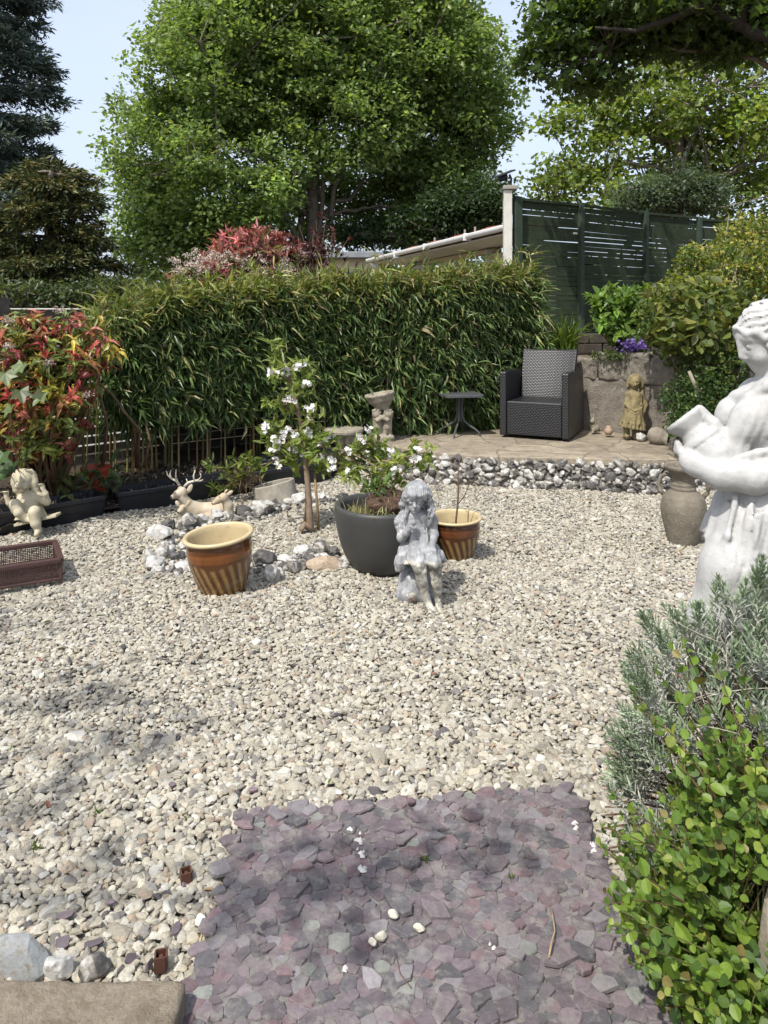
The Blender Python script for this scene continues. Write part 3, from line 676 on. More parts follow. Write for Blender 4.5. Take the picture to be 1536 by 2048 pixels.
tree('dark_holly_tree', 'dense dark green tree rising behind the tiled roof beside the white post', P(930, 600, 22) * [1, 1, 0], P(930, 380, 22), .18,
     [(930, 420, 22, 75, 50, 1.4), (860, 450, 22.5, 60, 40, 1.2), (975, 400, 21.5, 45, 45, 1.0), (770, 470, 24, 90, 28, 1.0)], 230, 90, .13, .075, [(.032, .06, .024), (.045, .08, .03), (.06, .095, .04)], 32, sig=.24, limbs=8)
D2 = 21
tree('sycamore_tree', 'yellow green open sycamore with bare limbs behind the green fence', P(1345, 640, D2) * [1, 1, 0], P(1370, 40, D2), .27,
     [(1330, 200, D2, 160, 100, 2.6), (1180, 330, D2, 90, 60, 1.8), (1120, 385, D2, 75, 38, 1.5), (1230, 230, D2, 110, 75, 2.0), (1450, 250, D2, 140, 110, 2.6), (1500, 380, D2, 90, 60, 2),
      (1240, 400, D2 - 1, 120, 40, 1.6), (1390, 350, D2 + 1, 140, 60, 2.0), (1400, 80, D2 + 1, 180, 90, 2.5), (1120, 240, D2, 40, 45, 1.0), (1560, 200, D2, 120, 200, 2.5)],
     430, 52, .145, .13, [(.15, .215, .045), (.19, .25, .055), (.115, .18, .042), (.23, .27, .06)], 33, LEAF4, shell=.42, sig=.33, limbs=26, fork=.3, twr=1.5, flat=.4)
tree('grey_green_bush', 'rounded grey green bush showing above the green fence', P(1360, 560, 17) * [1, 1, 0] + [0, 0, .5], P(1350, 380, 17), .12,
     [(1345, 385, 17, 70, 50, .9), (1290, 400, 17, 55, 35, .8), (1400, 395, 17.3, 60, 35, .8)], 170, 75, .085, .045, [(.085, .12, .07), (.12, .155, .10), (.06, .09, .05)], 34, sig=.17, limbs=6, cat='bush')
# big branch hanging in from the right
D3 = 9.5
tree('overhanging_maple', 'near maple whose shaded limbs hang in over the top right of the garden', np.array([7.4, 9.8, 1.0]), P(1700, -260, D3), .26,
     [(1180, 40, D3, 120, 60, .9), (1110, 110, D3, 55, 55, .7), (1300, 30, D3, 160, 55, 1.1), (1430, 45, D3, 120, 60, 1.1), (1520, 60, D3, 90, 60, 1.1), (1200, 140, D3 + .3, 80, 55, .7),
      (1300, -90, D3, 260, 70, 1.5), (1560, -40, D3, 160, 120, 1.5), (1110, 30, D3, 45, 40, .5)],
     270, 88, .068, .064, [(.062, .105, .028), (.085, .135, .034), (.13, .18, .042)], 35, MAPLE, [4, 3, 1.2], shell=.42, sig=.17, limbs=10, fork=.45, twr=.9, droop=.5, flat=.55)  # leaf greens darkened so the palette itself carries the shade of the overhang
lt = MB(); r = rg(36)
D3 = 8.75
q = [P(1560, 20, D3 + .2), P(1440, 8, D3), P(1385, 18, D3 - .1), P(1330, 42, D3), P(1270, 62, D3), P(1190, 55, D3 + .1)]
lt.tube(q, [.10, .075, .055, .04, .03, .014], 9); lt.tube([P(1580, 75, D3), P(1510, 70, D3), P(1450, 30, D3), P(1400, 14, D3)], [.09, .07, .05, .04], 9)
lt.tube([P(1700, -120, D3), P(1600, 0, D3), P(1545, 60, D3)], [.2, .13, .08], 10); lt.tube([P(1480, 60, D3), P(1485, 0, D3), P(1470, -80, D3)], [.07, .06, .05], 9)
lt.build('limb', mat('grey_bark', (.05, .042, .035), (.028, .023, .019), 12, .9, .2, .8, .01, 50), bpy.data.objects['overhanging_maple'], smooth=True)

# far trees that close the view
far = MB(); r = rg(37); pos = []; cl_ = []
for k in range(330):
    a = r.uniform(-1.2, 1.2); d = r.uniform(48, 70); x = math.tan(a * .72) * d; h = r.uniform(2.0, 5.2) * (1.25 if x > 0 else .62)
    n = 60; p = r.normal(0, 1, (n, 3)) * [1.7, 1.7, 1.0] + [x, d, h * .6]; p[:, 2] = np.abs(p[:, 2]); pos.append(p); cl_.append(np.repeat(palette(r, 1, [(.05, .08, .03), (.07, .1, .035), (.035, .06, .03)]), n, 0))
leaf_cloud(far, r, np.concatenate(pos), .95, .8, np.concatenate(cl_), LEAF4)
tag(far.build('distant_woodland', M_leaf), 'far belt of trees closing the view beyond the houses', 'trees', kind='stuff')

# conifers on the left
def conifer(name, label, base, H, z0, lenf, nbr, cols, seed, fr=(.20, .05), dens=26, droop=.25, barkm=None):
    r = rg(seed); o = thing(name, label, 'tree', base); base = np.asarray(base, float)
    tb = MB(); lb = MB(); tb.tube(np.array([base, base + [0, 0, H * .5], base + [0, 0, H]]), [.28, .18, .03], 10)
    for i in range(nbr):
        z = z0 + (H - z0) * (i + r.random()) / nbr; L = lenf(z) * r.uniform(.72, 1.1); a = r.uniform(0, 6.283)
        dr = np.array([math.cos(a), math.sin(a), 0]); t = np.linspace(0, 1, 9)[:, None]
        p = base + [0, 0, z] + dr * L * t + np.array([0, 0, 1]) * (.16 * L * t - droop * L * t ** 2 + .10 * L * t ** 4)
        tb.tube(p, np.linspace(.045, .008, 9), 5)
        n = int(dens * L * 3.2); s = r.uniform(.12, 1, n) ** .8
        c = np.stack([np.interp(s, t[:, 0], p[:, j]) for j in range(3)], 1)
        sd = np.cross(dr, [0, 0, 1]); sgn = r.choice([-1, 1], n)[:, None]; wd = (.42 * L * (1 - s) ** .7 + .10)[:, None] * r.random((n, 1))
        D = dr + sd * sgn * r.uniform(.2, 1.1, (n, 1)) + r.normal(0, .18, (n, 3)); D[:, 2] -= r.uniform(-.1, .45, n)
        c = c + sd * sgn * wd + np.array([0, 0, -1]) * wd * .25 + r.normal(0, .05, (n, 3))
        nf = 7                                              # each spray = a frond of small scale leaves
        cc = np.repeat(c, nf, 0); DD = np.repeat(nrm(D), nf, 0); u_ = r.random((n * nf, 1)) * fr[0] * 1.5
        cc = cc + DD * u_ + r.normal(0, .016, (n * nf, 3)); DD = DD + r.normal(0, .45, DD.shape)
        N = rdir(r, n * nf); N[:, 2] = np.abs(N[:, 2]) + .6
        lb.inst(LEAF4, cc, DD, N, fr[0] * r.uniform(.5, 1.1, n * nf), fr[1] * r.uniform(.6, 1.2, n * nf), np.repeat(palette(r, n, cols, None, .22), nf, 0) * np.exp(r.normal(0, .12)))
    tb.build('trunk', barkm or M_bark, o, smooth=True); lb.build('crown', M_needle, o); return o
dk = [(.085, .125, .115), (.115, .16, .145), (.06, .09, .08), (.145, .165, .12)]
DC = 17
conifer('cedar_tree', 'tall dark blue green conifer cut off by the left edge', P(-60, 600, DC) * [1, 1, 0], 12.5, .8, lambda z: float(np.interp(z, [0, 2, 3.6, 5.2, 6.0, 7.2, 9, 12], [2.6, 2.9, 2.7, 1.75, 1.9, 1.65, 1.6, .9])), 150, dk, 41)
conifer('drooping_conifer', 'dark olive conifer with drooping sprays below the tall cedar', P(102, 600, DC - 2) * [1, 1, 0], 4.55, .3, lambda z: float(np.interp(z, [0, 1, 2.2, 3.2, 4.1, 4.6], [1.5, 1.75, 1.6, 1.25, .9, .3])), 80, [(.065, .085, .034), (.11, .115, .042), (.042, .06, .03), (.14, .125, .045)], 42, fr=(.16, .045), dens=34, droop=.4)
tree('hawthorn_bush', 'low dark bush with white flecks of blossom above the shed roof', P(60, 640, 11.5) * [1, 1, 0], P(60, 560, 11.5), .08,
     [(20, 592, 11.5, 80, 22, .8), (150, 596, 12, 90, 20, .8), (235, 590, 12.5, 45, 28, .7)], 170, 60, .07, .04, [(.035, .055, .022), (.055, .08, .03), (.10, .125, .05)], 43, sig=.13, limbs=6, cat='bush')

# tree standing out of frame to the left: only its dappled shade falls on the gravel and the slab
r = rg(45); gt2 = thing('garden_tree', 'tree just outside the left edge whose dappled shade falls on the gravel', 'tree', (-5.4, -.9, 0)); tb = MB(); lb = MB()
tb.tube([(-5.4, -.9, 0), (-5.3, -.8, 2), (-5.1, -.5, 4.2), (-4.8, -.2, 6.2)], [.2, .16, .11, .03], 10)
KX, KY = to_sun.x / to_sun.z, to_sun.y / to_sun.z
for (gx, gy, h, sx_, sy, nn) in ((-1.22, 3.05, 5.4, .13, .08, 50), (-1.45, 2.5, 5.6, .26, .14, 38), (-1.05, 2.35, 5.0, .16, .10, 26), (-1.85, 3.0, 5.7, .28, .12, 36), (-2.2, 3.6, 5.8, .3, .16, 36), (-1.75, 3.85, 5.4, .2, .15, 30), (-.9, 2.75, 5.2, .10, .08, 34), (-.12, 1.97, 4.6, .13, .035, 42), (.20, 2.14, 4.4, .15, .02, 26), (-.28, 1.98, 4.6, .08, .04, 12), (-1.5, 2.0, 5.2, .25, .16, 60)):
    c = np.array([gx + KX * h, gy + KY * h, h]); p = c + r.normal(0, 1, (nn, 3)) * [sx_, sy, .12]; leaf_cloud(lb, r, p, .085, .06, palette(r, nn, maple), LEAF4, up=1.4)
    a = np.array([-5.1, -.5, min(4.0, h - .6)]); tb.tube(bez(a, (a + c) / 2 + [0, 0, .3], c, 8), np.linspace(.03, .006, 8), 5)
tb.build('trunk', M_bark, gt2, smooth=True); lb.build('crown', M_leaf, gt2)
# ------------------------------------------------------------------ bamboo hedge
r = rg(51)
bh = thing('bamboo_hedge', 'long dense bamboo hedge with glossy dark leaves across the back', 'hedge', (-.5, 7.7, .1))
HB = BAM[2:].copy(); HB[0] = (-2.45, 6.30); HB[-1] = (1.60, 8.75)
def htop(x): return np.interp(x, [-2.6, -2.2, -1.6, -.6, .4, 1.2, 1.7, 2.0], [1.46, 1.58, 1.70, 1.81, 1.86, 1.94, 1.98, 1.88]) + .035 * np.sin(np.asarray(x) * 9.1) + .03 * np.sin(np.asarray(x) * 21.7 + 1)
cm = MB(); 
for k in range(150):
    t = r.random(); p = along(HB, np.array([t]))[0] + r.normal(0, .12, 2); z1 = htop(p[0]) - r.uniform(0, .25)
    lean = r.normal(0, .05, 2); zz = np.linspace(.06, z1, 14)
    pts = np.column_stack([p[0] + lean[0] * (zz / z1) ** 2, p[1] + lean[1] * (zz / z1) ** 2, zz])
    c = palette(r, 1, [(.20, .145, .055), (.12, .12, .04), (.26, .20, .09), (.17, .10, .04)])[0]
    rad = r.uniform(.006, .013); rr = np.full(14, rad) * np.linspace(1, .5, 14); rr[1::3] *= 1.22
    cm.tube(pts, rr, 6, col=c)
cm.build('stems', vcol_mat('bamboo_culm', .45, .4, .1, 60, .002, .15, 30), bh, smooth=True)
lb = MB()
def bam_leaves(ncl, per, tmax, faceout, zfun, cols, wts, L, W, droop, upright=0.0):
    t = r.random(ncl); b_ = along(HB, t); tan = along(HB, np.minimum(t + .02, 1)) - along(HB, np.maximum(t - .02, 0)); tan = nrm(tan); nrmv = np.column_stack([tan[:, 1], -tan[:, 0]])
    x = b_[:, 0]; z = zfun(ncl, x); o = faceout(ncl)
    c = np.column_stack([b_ + nrmv * o[:, None], z])
    cc = np.repeat(c, per, 0); n = len(cc)
    base = np.column_stack([nrmv * r.uniform(.3, 1.0, (ncl, 1)) * np.where(o > -.05, 1, -.6)[:, None] + tan * r.normal(0, .5, (ncl, 1)), r.normal(-.18, .42, ncl) + upright])
    D = np.repeat(nrm(base), per, 0) + r.normal(0, .72, (n, 3)); D[:, 2] -= droop
    N = rdir(r, n); N[:, 2] = np.abs(N[:, 2]) + .8
    cf = np.repeat(np.exp(r.normal(0, .2, ncl)), per)[:, None]
    lb.inst(LANCE, cc + r.normal(0, .018, (n, 3)), D, N, L * np.exp(r.normal(0, .25, n)), W * np.exp(r.normal(0, .22, n)), palette(r, n, cols, wts, .2) * cf)
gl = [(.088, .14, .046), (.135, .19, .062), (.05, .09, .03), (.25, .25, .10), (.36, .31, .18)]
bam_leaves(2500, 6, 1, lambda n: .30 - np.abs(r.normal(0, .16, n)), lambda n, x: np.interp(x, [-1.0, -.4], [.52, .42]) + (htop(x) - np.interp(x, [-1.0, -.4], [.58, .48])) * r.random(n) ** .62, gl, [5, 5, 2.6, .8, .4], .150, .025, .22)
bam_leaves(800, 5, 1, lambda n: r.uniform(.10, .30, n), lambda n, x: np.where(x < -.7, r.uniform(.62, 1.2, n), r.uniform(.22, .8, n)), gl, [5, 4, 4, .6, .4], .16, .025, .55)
bam_leaves(1500, 6, 1, lambda n: r.uniform(-.38, .30, n), lambda n, x: htop(x) + r.normal(-.06, .055, n), [(.19, .21, .055), (.15, .18, .045), (.26, .24, .09), (.10, .14, .035), (.36, .31, .17)], [4, 4, 3, 3, 1.3], .155, .023, .02, .45)  # top of the hedge: sunlight put into the leaf colour as a yellowish tint
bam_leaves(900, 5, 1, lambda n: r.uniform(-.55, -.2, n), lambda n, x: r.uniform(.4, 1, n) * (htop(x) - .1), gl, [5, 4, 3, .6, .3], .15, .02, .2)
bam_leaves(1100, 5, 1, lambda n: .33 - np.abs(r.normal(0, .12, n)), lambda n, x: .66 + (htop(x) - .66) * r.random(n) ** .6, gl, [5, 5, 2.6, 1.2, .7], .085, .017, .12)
bam_leaves(130, 6, 1, lambda n: r.uniform(-.3, .25, n), lambda n, x: htop(x) + np.abs(r.normal(.02, .10, n)), [(.19, .21, .055), (.15, .18, .045), (.26, .24, .09), (.10, .14, .035)], [4, 4, 3, 3], .15, .022, -.1, .7)  # stray shoots share the sunlit tint of the hedge top
# right hand end of the hedge
def end_leaves(ncl, per):
    c = np.column_stack([1.60 + np.abs(r.normal(0, .10, ncl)), 8.78 + r.normal(0, .2, ncl), .35 + 1.52 * r.random(ncl) ** .7]); n = ncl * per; cc = np.repeat(c, per, 0)
    D = np.tile([.5, -.7, -.3], (n, 1)) + r.normal(0, .55, (n, 3)); N = rdir(r, n); N[:, 2] = np.abs(N[:, 2]) + .8
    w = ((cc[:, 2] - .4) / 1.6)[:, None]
    lb.inst(LANCE, cc + r.normal(0, .02, (n, 3)), D, N, .15 * np.exp(r.normal(0, .25, n)), .019, palette(r, n, gl, [5, 4, 3, 1.2, .8], .2) * (1 + .6 * w))  # leaf colour brightened with height to imitate the sunlit top
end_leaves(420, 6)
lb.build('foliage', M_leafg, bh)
# ------------------------------------------------------------------ slate slab, stone block, loose stones
r = rg(61)
ss = thing('slate_slab', 'concrete step slab set with purple slate chips, in the foreground', 'slab', (.1, 1.7, 0))
ZS = .045
mb = MB(); nx_, ny_ = 70, 80
def slab_xy(u, v):
    y0 = .9; yl = 2.265 ; x = -.43 + u * (np.interp(v, [0, 1], [1.10, 1.01])); y1 = 2.265 + .095 * (x + .43)
    return x, y0 + (y1 - y0) * v
U, V_ = np.meshgrid(np.linspace(0, 1, nx_), np.linspace(0, 1, ny_), indexing='ij'); X, Y = slab_xy(U, V_)
f = sinnoise(r, 14); f2 = sinnoise(r, 60)
Z = ZS + .004 * f(X, Y, 0 * X) + .0025 * f2(X, Y, 0 * X)
edge = np.minimum(np.minimum(U, 1 - U) * 1.05, (1 - V_) * 1.35); Z -= .02 * np.clip(1 - edge / .03, 0, 1) ** 2
wob = .012 * f(X * 2, Y * 2, 0 * X) * np.clip(1 - edge / .05, 0, 1); X = X + wob; Y = Y + wob * .6
top = np.stack([X, Y, Z], -1); ii = (np.arange(nx_ - 1)[:, None] * ny_ + np.arange(ny_ - 1)[None]).ravel()
mb.add(top.reshape(-1, 3), np.stack([ii, ii + ny_, ii + ny_ + 1, ii + 1], 1))
ring = np.concatenate([top[:, 0], top[-1, 1:], top[::-1, -1][1:], top[0, ::-1][1:]]); low = ring.copy(); low[:, 2] = -.03; k = len(ring); j = np.arange(k - 1)
mb.add(np.concatenate([ring, low]), np.stack([j, j + k, j + k + 1, j + 1], 1))
mb.build('mortar', mat('grey_mortar', (.15, .14, .13), (.25, .235, .215), 22, .95, .15, 1.0, .006, 160, spots=[((.34, .33, .31), 34, .66, .74), ((.055, .052, .05), 9, .55, .72)]), ss, smooth=True)
# slate chips: relaxed points, voronoi cells shrunk, tilted, with real thickness
pts = []
for _ in range(9000):
    p = np.array([r.uniform(-.45, .68), r.uniform(.9, 2.37)])
    if not in_slab(p[0] + .0, p[1] - .0): continue
    d = .024 * r.uniform(.5, 1.45)
    if all((p[0] - q[0]) ** 2 + ((p[1] - q[1]) * 1.25) ** 2 > (max(d, q[2]) * 1.12) ** 2 for q in pts): pts.append((p[0], p[1], d))
pts = np.array(pts); ch = MB()
bare = sinnoise(rg(5), 5.5)
for i, (x, y, d) in enumerate(pts):
    if bare(x, y, 0.0) > .78 and r.random() < .6: continue
    k = r.integers(7, 12); a = np.sort(np.linspace(0, 2 * math.pi, k, endpoint=False) + r.normal(0, .2, k))
    el = r.uniform(1.0, 1.75); rot = r.uniform(-.9, .9) if r.random() < .75 else r.uniform(0, 3.14)
    poly = np.stack([np.cos(a) * el, np.sin(a)], 1) * r.uniform(.72, 1.16, (k, 1)); cr, sr = math.cos(rot), math.sin(rot); poly = poly @ np.array([[cr, sr], [-sr, cr]]) * 1.25
    near = pts[np.argsort((pts[:, 0] - x) ** 2 + (pts[:, 1] - y) ** 2)[1:10]]
    poly *= d * .87
    for q in near:                                     # clip against the half plane to each neighbour
        nn = np.array([q[0] - x, q[1] - y]); L_ = np.linalg.norm(nn); nn /= L_; lim = L_ * (.50 * 2 * d / (d + q[2])) + .0015
        e = poly @ nn - lim; poly = poly - np.maximum(e, 0)[:, None] * nn
    tx, ty = r.normal(0, .045, 2); th = r.uniform(.002, .006)
    zc = ZS + .004 * f(np.array(x), np.array(y), 0.0) + th * .75
    zt = zc + poly[:, 0] * tx + poly[:, 1] * ty + r.normal(0, .0008, k)
    inner = poly * .90; zi = zc + .0012 + inner[:, 0] * tx + inner[:, 1] * ty
    P3 = np.concatenate([np.column_stack([inner + [x, y], zi]), np.column_stack([poly + [x, y], zt - .0015]), np.column_stack([poly * 1.04 + [x, y], np.full(k, ZS - .006)])])
    j = np.arange(k); j2 = (j + 1) % k
    Fq = np.concatenate([np.stack([j + k, j2 + k, j2, j], 1), np.stack([j + 2 * k, j2 + 2 * k, j2 + k, j + k], 1)])
    tri = np.stack([np.zeros(k - 2, int), np.arange(1, k - 1), np.arange(2, k)], 1)
    c = palette(r, 1, [(.134, .108, .118), (.110, .092, .100), (.160, .130, .138), (.094, .088, .094), (.172, .158, .164), (.150, .106, .112), (.19, .195, .175)], [5, 4, 4, 3, 2, 2, .5], .13)[0]
    ch.add(P3, [Fq, tri], c)
for _ in range(110):                                   # loose-laid chips overlapping the bedded ones
    x, y = r.uniform(-.41, .62), r.uniform(1.2, 2.3)
    if not in_slab(x + .02, y + .03): continue
    k = r.integers(5, 8); a = np.linspace(0, 2 * math.pi, k, endpoint=False) + r.normal(0, .28, k); L = r.uniform(.012, .034)
    pl_ = np.stack([np.cos(a) * L * r.uniform(1, 1.7), np.sin(a) * L * .8], 1) * r.uniform(.75, 1.15, (k, 1)); th = r.uniform(.0025, .006)
    V = np.concatenate([np.column_stack([pl_ * 1.04, np.full(k, -th)]), np.column_stack([pl_, np.full(k, th * .7)]), np.column_stack([pl_ * .9, np.full(k, th)])]) @ rotm(r.normal(0, 5), r.normal(0, 5), r.uniform(-60, 60)).T + [x, y, ZS + r.uniform(.006, .010)]
    j = np.arange(k); j2 = (j + 1) % k; ch.add(V, [np.concatenate([np.stack([j, j2, j2 + k, j + k], 1), np.stack([j + k, j2 + k, j2 + 2 * k, j + 2 * k], 1)]), np.stack([np.full(k - 2, 2 * k), 2 * k + np.arange(1, k - 1), 2 * k + np.arange(2, k)], 1)],
           palette(r, 1, [(.134, .108, .118), (.110, .092, .100), (.160, .130, .138), (.094, .088, .094), (.172, .158, .164), (.150, .106, .112)], None, .13)[0])
m, n, l, b = newmat('purple_slate'); co = n.new('ShaderNodeTexCoord').outputs['Object']
col = nd(n, 'ShaderNodeAttribute', attribute_name='Col').outputs['Color']; col = mix(n, l, 1.0, col, ramp(n, l, noise(n, l, 55, 7, .7, co), [(.3, .72), (.7, 1.25)]), 'MULTIPLY')
col = mix(n, l, ramp(n, l, noise(n, l, 26, 9, .75, co), [(.50, 0.0), (.62, .8)]), col, (.20, .187, .17)); col = mix(n, l, ramp(n, l, noise(n, l, 6, 6, .7, co), [(.55, 0.0), (.72, .5)]), col, (.085, .08, .075))
l.new(col, b.inputs['Base Color']); b.inputs['Roughness'].default_value = .7; b.inputs['Specular IOR Level'].default_value = .25; bump(n, l, noise(n, l, 110, 8, .7, co), b, .8, .004)
ch.build('slate_chips', m, ss)
rr = rg(62); wh = MB()
for (px, py, n_) in ((705, 1660, 3), (718, 1676, 4), (720, 1702, 4), (727, 1728, 4), (985, 1885, 2), (1150, 1650, 5), (1185, 1690, 6), (690, 1940, 2), (615, 1700, 1)):
    for k_ in range(n_):
        c = G(px + rr.normal(0, 5), py + rr.normal(0, 5), ZS + .0135); kk = 8; a = np.linspace(0, 6.283, kk, endpoint=False); rad = rr.uniform(.003, .008) * rr.uniform(.6, 1.25, kk)
        wh.add(np.concatenate([np.column_stack([c[0] + np.cos(a) * rad * 1.2, c[1] + np.sin(a) * rad, np.full(kk, c[2] - .008)]), [c]]), np.stack([np.arange(kk), (np.arange(kk) + 1) % kk, np.full(kk, kk)], 1))
wh.build('lime_spots', mat('lime_spot', (.55, .54, .52), (.45, .44, .42), 60, .9), ss)

# sandstone block at the bottom left
bl = MB(); c = np.array([-.98, 1.44, .045]); hs = np.array([.555, .185, .062])
S = SDF(c - hs - .03, c + hs + .03, .008); S.box(c, hs, .016, .001); nf = sinnoise(r, 40); nf2 = sinnoise(r, 120)
S.disp(lambda X, Y, Z: .0022 * nf(X, Y, Z) + .0016 * nf2(X, Y, Z))
o = S.build('stone_block', mat('brown_sandstone', (.17, .138, .10), (.26, .22, .17), 45, .92, .2, 1.0, .008, 110, spots=[((.52, .50, .47), 22, .72, .76), ((.11, .085, .06), 7, .58, .8), ((.40, .31, .20), 90, .66, .74)]), loc=c - [0, 0, .06])
tag(o, 'rough brown sandstone block cut off by the bottom left corner', 'stone block')

M_beige = vcol_mat('beige_stone', .85, .25, .7, 120, .004, .3, 60)
def loose(name, label, px, py, z, w, h, dpt, col, m, seed, cat='stone', group=None, sub=3, cuts=9, rz=None, lump=.2, sink=.12):
    rr = rg(seed); g_ = G(px, py, z); V, F = rock(rr, (w / 2, dpt / 2, h / 2), sub, cuts, lump); a = rr.uniform(-.5, .5) if rz is None else rz
    V = V @ rotm(rr.uniform(-10, 10), rr.uniform(-12, 12), math.degrees(a)).T
    V = V + [g_[0], g_[1] + dpt * .3, z - V[:, 2].min() - h * sink]
    q = MB(); q.add(V, F, col); o = q.build(name, m, loc=(g_[0], g_[1] + dpt * .3, z)); tag(o, label, cat, group); return o
zs = ZS + .008
for (px, py, w, h, lab, sd) in ((787, 1838, .030, .017, 'pale pebble lying highest of the loose ones on the slate slab', 1), (838, 1866, .030, .018, 'pale elongated pebble lying furthest right on the slate slab', 2),
                           (762, 1884, .028, .020, 'pale pebble lying between the other loose ones on the slate slab', 3), (746, 1893, .024, .016, 'small pale pebble lowest and furthest left on the slate slab', 4)):
    loose('pebble', lab, px, py, zs, w, h, w * .75, (.50, .47, .38), M_beige, 600 + sd, 'pebble', 'pale pebbles lying on the slate slab', 3, 8)
loose('slate_stone', 'small rounded purple stone resting at the far edge of the slate slab', 820, 1610, zs, .030, .02, .026, (.15, .10, .11), M_beige, 611)
loose('edging_rock', 'big pale grey flint above the sandstone block at the left edge', 30, 1968, .0, .155, .10, .10, (.35, 0, 0), flintmat('grey_flint', (.23, .24, .24), (.06, .06, .06), (.15, .155, .155), .5, .62, 14), 612)
loose('edging_rock', 'knobbly white and brown flint above the sandstone block', 112, 1972, .0, .065, .07, .06, (.38, 0, 0), M_flint, 613, lump=.35)
loose('edging_rock', 'dark mossy flint with a white face above the sandstone block', 185, 1968, .0, .075, .065, .06, (.56, 0, 0), M_flint, 614)
M_slatev = vcol_mat('loose_slate', .6, .35, .4, 120, .002, .2, 50)
def flake(lab, px, py, L, W, rz, tilt, seed, name='slate_flake', z=.012):
    rr = rg(seed); k = 7; a = np.linspace(0, 6.283, k, endpoint=False) + rr.normal(0, .2, k); poly = np.stack([np.cos(a) * L / 2, np.sin(a) * W / 2], 1) * rr.uniform(.8, 1.1, (k, 1))
    V = np.concatenate([np.column_stack([poly, np.full(k, -.003)]), np.column_stack([poly * .93, np.full(k, .003)])]) @ rotm(tilt, rr.uniform(-8, 8), rz).T; g_ = G(px, py, z) + [0, 0, .006]
    j = np.arange(k); j2 = (j + 1) % k; q = MB(); q.add(V + g_, [np.stack([j, j2, j2 + k, j + k], 1), (j + k)[None], j[::-1][None]], palette(rr, 1, [(.125, .092, .105), (.10, .08, .092)])[0])
    tag(q.build(name, M_slatev, loc=g_), lab, 'slate', 'loose slate flakes on the gravel')
for i, a in enumerate([('loose purple slate flake on the gravel left of the two dark ones', 132, 1835, .050, .022, 18, 20), ('dark slate flake stacked beside a longer one near the sandstone block', 125, 1890, .04, .032, 25, 35),
    ('long dark slate flake lying among chippings near the sandstone block', 185, 1893, .058, .022, 14, 25), ('upright purple slate flake on the gravel near the white stone by the slab', 352, 1862, .042, .022, 80, 30),
    ('purple slate flake leaning in the gravel left of the brown plastic clip', 262, 1922, .035, .024, 40, 45), ('small slate flake standing just left of the square plastic socket', 300, 1935, .04, .016, 85, 50),
    ('small purple slate flake in the gravel far left of the brown clip at the slab', 222, 1808, .024, .016, 10, 20), ('rounded slate flake beside the broken brown clip by the slab', 372, 1770, .028, .024, 60, 50),
    ('lone dark slate flake on the gravel above the slab', 505, 1583, .034, .018, 8, 15), ('dark slate flake lying in the gravel beyond the left slab corner', 345, 1572, .026, .02, -10, 20)]): flake(*a, 700 + i)
loose('white_stone', 'smooth white flint pebble standing at the left edge of the slab', 402, 1868, .0, .030, .048, .03, (.62, .61, .58), M_beige, 615, sub=3, cuts=5)
M_plast = mat('brown_plastic', (.085, .035, .022), (.06, .028, .02), 12, .55, .35)
def socket(lab, px, py, rz):
    g_ = G(px, py, .01); o = thing('plastic_socket', lab, 'plastic piece', g_); q = MB(); rt = rotm(0, 0, rz); s = .013
    for (dx, dy, sx, sy) in ((-s, 0, .004, 2 * s), (s, 0, .004, 2 * s), (0, s, 2 * s - .004, .004), (0, -s, 2 * s - .004, .004)): q.box(g_ + rt @ np.array([dx, dy, .016]), (sx, sy, .035), rot=rt)
    q.build('frame', M_plast, o); q = MB(); q.tube([g_, g_ + [0, 0, .028]], .005, 8); q.build('pin', M_plast, o)
socket('brown square plastic socket half buried above the sandstone block', 322, 1935, 12); socket('broken brown plastic clip lying beside the slate slab', 372, 1765, 25)
def twig(lab, pts, rad, seed, col=(.30, .22, .13), z=.02):
    q = MB(); p = np.array([G(a, b, z) + [0, 0, .004 * (i % 2)] for i, (a, b) in enumerate(pts)]); q.tube(p, np.linspace(rad, rad * .6, len(p)), 6, col=col); tag(q.build('twig', M_beige, loc=p[0], smooth=True), lab, 'twig')
twig('curved pale twig lying on the right half of the slate slab', [(1098, 1915), (1103, 1890), (1110, 1862), (1106, 1838), (1104, 1818)], .0026, 1, z=.058)
twig('thin dark twig lying on the slate slab left of its middle', [(822, 1975), (800, 1950), (795, 1925), (788, 1905)], .0014, 2, (.12, .07, .06), z=.058)
twig('straw coloured dry stalk lying along the left edge of the slab', [(395, 1900), (408, 1860), (405, 1820)], .0035, 3, (.42, .30, .16), z=.03)
twig('dry straw lying on the gravel beside the stone urn', [(1350, 1103), (1366, 1098), (1372, 1088), (1368, 1070)], .003, 4, (.45, .38, .24))
# weeds in the slab joints and gravel
def weed(lab, px, py, z, n, L, seed, cols=((.08, .13, .03), (.12, .16, .04)), name='weed', cat='weed', up=.8):
    rr = rg(seed); g_ = G(px, py, z); q = MB(); D = rdir(rr, n); D[:, 2] = np.abs(D[:, 2]) + up; q.inst(LEAF6, g_ + rr.normal(0, L * .25, (n, 3)) * [1, 1, 0], D, rdir(rr, n) + [0, 0, .5], L * rr.uniform(.5, 1.1, n), L * .22, palette(rr, n, cols)); tag(q.build(name, M_leaf, loc=g_), lab, cat)
weed('tiny green weed growing in a joint near the middle of the slate slab', 852, 1722, .05, 12, .022, 1); weed('tiny green weed in the slab joint further right', 1025, 1760, .05, 12, .02, 2)
weed('small yellow green tuft growing in the gravel left of the slab', 370, 1640, .0, 14, .03, 3, ((.2, .19, .03), (.12, .14, .04)))
weed('small green tuft growing in the gravel at the far left', 70, 1698, .0, 12, .028, 4); weed('small green tuft in the gravel between the left tufts and the slab', 200, 1628, .0, 10, .026, 5)
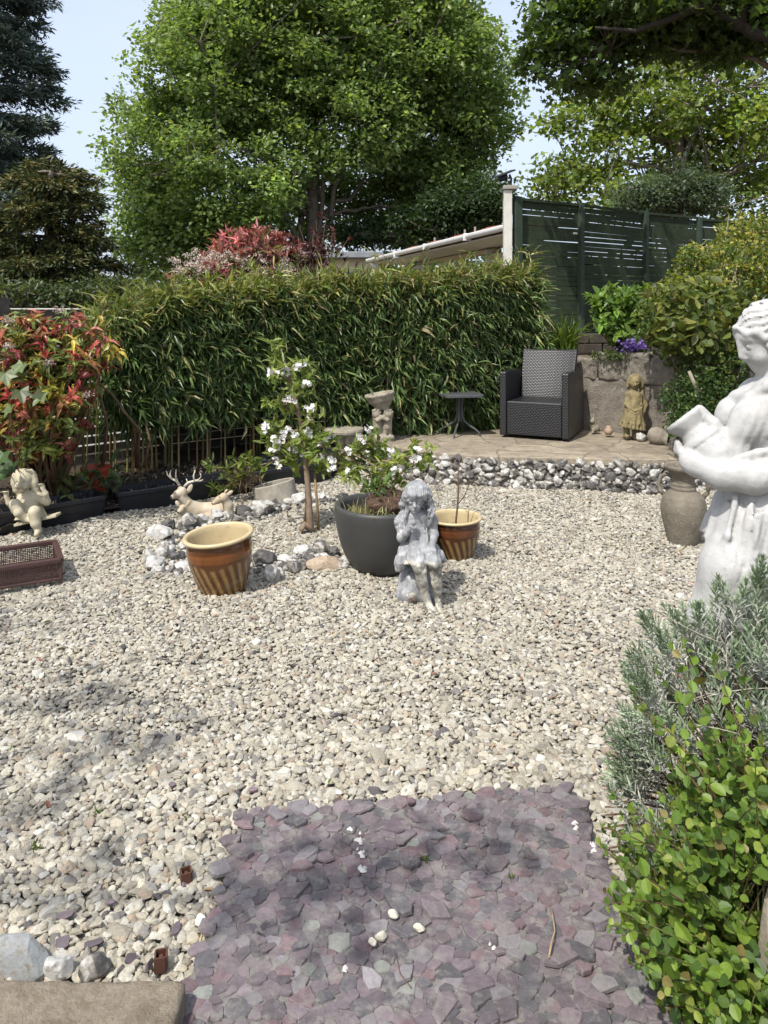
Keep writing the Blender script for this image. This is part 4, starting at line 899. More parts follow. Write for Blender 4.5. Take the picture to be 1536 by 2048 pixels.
weed('dry grass tuft growing at the foot of the left brown pot', 432, 1192, .0, 14, .06, 6, ((.35, .3, .12), (.25, .24, .08)), 'grass_tuft', 'grass', 1.4)

# ------------------------------------------------------------------ ring of edging flints round the apple tree
ROCKS = [(316, 1086, 48, 34, .30, 'large white flint at the upper left of the tree ring'), (334, 1066, 28, 24, .62, 'dark flint behind the largest white one in the tree ring'),
 (296, 1128, 20, 30, .30, 'upright white flint at the far left of the tree ring'), (322, 1126, 34, 32, .45, 'grey and white flint in the left pile of the tree ring'),
 (338, 1112, 18, 16, .28, 'small white flint on top of the left pile'), (350, 1128, 28, 28, .64, 'dark brown flint in the left pile, beside the pot'),
 (306, 1146, 44, 28, .28, 'spiky white flint at the front left foot of the pile'), (360, 1152, 38, 28, .32, 'white flint leaning on the left side of the brown pot'), (368, 1104, 22, 20, .35, 'white flint peeping over the left rim of the brown pot'),
 (374, 1064, 44, 28, .50, 'grey flint lying in front of the fawn'), (402, 1052, 24, 20, .30, 'white flint lying between fawn and doe'), (431, 1046, 24, 24, .24, 'square white flint in front of the doe'),
 (452, 1042, 26, 18, .42, 'pale grey flint at the foot of the doe'), (486, 1036, 34, 22, .62, 'dark mottled flint right of the doe'), (520, 1034, 38, 30, .42, 'white and grey flint in front of the concrete ring'),
 (548, 1020, 20, 18, .60, 'small dark flint by the concrete ring'), (577, 1014, 22, 16, .34, 'small angular white flint right of the concrete ring'), (600, 1012, 28, 22, .30, 'round white flint behind the apple trunk'),
 (637, 1006, 28, 16, .32, 'flat white flint just right of the tree stakes'), (688, 1008, 30, 16, .56, 'grey flint behind the left rim of the dark pot'), (706, 1006, 18, 16, .30, 'small white flint behind the dark pot'),
 (528, 1138, 50, 34, .68, 'large dark grey flint right of the brown pot'), (540, 1172, 34, 42, .40, 'tall white faced flint standing in front of the dark one'), (560, 1162, 20, 26, .28, 'slim white flint beside the tall white faced one'),
 (570, 1136, 32, 26, .28, 'bright white flint in the middle of the front row'), (590, 1152, 38, 28, .52, 'mottled grey flint at the front of the ring'), (606, 1118, 30, 20, .29, 'flat white flint like a shell in the front row'),
 (641, 1120, 36, 34, .50, 'glassy grey knobbly flint left of the dark pot'), (669, 1120, 24, 22, .70, 'dark flint touching the dark pot'), (688, 1142, 18, 16, .30, 'small white flint at the foot of the dark pot'),
 (598, 1168, 14, 10, .3, 'tiny white flint in front of the mottled grey one'), (620, 1132, 22, 18, .66, 'small brown flint between the flat white and grey ones')]
for i, (px, py, w, h, c, lab) in enumerate(ROCKS):
    d = FPX * EYE / (py - HY); s = d / FPX
    loose('edging_flint', lab, px, py - 3, 0.0, w * s * 1.2, h * s * 1.2, w * s * 1.1, (c + .05, 0, 0), M_flint, 800 + i, 'flint', 'flints edging the tree ring', 4, 16, lump=.42)
rr = rg(63); q = MB(); ringp = [(296, 1132), (330, 1100), (374, 1066), (431, 1050), (486, 1040), (520, 1036), (577, 1016), (637, 1008), (706, 1006)], [(306, 1146), (360, 1150), (440, 1150), (528, 1140), (570, 1138), (606, 1124), (641, 1122), (688, 1140)]
for L_ in ringp:
    for (pa, pb) in zip(L_[:-1], L_[1:]):
        for _ in range(26):
            t = rr.random(); g_ = G(pa[0] + (pb[0] - pa[0]) * t + rr.normal(0, 4), pa[1] + (pb[1] - pa[1]) * t + rr.normal(0, 4), .0); w = rr.uniform(.013, .034); V, F = rock(rr, (w, w * .8, w * .7), 2, 8, .3); q.add(V @ rotm(rr.uniform(-30, 30), 0, rr.uniform(0, 360)).T + g_ + [0, .03, w * .35 + rr.uniform(0, .02)], F, (np.clip(rr.normal(.50, .1), .3, .75), 0, 0))
tag(q.build('flint_rubble', M_flint), 'small flint rubble filling the ring round the apple tree', 'rubble', kind='stuff')
loose('edging_stone', 'long tan stone lying in front of the glassy grey flint', 650, 1143, 0.0, .22, .10, .12, (.34, .27, .20), M_beige, 840, 'stone', sub=3, rz=0.05)
# ------------------------------------------------------------------ pots, urn, ring, basket, troughs
def glaze(name, top, band, drip):
    """brown glazed pot: glossy glaze with pale combed flutes (colour by angle and height)"""
    m, n, l, b = newmat(name); co = n.new('ShaderNodeTexCoord').outputs['Object']
    at = nd(n, 'ShaderNodeAttribute', attribute_name='Col').outputs['Color']
    v = ramp(n, l, noise(n, l, 9, 6, .7, co, 1.2), [(.3, .72), (.7, 1.2)])
    l.new(mix(n, l, 1.0, at, v, 'MULTIPLY'), b.inputs['Base Color'])
    b.inputs['Roughness'].default_value = .16; b.inputs['Specular IOR Level'].default_value = .55; b.inputs['Coat Weight'].default_value = .25
    bump(n, l, noise(n, l, 30, 5, .6, co), b, .12, .004); return m
M_glaze = glaze('brown_glaze', 0, 0, 0)
M_rimglaze = mat('cream_glaze', (.50, .40, .23), (.42, .33, .19), 10, .35, .45, .1, .003, 30, spots=[((.24, .17, .09), 26, .6, .8)])
M_soil = mat('potting_soil', (.085, .06, .04), (.15, .11, .075), 30, .95, .1, 1.0, .012, 70)
def glazed_pot(label, base, Rr, H, tilt, shade, seed):
    o = thing('glazed_pot', label, 'pot', base, group='brown glazed pots on the gravel'); rt = rotm(*tilt); n = 168
    z = np.concatenate([np.linspace(0, .60, 25), np.linspace(.62, .86, 10), [.875, .885, .90, .92, .935]]) 
    rad = np.interp(z, [0, .1, .3, .55, .75, .86, .885, .935], [.60, .665, .775, .89, .93, .915, .905, .91])
    th = np.arange(n) / n * 2 * math.pi
    RR = np.repeat(rad[:, None], n, 1); sw = th[None] + .55 * (z[:, None] - .3)
    fl = np.clip(np.cos(sw * 21) * 1.8 + .25, 0, 1) * np.clip((.60 + .03 * np.sin(th * 5)[None] - z[:, None]) / .03, 0, 1) * np.clip(z[:, None] / .05, 0, 1)
    RR = RR - .018 * fl; RR = RR - .012 * (np.abs(z[:, None] - .66) < .012) - .008 * (np.abs(z[:, None] - .80) < .012)
    V = np.stack([RR * np.cos(th) * Rr, RR * np.sin(th) * Rr, np.repeat(z[:, None], n, 1) * H], -1).reshape(-1, 3)
    g1 = np.array(shade); pale = np.array([.25, .15, .05]); bandc = g1 * np.where((z > .66) & (z < .80), 1.9, 1.0)[:, None]
    C = bandc[:, None] * (1 - fl[..., None]) + pale * fl[..., None]; C = C.reshape(-1, 3)
    q = MB(); i = np.arange(len(z) - 1)[:, None] * n; j = np.arange(n)[None]; k = (j + 1) % n
    q.add(V @ rt.T + base, [np.stack([i + j, i + k, i + n + k, i + n + j], -1).reshape(-1, 4), np.arange(n)[::-1][None]], C); q.build('body', M_glaze, o, smooth=True)
    q = MB(); prof = [(.905, .925), (.96, .935), (1.0, .955), (1.005, .975), (.985, .992), (.94, 1.0), (.89, .992), (.865, .97), (.85, .90), (.80, .55), (.74, .42)]
    q.lathe([(a * Rr, b_ * H) for a, b_ in prof], 72, base, rt); q.build('rim', M_rimglaze, o, smooth=True)
    q = MB(); rr = rg(seed); prof = [(.002, .60), (.2, .61), (.4, .58), (.6, .60), (.81, .57)]
    q.lathe([(a * Rr, b_ * H) for a, b_ in prof], 40, base, rt); q.build('soil', M_soil, o, smooth=True); return o
s1 = 4.12 / FPX
glazed_pot('brown glazed fluted pot standing alone at the front left, empty', np.array([-.885, 4.15, -.008]), .193, .338, (3, -5, 0), (.085, .028, .006), 1)
p2 = np.array([.448, 4.72, -.008]); glazed_pot('brown glazed fluted pot behind the seated girl, with a bare twig', p2, .172, .27, (1, -1, 0), (.060, .020, .006), 2)
# the bare twig and seedlings in it
tw = thing('bare_sapling', 'thin bare twig growing in the right brown glazed pot', 'sapling', p2 + [0.0, 0, .15])
q = MB(); b0 = p2 + [.0, 0, .15]; q.tube([b0, b0 + [.005, 0, .09], b0 + [.014, 0, .17], b0 + [.020, 0, .28], b0 + [.018, 0, .38], b0 + [.03, 0, .47]], [.0075, .0065, .006, .005, .004, .002], 7)
q.tube([b0 + [.016, 0, .19], b0 + [.06, -.01, .25], b0 + [.085, 0, .31], b0 + [.12, 0, .35]], [.004, .003, .0025, .0015], 6); q.tube([b0 + [.02, 0, .30], b0 + [-.02, 0, .36]], [.003, .0015], 5); q.tube([b0 + [.085, 0, .31], b0 + [.09, .01, .37]], [.0025, .001], 5)
q.build('stem', M_twig, tw, smooth=True)
q = MB(); rr = rg(71); n = 60; a = rr.uniform(0, 6.28, n); rad = rr.uniform(.05, .125, n); pos = p2 + np.column_stack([rad * np.cos(a), rad * np.sin(a), np.full(n, .165)])
D = rdir(rr, n) + [0, 0, 1.4]; q.inst(LEAF6, pos, D, rdir(rr, n), .045, .018, palette(rr, n, [(.09, .15, .03), (.14, .2, .04)])); tag(q.build('seedlings', M_leaf, loc=p2 + [0, 0, .16]), 'small green seedlings inside the right brown glazed pot', 'seedlings')

# dark grey planter
dp_ = thing('planter', 'large matt dark grey round planter left of the seated girl', 'planter', (-.005, 4.55, -.01)); c0 = np.array([-.005, 4.56, -.012])
prof = [(.002, 0), (.15, 0), (.175, .006), (.205, .04), (.238, .10), (.266, .18), (.284, .26), (.293, .33), (.296, .375), (.292, .392), (.28, .397), (.266, .392), (.258, .37), (.25, .28), (.235, .22)]
q = MB(); q.lathe(prof, 96, c0); q.build('body', mat('dark_grey_stoneware', (.042, .042, .040), (.055, .055, .052), 3, .48, .35, .12, .004, 40, spots=[((.075, .07, .06), 4, .6, .85)]), dp_, smooth=True)
q = MB(); q.lathe([(.002, .34), (.08, .338), (.16, .33), (.25, .31)], 48, c0); q.build('soil', M_soil, dp_, smooth=True)
# root ball in it
rr = rg(72); S = SDF(c0 + [-.20, -.20, .28], c0 + [.24, .22, .52], .007); S.ell(c0 + [.045, .02, .385], (.150, .13, .085), .02); f1 = sinnoise(rr, 45); f2 = sinnoise(rr, 130)
S.disp(lambda X, Y, Z: .010 * f1(X, Y, Z) + .006 * f2(X, Y, Z))
rb = thing('potted_plant', 'uprooted fibrous root ball with sprouting leaves in the dark grey planter', 'plant', c0 + [.05, .02, .33])
S.build('root_ball', mat('fibrous_roots', (.055, .033, .026), (.13, .085, .06), 60, .95, .1, 1.0, .01, 150, spots=[((.20, .14, .09), 120, .6, .75)]), rb)
q = MB()
for k in range(170):
    d = rdir(rr, 1)[0]; d[2] = abs(d[2]); a = c0 + [.045, .02, .385] + d * [.145, .125, .08]; e = a + rdir(rr, 1)[0] * .05 + d * .02
    q.tube([a, (a + e) / 2 + rdir(rr, 1)[0] * .012, e], [.0016, .0013, .0008], 4, col=palette(rr, 1, [(.18, .12, .08), (.08, .045, .035), (.25, .19, .12)])[0], cap=False)
q.build('root_fibres', vcol_mat('root_fibre', .9, .1, 0), rb)
q = MB(); 
for k in range(9):
    a = c0 + [rr.uniform(-.06, .08), rr.uniform(-.05, .05), .44]; e = a + [rr.uniform(-.10, .10), rr.uniform(-.05, .05), rr.uniform(.06, .18)]; q.tube([a, (a + e) / 2 + [.01, 0, .01], e], [.003, .0025, .0015], 5)
    
q.build('shoots', M_twig, rb)
q = MB(); n = 70; pos = c0 + [-.02, 0, .50] + rr.normal(0, 1, (n, 3)) * [.055, .04, .035]; leaf_cloud(q, rr, pos, .055, .024, palette(rr, n, [(.09, .15, .035), (.13, .20, .045), (.06, .11, .03)]), LEAF6, up=.8, droop=-.3); q.build('leaves', M_leaf, rb)
gr = thing('grass_tuft', 'pale grass tuft growing inside the left rim of the dark grey planter', 'grass', c0 + [-.17, -.08, .33])
q = MB()
def blades(q, r_, base, n, L, spread, W, cols, droop=.5, seg=6):
    for k in range(n):
        b_ = base + r_.normal(0, 1, 3) * [spread * .25, spread * .25, 0]; a = r_.uniform(0, 6.283); l_ = L * r_.uniform(.5, 1.1); d = np.array([math.cos(a), math.sin(a), 0]) * r_.uniform(.15, .7)
        t = np.linspace(0, 1, seg)[:, None]; p = b_ + d * l_ * t ** 1.3 + np.array([0, 0, 1]) * l_ * (t - droop * t ** 2.2 * np.linalg.norm(d) * 1.4)
        s = nrm(np.cross(d, [0, 0, 1])); w = W * (1 - t ** 2) + .0005; V = np.stack([p - s * w / 2, p + s * w / 2 + [0, 0, W * .2]], 1).reshape(-1, 3); i = np.arange(seg - 1) * 2
        q.add(V, np.stack([i, i + 1, i + 3, i + 2], 1), palette(r_, 1, cols)[0])
blades(q, rr, c0 + [-.15, -.11, .33], 60, .14, .16, .006, [(.30, .28, .12), (.14, .19, .05), (.40, .36, .2)]); blades(q, rr, c0 + [-.02, -.19, .335], 16, .16, .2, .006, [(.30, .32, .15), (.2, .24, .09)], .9); q.build('blades', M_leaf, gr)

# stone urn with handles, right
ub = G(1374, 1094, 0.0); ub[1] += .06; sc = ub[1] / FPX
un = thing('stone_urn', 'weathered two handled stone urn standing left of the white statue', 'urn', ub)
prof = [(0.5, 0), (26, 0), (29, 3), (31, 10), (36, 30), (41.5, 52), (44, 70), (43, 84), (38, 97), (29, 105), (23.5, 109), (24.5, 113), (22.5, 117), (23, 121), (21, 124), (22, 134), (28, 143), (34, 148), (37, 152), (38, 156), (36, 159), (31, 158), (27, 150), (22, 140), (19, 128), (17, 118)]
q = MB(); rr = rg(73); f1 = sinnoise(rr, 30)
def wob(V, th): 
    f = 1 + .012 * f1(V[..., 0], V[..., 1], V[..., 2]); V = V.copy(); V[..., 0] *= f; V[..., 1] *= f; return V
dense = np.array(prof, float); tt = np.linspace(0, len(dense) - 1, 110); dense = np.stack([np.interp(tt, np.arange(len(dense)), dense[:, i]) for i in (0, 1)], 1)
q.lathe(dense * sc, 72, ub, wob=wob)
M_urn = mat('lichened_urn', (.21, .185, .145), (.13, .112, .085), 12, .92, .2, 1.0, .008, 70, spots=[((.42, .39, .33), 60, .64, .72), ((.07, .06, .045), 26, .62, .72)])
q.build('body', M_urn, un, smooth=True)
for sg in (1, -1):
    a = math.radians(-12 if sg > 0 else 150); dx = np.array([math.cos(a), math.sin(a), 0]); q = MB()
    q.tube([ub + (dx * x + np.array([0, 0, z])) * sc for x, z in ((22, 134), (32, 137), (42, 132), (47, 118), (45, 104), (37, 96))], np.array([4, 4.4, 4.6, 4.6, 4.4, 4.8]) * sc, 9); q.build('handle', M_urn, un, smooth=True)

# concrete ring leaning in the gravel
cr_ = thing('concrete_ring', 'pale concrete pipe ring sunk at a slant in the gravel behind the doe', 'pipe ring', G(545, 1012)); cc = G(548, 1008) + [0, .14, .01]
q = MB(); ro, ri, hh = .175, .150, .13; q.lathe([(ri, -.05), (ri, hh - .004), (ri + .006, hh), (ro - .006, hh), (ro, hh - .006), (ro, -.05)], 64, cc, rotm(-5, -13, 0)); q.build('body', mat('pipe_concrete', (.36, .33, .275), (.22, .20, .165), 14, .92, .2, .8, .006, 60), cr_, smooth=False)
q = MB(); q.lathe([(.001, .05), (.08, .055), (ri, .045)], 40, cc, rotm(-5, -13, 0)); q.build('soil', M_soil, cr_, smooth=True)

# black plastic troughs
M_trough = mat('black_trough_plastic', (.012, .0135, .017), (.02, .022, .026), 3, .38, .45, .05, .002, 40, spots=[((.05, .048, .045), 12, .62, .85)])
def trough(label, a, b, w, h, ang=None):
    a = np.array(a); b = np.array(b); u2 = nrm(b - a); L = np.linalg.norm(b - a); n2 = np.array([-u2[1], u2[0]]); c = (a + b) / 2 + n2 * w / 2; rz = math.atan2(u2[1], u2[0]); rt = rotm(0, 0, math.degrees(rz))
    o = thing('planter_trough', label, 'trough', (c[0], c[1], 0), group='black plastic troughs along the border')
    def rr_(hx, hy, z, rad, k=6):
        pts = []
        for (sx, sy, a0) in ((1, 1, 0), (-1, 1, 90), (-1, -1, 180), (1, -1, 270)):
            for t in np.linspace(0, 90, k): pts.append((sx * (hx - rad) + rad * math.cos(R(a0 + t)), sy * (hy - rad) + rad * math.sin(R(a0 + t)), z))
        return np.array(pts)
    hx, hy = L / 2, w / 2
    rings = [rr_(hx - .03, hy - .03, 0, .03), rr_(hx - .012, hy - .012, h * .72, .04), rr_(hx - .006, hy - .006, h * .8, .045), rr_(hx, hy, h * .82, .05), rr_(hx, hy, h * .96, .05), rr_(hx - .008, hy - .008, h, .045), rr_(hx - .02, hy - .02, h * .97, .04), rr_(hx - .035, hy - .035, .02, .03)]
    k = len(rings[0]); q = MB(); V = np.concatenate(rings) @ rt.T + [c[0], c[1], 0]; i = np.arange(len(rings) - 1)[:, None] * k; j = np.arange(k)[None]; j2 = (j + 1) % k
    q.add(V, [np.stack([i + j, i + j2, i + k + j2, i + k + j], -1).reshape(-1, 4), np.arange(k)[::-1][None], (np.arange(k) + (len(rings) - 1) * k)[None]]); q.build('body', M_trough, o)
trough('black plastic trough under the swinging child, cut off by the left edge', (-3.55, 4.30), (-2.07, 5.66), .27, .165)
trough('black plastic trough behind the stag, second from the left', (-2.03, 5.70), (-1.20, 6.30), .27, .165)
trough('black plastic trough behind the concrete ring and apple tree', (-1.12, 6.32), (-.50, 6.80), .24, .19)
trough('black plastic trough standing behind the one at the apple tree', (-1.12, 6.72), (-.42, 7.18), .24, .21)

# brown woven mesh basket, far left
M_mesh = mat('brown_wire', (.075, .04, .035), (.05, .028, .026), 10, .45, .4, .3, .002, 60)
kb = thing('mesh_basket', 'dark brown wire mesh tray cut off by the left edge', 'tray', (-2.1, 4.4, 0))
c = np.array([-1.83, 4.25, .035]); u3 = nrm(np.array([-.86, -.47, 0])); v3 = nrm(np.array([-.47, .86, 0])); Lx, Ly, Hh = .95, .38, .105
def bp(a, b_, z): return c + u3 * a + v3 * b_ + np.array([0, 0, z])
q = MB(); corners = [(0, 0), (0, Ly), (Lx, Ly), (Lx, 0)]
for z, rad in ((Hh, .0155), (.0, .010)):
    loop = []
    for (a, b_) in corners: loop.append(bp(a, b_, z))
    for k in range(4): q.beam(loop[k], loop[(k + 1) % 4], rad * 2.0, rad * 1.6)
for (a, b_) in corners: q.beam(bp(a, b_, -.035), bp(a, b_, Hh), .016, .016)
bev(q.build('frame', M_mesh, kb), .004)
q = MB(); w_ = .0036
def sheet(o_, e1, l1, e2, l2, s=.0100):
    for t in np.arange(s, l1, s): q.beam(o_ + e1 * t, o_ + e1 * t + e2 * l2, w_, w_)
    for t in np.arange(s, l2, s): q.beam(o_ + e2 * t, o_ + e2 * t + e1 * l1, w_, w_)
z3 = np.array([0, 0, 1.0])
sheet(bp(0, 0, 0), u3, Lx, z3, Hh); sheet(bp(0, Ly, 0), u3, Lx, z3, Hh); sheet(bp(0, 0, 0), v3, Ly, z3, Hh); sheet(bp(0, 0, .004), u3, Lx, v3, Ly, .016)
q.build('mesh', M_mesh, kb)

# terracotta pot in the photinia's shade
tp = G(165, 1000, .12); tp = np.array([-2.30, 5.98, .11]); o = thing('red_pot', 'orange red plastic flower pot half hidden in the shade under the photinia', 'pot', tp)
q = MB(); q.lathe([(.001, 0), (.075, 0), (.10, .17), (.112, .172), (.115, .20), (.108, .20), (.095, .17), (.09, .15), (.001, .15)], 40, tp); q.build('body', mat('red_plastic', (.36, .055, .025), (.28, .045, .02), 4, .5, .4), o, smooth=False)
# ------------------------------------------------------------------ statues and ornaments (sculpted)
def frame(D0):
    s = D0 / FPX
    def W(px, py, dy=0.0):           # a point of the figure: position in its own upright plane, dy = depth offset in the same unit
        return np.array([(px - CX) * s, D0 + dy * s, EYE - (py - HY) * s])
    return W, s
# --- white lady with a jug
W, s = frame(2.3)
S = SDF(W(1325, 1700, -135), W(1680, 580, 140), .0052)
def seq(pts, rs, k): S.chain([W(*p) for p in pts], np.array(rs) * s, k * s)
def el(c, r3, k, rot=None, mode='u'): S.ell(W(*c), np.array(r3) * s, k * s, rot, mode)
# legs, skirt
seq([(1510, 1010, -30), (1448, 1120, -45), (1416, 1225, -40), (1428, 1370, -30), (1440, 1560, -20), (1410, 1600, -25)], [66, 60, 52, 42, 26, 22], 20)
seq([(1575, 1000, 25), (1585, 1300, 15), (1580, 1600, 10)], [74, 62, 46], 20)
def fold(n_, amp): return lambda th, t: 1 + amp * (t ** .7) * np.sin(n_ * th + 1.2 * np.sin(2 * th)) + amp * .5 * np.sin((n_ * 2 + 1) * th + 1)
S.rev(W(1535, 955, 0), W(1520, 1085, -5), np.array([(0, 68 * s), (.4, 92 * s), (1, 108 * s)]), 14 * s, mod=fold(11, .045))
S.rev(W(1550, 955, -4), W(1566, 1152, -12), np.array([(0, 70 * s), (.5, 92 * s), (1, 104 * s)]), 8 * s, mod=fold(9, .06))
S.rev(W(1575, 1150, 0), W(1585, 1600, 5), np.array([(0, 80 * s), (.5, 86 * s), (1, 92 * s)]), 10 * s, mod=fold(8, .06))
# torso
el((1548, 860, 0), (72, 80, 100), 10); el((1553, 935, 0), (64, 66, 60), 24)
el((1484, 836, -32), (37, 36, 40), 22); el((1486, 836, 36), (37, 36, 40), 22); el((1520, 836, 0), (40, 60, 44), 20)
seq([(1455, 868, -34), (1470, 940, -40)], [16, 20], 26)
seq([(1552, 800, -72), (1552, 800, 72)], [40, 40], 24)
seq([(1562, 770, -18), (1510, 812, -22), (1476, 848, -30)], [34, 34, 30], 12); seq([(1562, 770, 20), (1510, 812, 24), (1476, 848, 30)], [34, 34, 30], 12)
seq([(1486, 790, -28), (1512, 768, -48), (1548, 752, -56)], [9, 10, 12], 7); seq([(1484, 792, -28), (1484, 796, 30)], [9, 9], 10)
# belt
S.rev(W(1540, 952, 0), W(1540, 962, 0), np.array([(0, 72 * s), (1, 73 * s)]), 4 * s)
# sash flap with a rounded end
el((1481, 1062, -97), (22, 9, 70), 5, rotm(0, -6, 14)); el((1486, 1112, -103), (21, 9, 24), 4, rotm(0, -6, 14)); el((1462, 1058, -84), (20, 9, 78), 5, rotm(0, 4, 20)); el((1506, 1050, -100), (12, 8, 62), 5, rotm(0, -8, 6))
seq([(1440, 980, -62), (1424, 1050, -72), (1412, 1092, -66)], [7, 8, 7], 6)
# neck and head
seq([(1548, 715, 0), (1560, 800, 0)], [31, 40], 18)
fr_ = rotm(0, 27, 0)
el((1540, 656, 0), (60, 50, 58), 8); el((1514, 697, 0), (31, 37, 52), 14, rotm(0, 27, 0) if False else np.array([[.89, 0, -.46], [0, 1, 0], [.46, 0, .89]]) @ np.eye(3))
el((1519, 733, 0), (13, 17, 11), 14)
seq([(1477, 684, 0), (1484, 713, 0)], [5, 7.5], 7); el((1490, 717, -5), (6, 6, 4), 4); el((1490, 717, 5), (6, 6, 4), 4); el((1492, 722.5, 0), (5, 10, 2.2), 2, mode='s')
el((1501, 725, 0), (7, 11, 4), 4); el((1505, 732, 0), (6, 9, 4), 4)
seq([(1480, 676, -8), (1488, 676, -26), (1500, 680, -34)], [4, 4, 4], 6); seq([(1480, 676, 8), (1488, 676, 26), (1500, 680, 34)], [4, 4, 4], 6)
for sg in (-1, 1):
    el((1487, 693, 19 * sg), (9, 8, 7), 5, mode='s'); el((1493, 693, 18 * sg), (9, 9, 7), 3); el((1508, 712, 22 * sg), (14, 15, 14), 10)
el((1560, 690, -46), (8, 6, 14), 4)
# hair: waved locks sweeping back from the forehead
hr = rg(81)
el((1500, 671, 0), (25, 35, 20), 8)
def hairf(X, Y, Z):                  # waved strands sweeping back from the forehead, only on the hair side of the hairline
    px = X / s + CX; py = HY - (Z - EYE) / s; dy = (Y - 2.3) / s
    v = py + .42 * (px - 1500) + 7 * np.sin((px - 1470) / 15.0 + np.abs(dy) / 22) + .45 * np.abs(dy)
    m_ = np.clip((660 + (px - 1472) * .48 - .18 * np.abs(dy) - py) / 9, 0, 1) * np.clip((720 - py) / 10, 0, 1)
    return m_ * (-.007 + .0085 * np.abs(np.sin(v * math.pi / 15.0)) ** .7 + .0018 * np.sin(v * 2 * math.pi / 6.1))
S.disp(hairf, W(1440, 740, -80), W(1660, 585, 80))
seq([(1475, 657, -6), (1484, 668, -24), (1494, 664, -38), (1508, 676, -43), (1526, 671, -48), (1552, 684, -50)], [5, 7, 8, 7, 9, 9], 3); seq([(1516, 690, -46), (1532, 686, -50), (1552, 694, -52)], [7, 8, 8], 3); seq([(1534, 700, -47), (1556, 706, -50), (1575, 700, -48)], [7, 9, 9], 3)
seq([(1474, 656, 6), (1492, 668, 34), (1520, 674, 46), (1552, 682, 50)], [7, 9, 10, 10], 4); el((1598, 690, 0), (26, 26, 26), 10)
# near arm
seq([(1552, 806, -78), (1540, 870, -90), (1528, 912, -94)], [38, 38, 36], 10)
seq([(1526, 914, -94), (1470, 936, -78), (1420, 938, -50), (1390, 926, -26)], [36, 33, 30, 25], 8)
seq([(1500, 893, -118), (1516, 905, -126), (1506, 930, -122)], [5, 5, 5], 6); seq([(1440, 905, -66), (1470, 892, -84), (1500, 880, -100)], [7, 8, 8], 6)
el((1378, 918, -18), (26, 20, 26), 12)
for i, (a, b_, c) in enumerate(((-6, 0, 18), (4, -4, 24), (14, -3, 22), (22, 3, 16))):
    seq([(1372 + i * 2, 918, -10 + a), (1359 + b_ + i * 3, 902, a + 2), (1356 + i * 3, 888, a + 6)], [9, 8, 6], 3)
# far arm
seq([(1552, 806, 76), (1512, 890, 90), (1440, 900, 62), (1405, 880, 40)], [38, 33, 28, 20], 8)
# jug
ja, jb = np.array(W(1374, 838, 22)), np.array(W(1438, 926, -22))
seq([(1402, 822, 6), (1422, 846, -14), (1440, 874, -26), (1450, 894, -34)], [11, 11, 12, 12], 8)
S.rev(ja, jb, np.array([(0, 39), (.06, 41), (.13, 37), (.25, 29), (.36, 32), (.43, 43), (.50, 45), (.53, 42), (.56, 44), (.8, 46), (1, 40)]) * [1, s], 3 * s)
S.rev(ja - (jb - ja) * .02, ja + (jb - ja) * .22, np.array([(0, 31), (.5, 27), (1, 18)]) * [1, s], 3 * s, 's')
f1, f2 = sinnoise(hr, 38), sinnoise(hr, 190)
def cut(pts, r0=2.0): S.chain([W(*p) for p in pts], np.full(len(pts), r0 * s), 4 * s, 's')
cut([(1548, 775, -112), (1524, 830, -124), (1512, 880, -128), (1500, 903, -128)]); cut([(1462, 897, -104), (1490, 886, -122), (1510, 905, -132), (1532, 920, -134)]); cut([(1495, 805, -70), (1484, 850, -76), (1478, 900, -76)]); cut([(1516, 800, -100), (1500, 860, -96), (1494, 890, -100)])
cut([(1462, 985, -100), (1446, 1040, -108), (1440, 1100, -104)]); cut([(1500, 985, -108), (1512, 1060, -118), (1518, 1130, -124)]); cut([(1530, 985, -112), (1546, 1060, -122), (1552, 1140, -126)]); cut([(1448, 958, -78), (1500, 962, -98), (1545, 955, -104)])
def drape(X, Y, Z):                  # pulled cloth: fine folds on the bodice, deeper gathers under the belt
    px = X / s + CX; py = HY - (Z - EYE) / s; dy = (Y - 2.3) / s
    b1 = np.clip((py - 800) / 30, 0, 1) * np.clip((950 - py) / 20, 0, 1) * np.clip((px - 1440) / 20, 0, 1) * np.clip((20 - dy) / 60, 0, 1)
    b2 = np.clip((py - 966) / 25, 0, 1) * np.clip((1150 - py) / 20, 0, 1) * np.clip((px - 1405) / 25, 0, 1)
    return .0012 * b1 * np.sin((px + .42 * (py - 800)) * 2 * math.pi / 17 + 1.6 * np.sin(py / 31)) + .0042 * b2 * np.sin((px + .22 * (py - 960) + .4 * dy) * 2 * math.pi / 30 + 1.3 * np.sin(py / 47)) + .0015 * b2 * np.sin((px + .3 * (py - 960)) * 2 * math.pi / 12)
S.disp(drape); S.disp(lambda X, Y, Z: .0012 * f1(X, Y, Z) + .0007 * f2(X, Y, Z))
m, n, l, b = newmat('white_painted_stone'); co = n.new('ShaderNodeTexCoord').outputs['Object']
col = ramp(n, l, noise(n, l, 10, 8, .7, co), [(.3, (.31, .305, .29)), (.5, (.41, .405, .395)), (.75, (.46, .455, .445))])
col = mix(n, l, ramp(n, l, noise(n, l, 55, 8, .75, co), [(.54, 0.0), (.68, .5)]), col, (.22, .25, .22)); col = mix(n, l, ramp(n, l, noise(n, l, 7, 6, .7, co), [(.6, 0.0), (.8, .4)]), col, (.38, .365, .325))
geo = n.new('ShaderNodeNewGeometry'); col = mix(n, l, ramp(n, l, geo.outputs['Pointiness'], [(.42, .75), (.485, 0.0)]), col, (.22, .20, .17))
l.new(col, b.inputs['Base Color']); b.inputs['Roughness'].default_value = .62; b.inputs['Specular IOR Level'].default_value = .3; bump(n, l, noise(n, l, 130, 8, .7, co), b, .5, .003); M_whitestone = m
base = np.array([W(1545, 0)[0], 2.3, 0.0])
lady = thing('lady_statue', 'tall white statue of a draped woman pouring from a jug, at the right edge', 'statue', base)
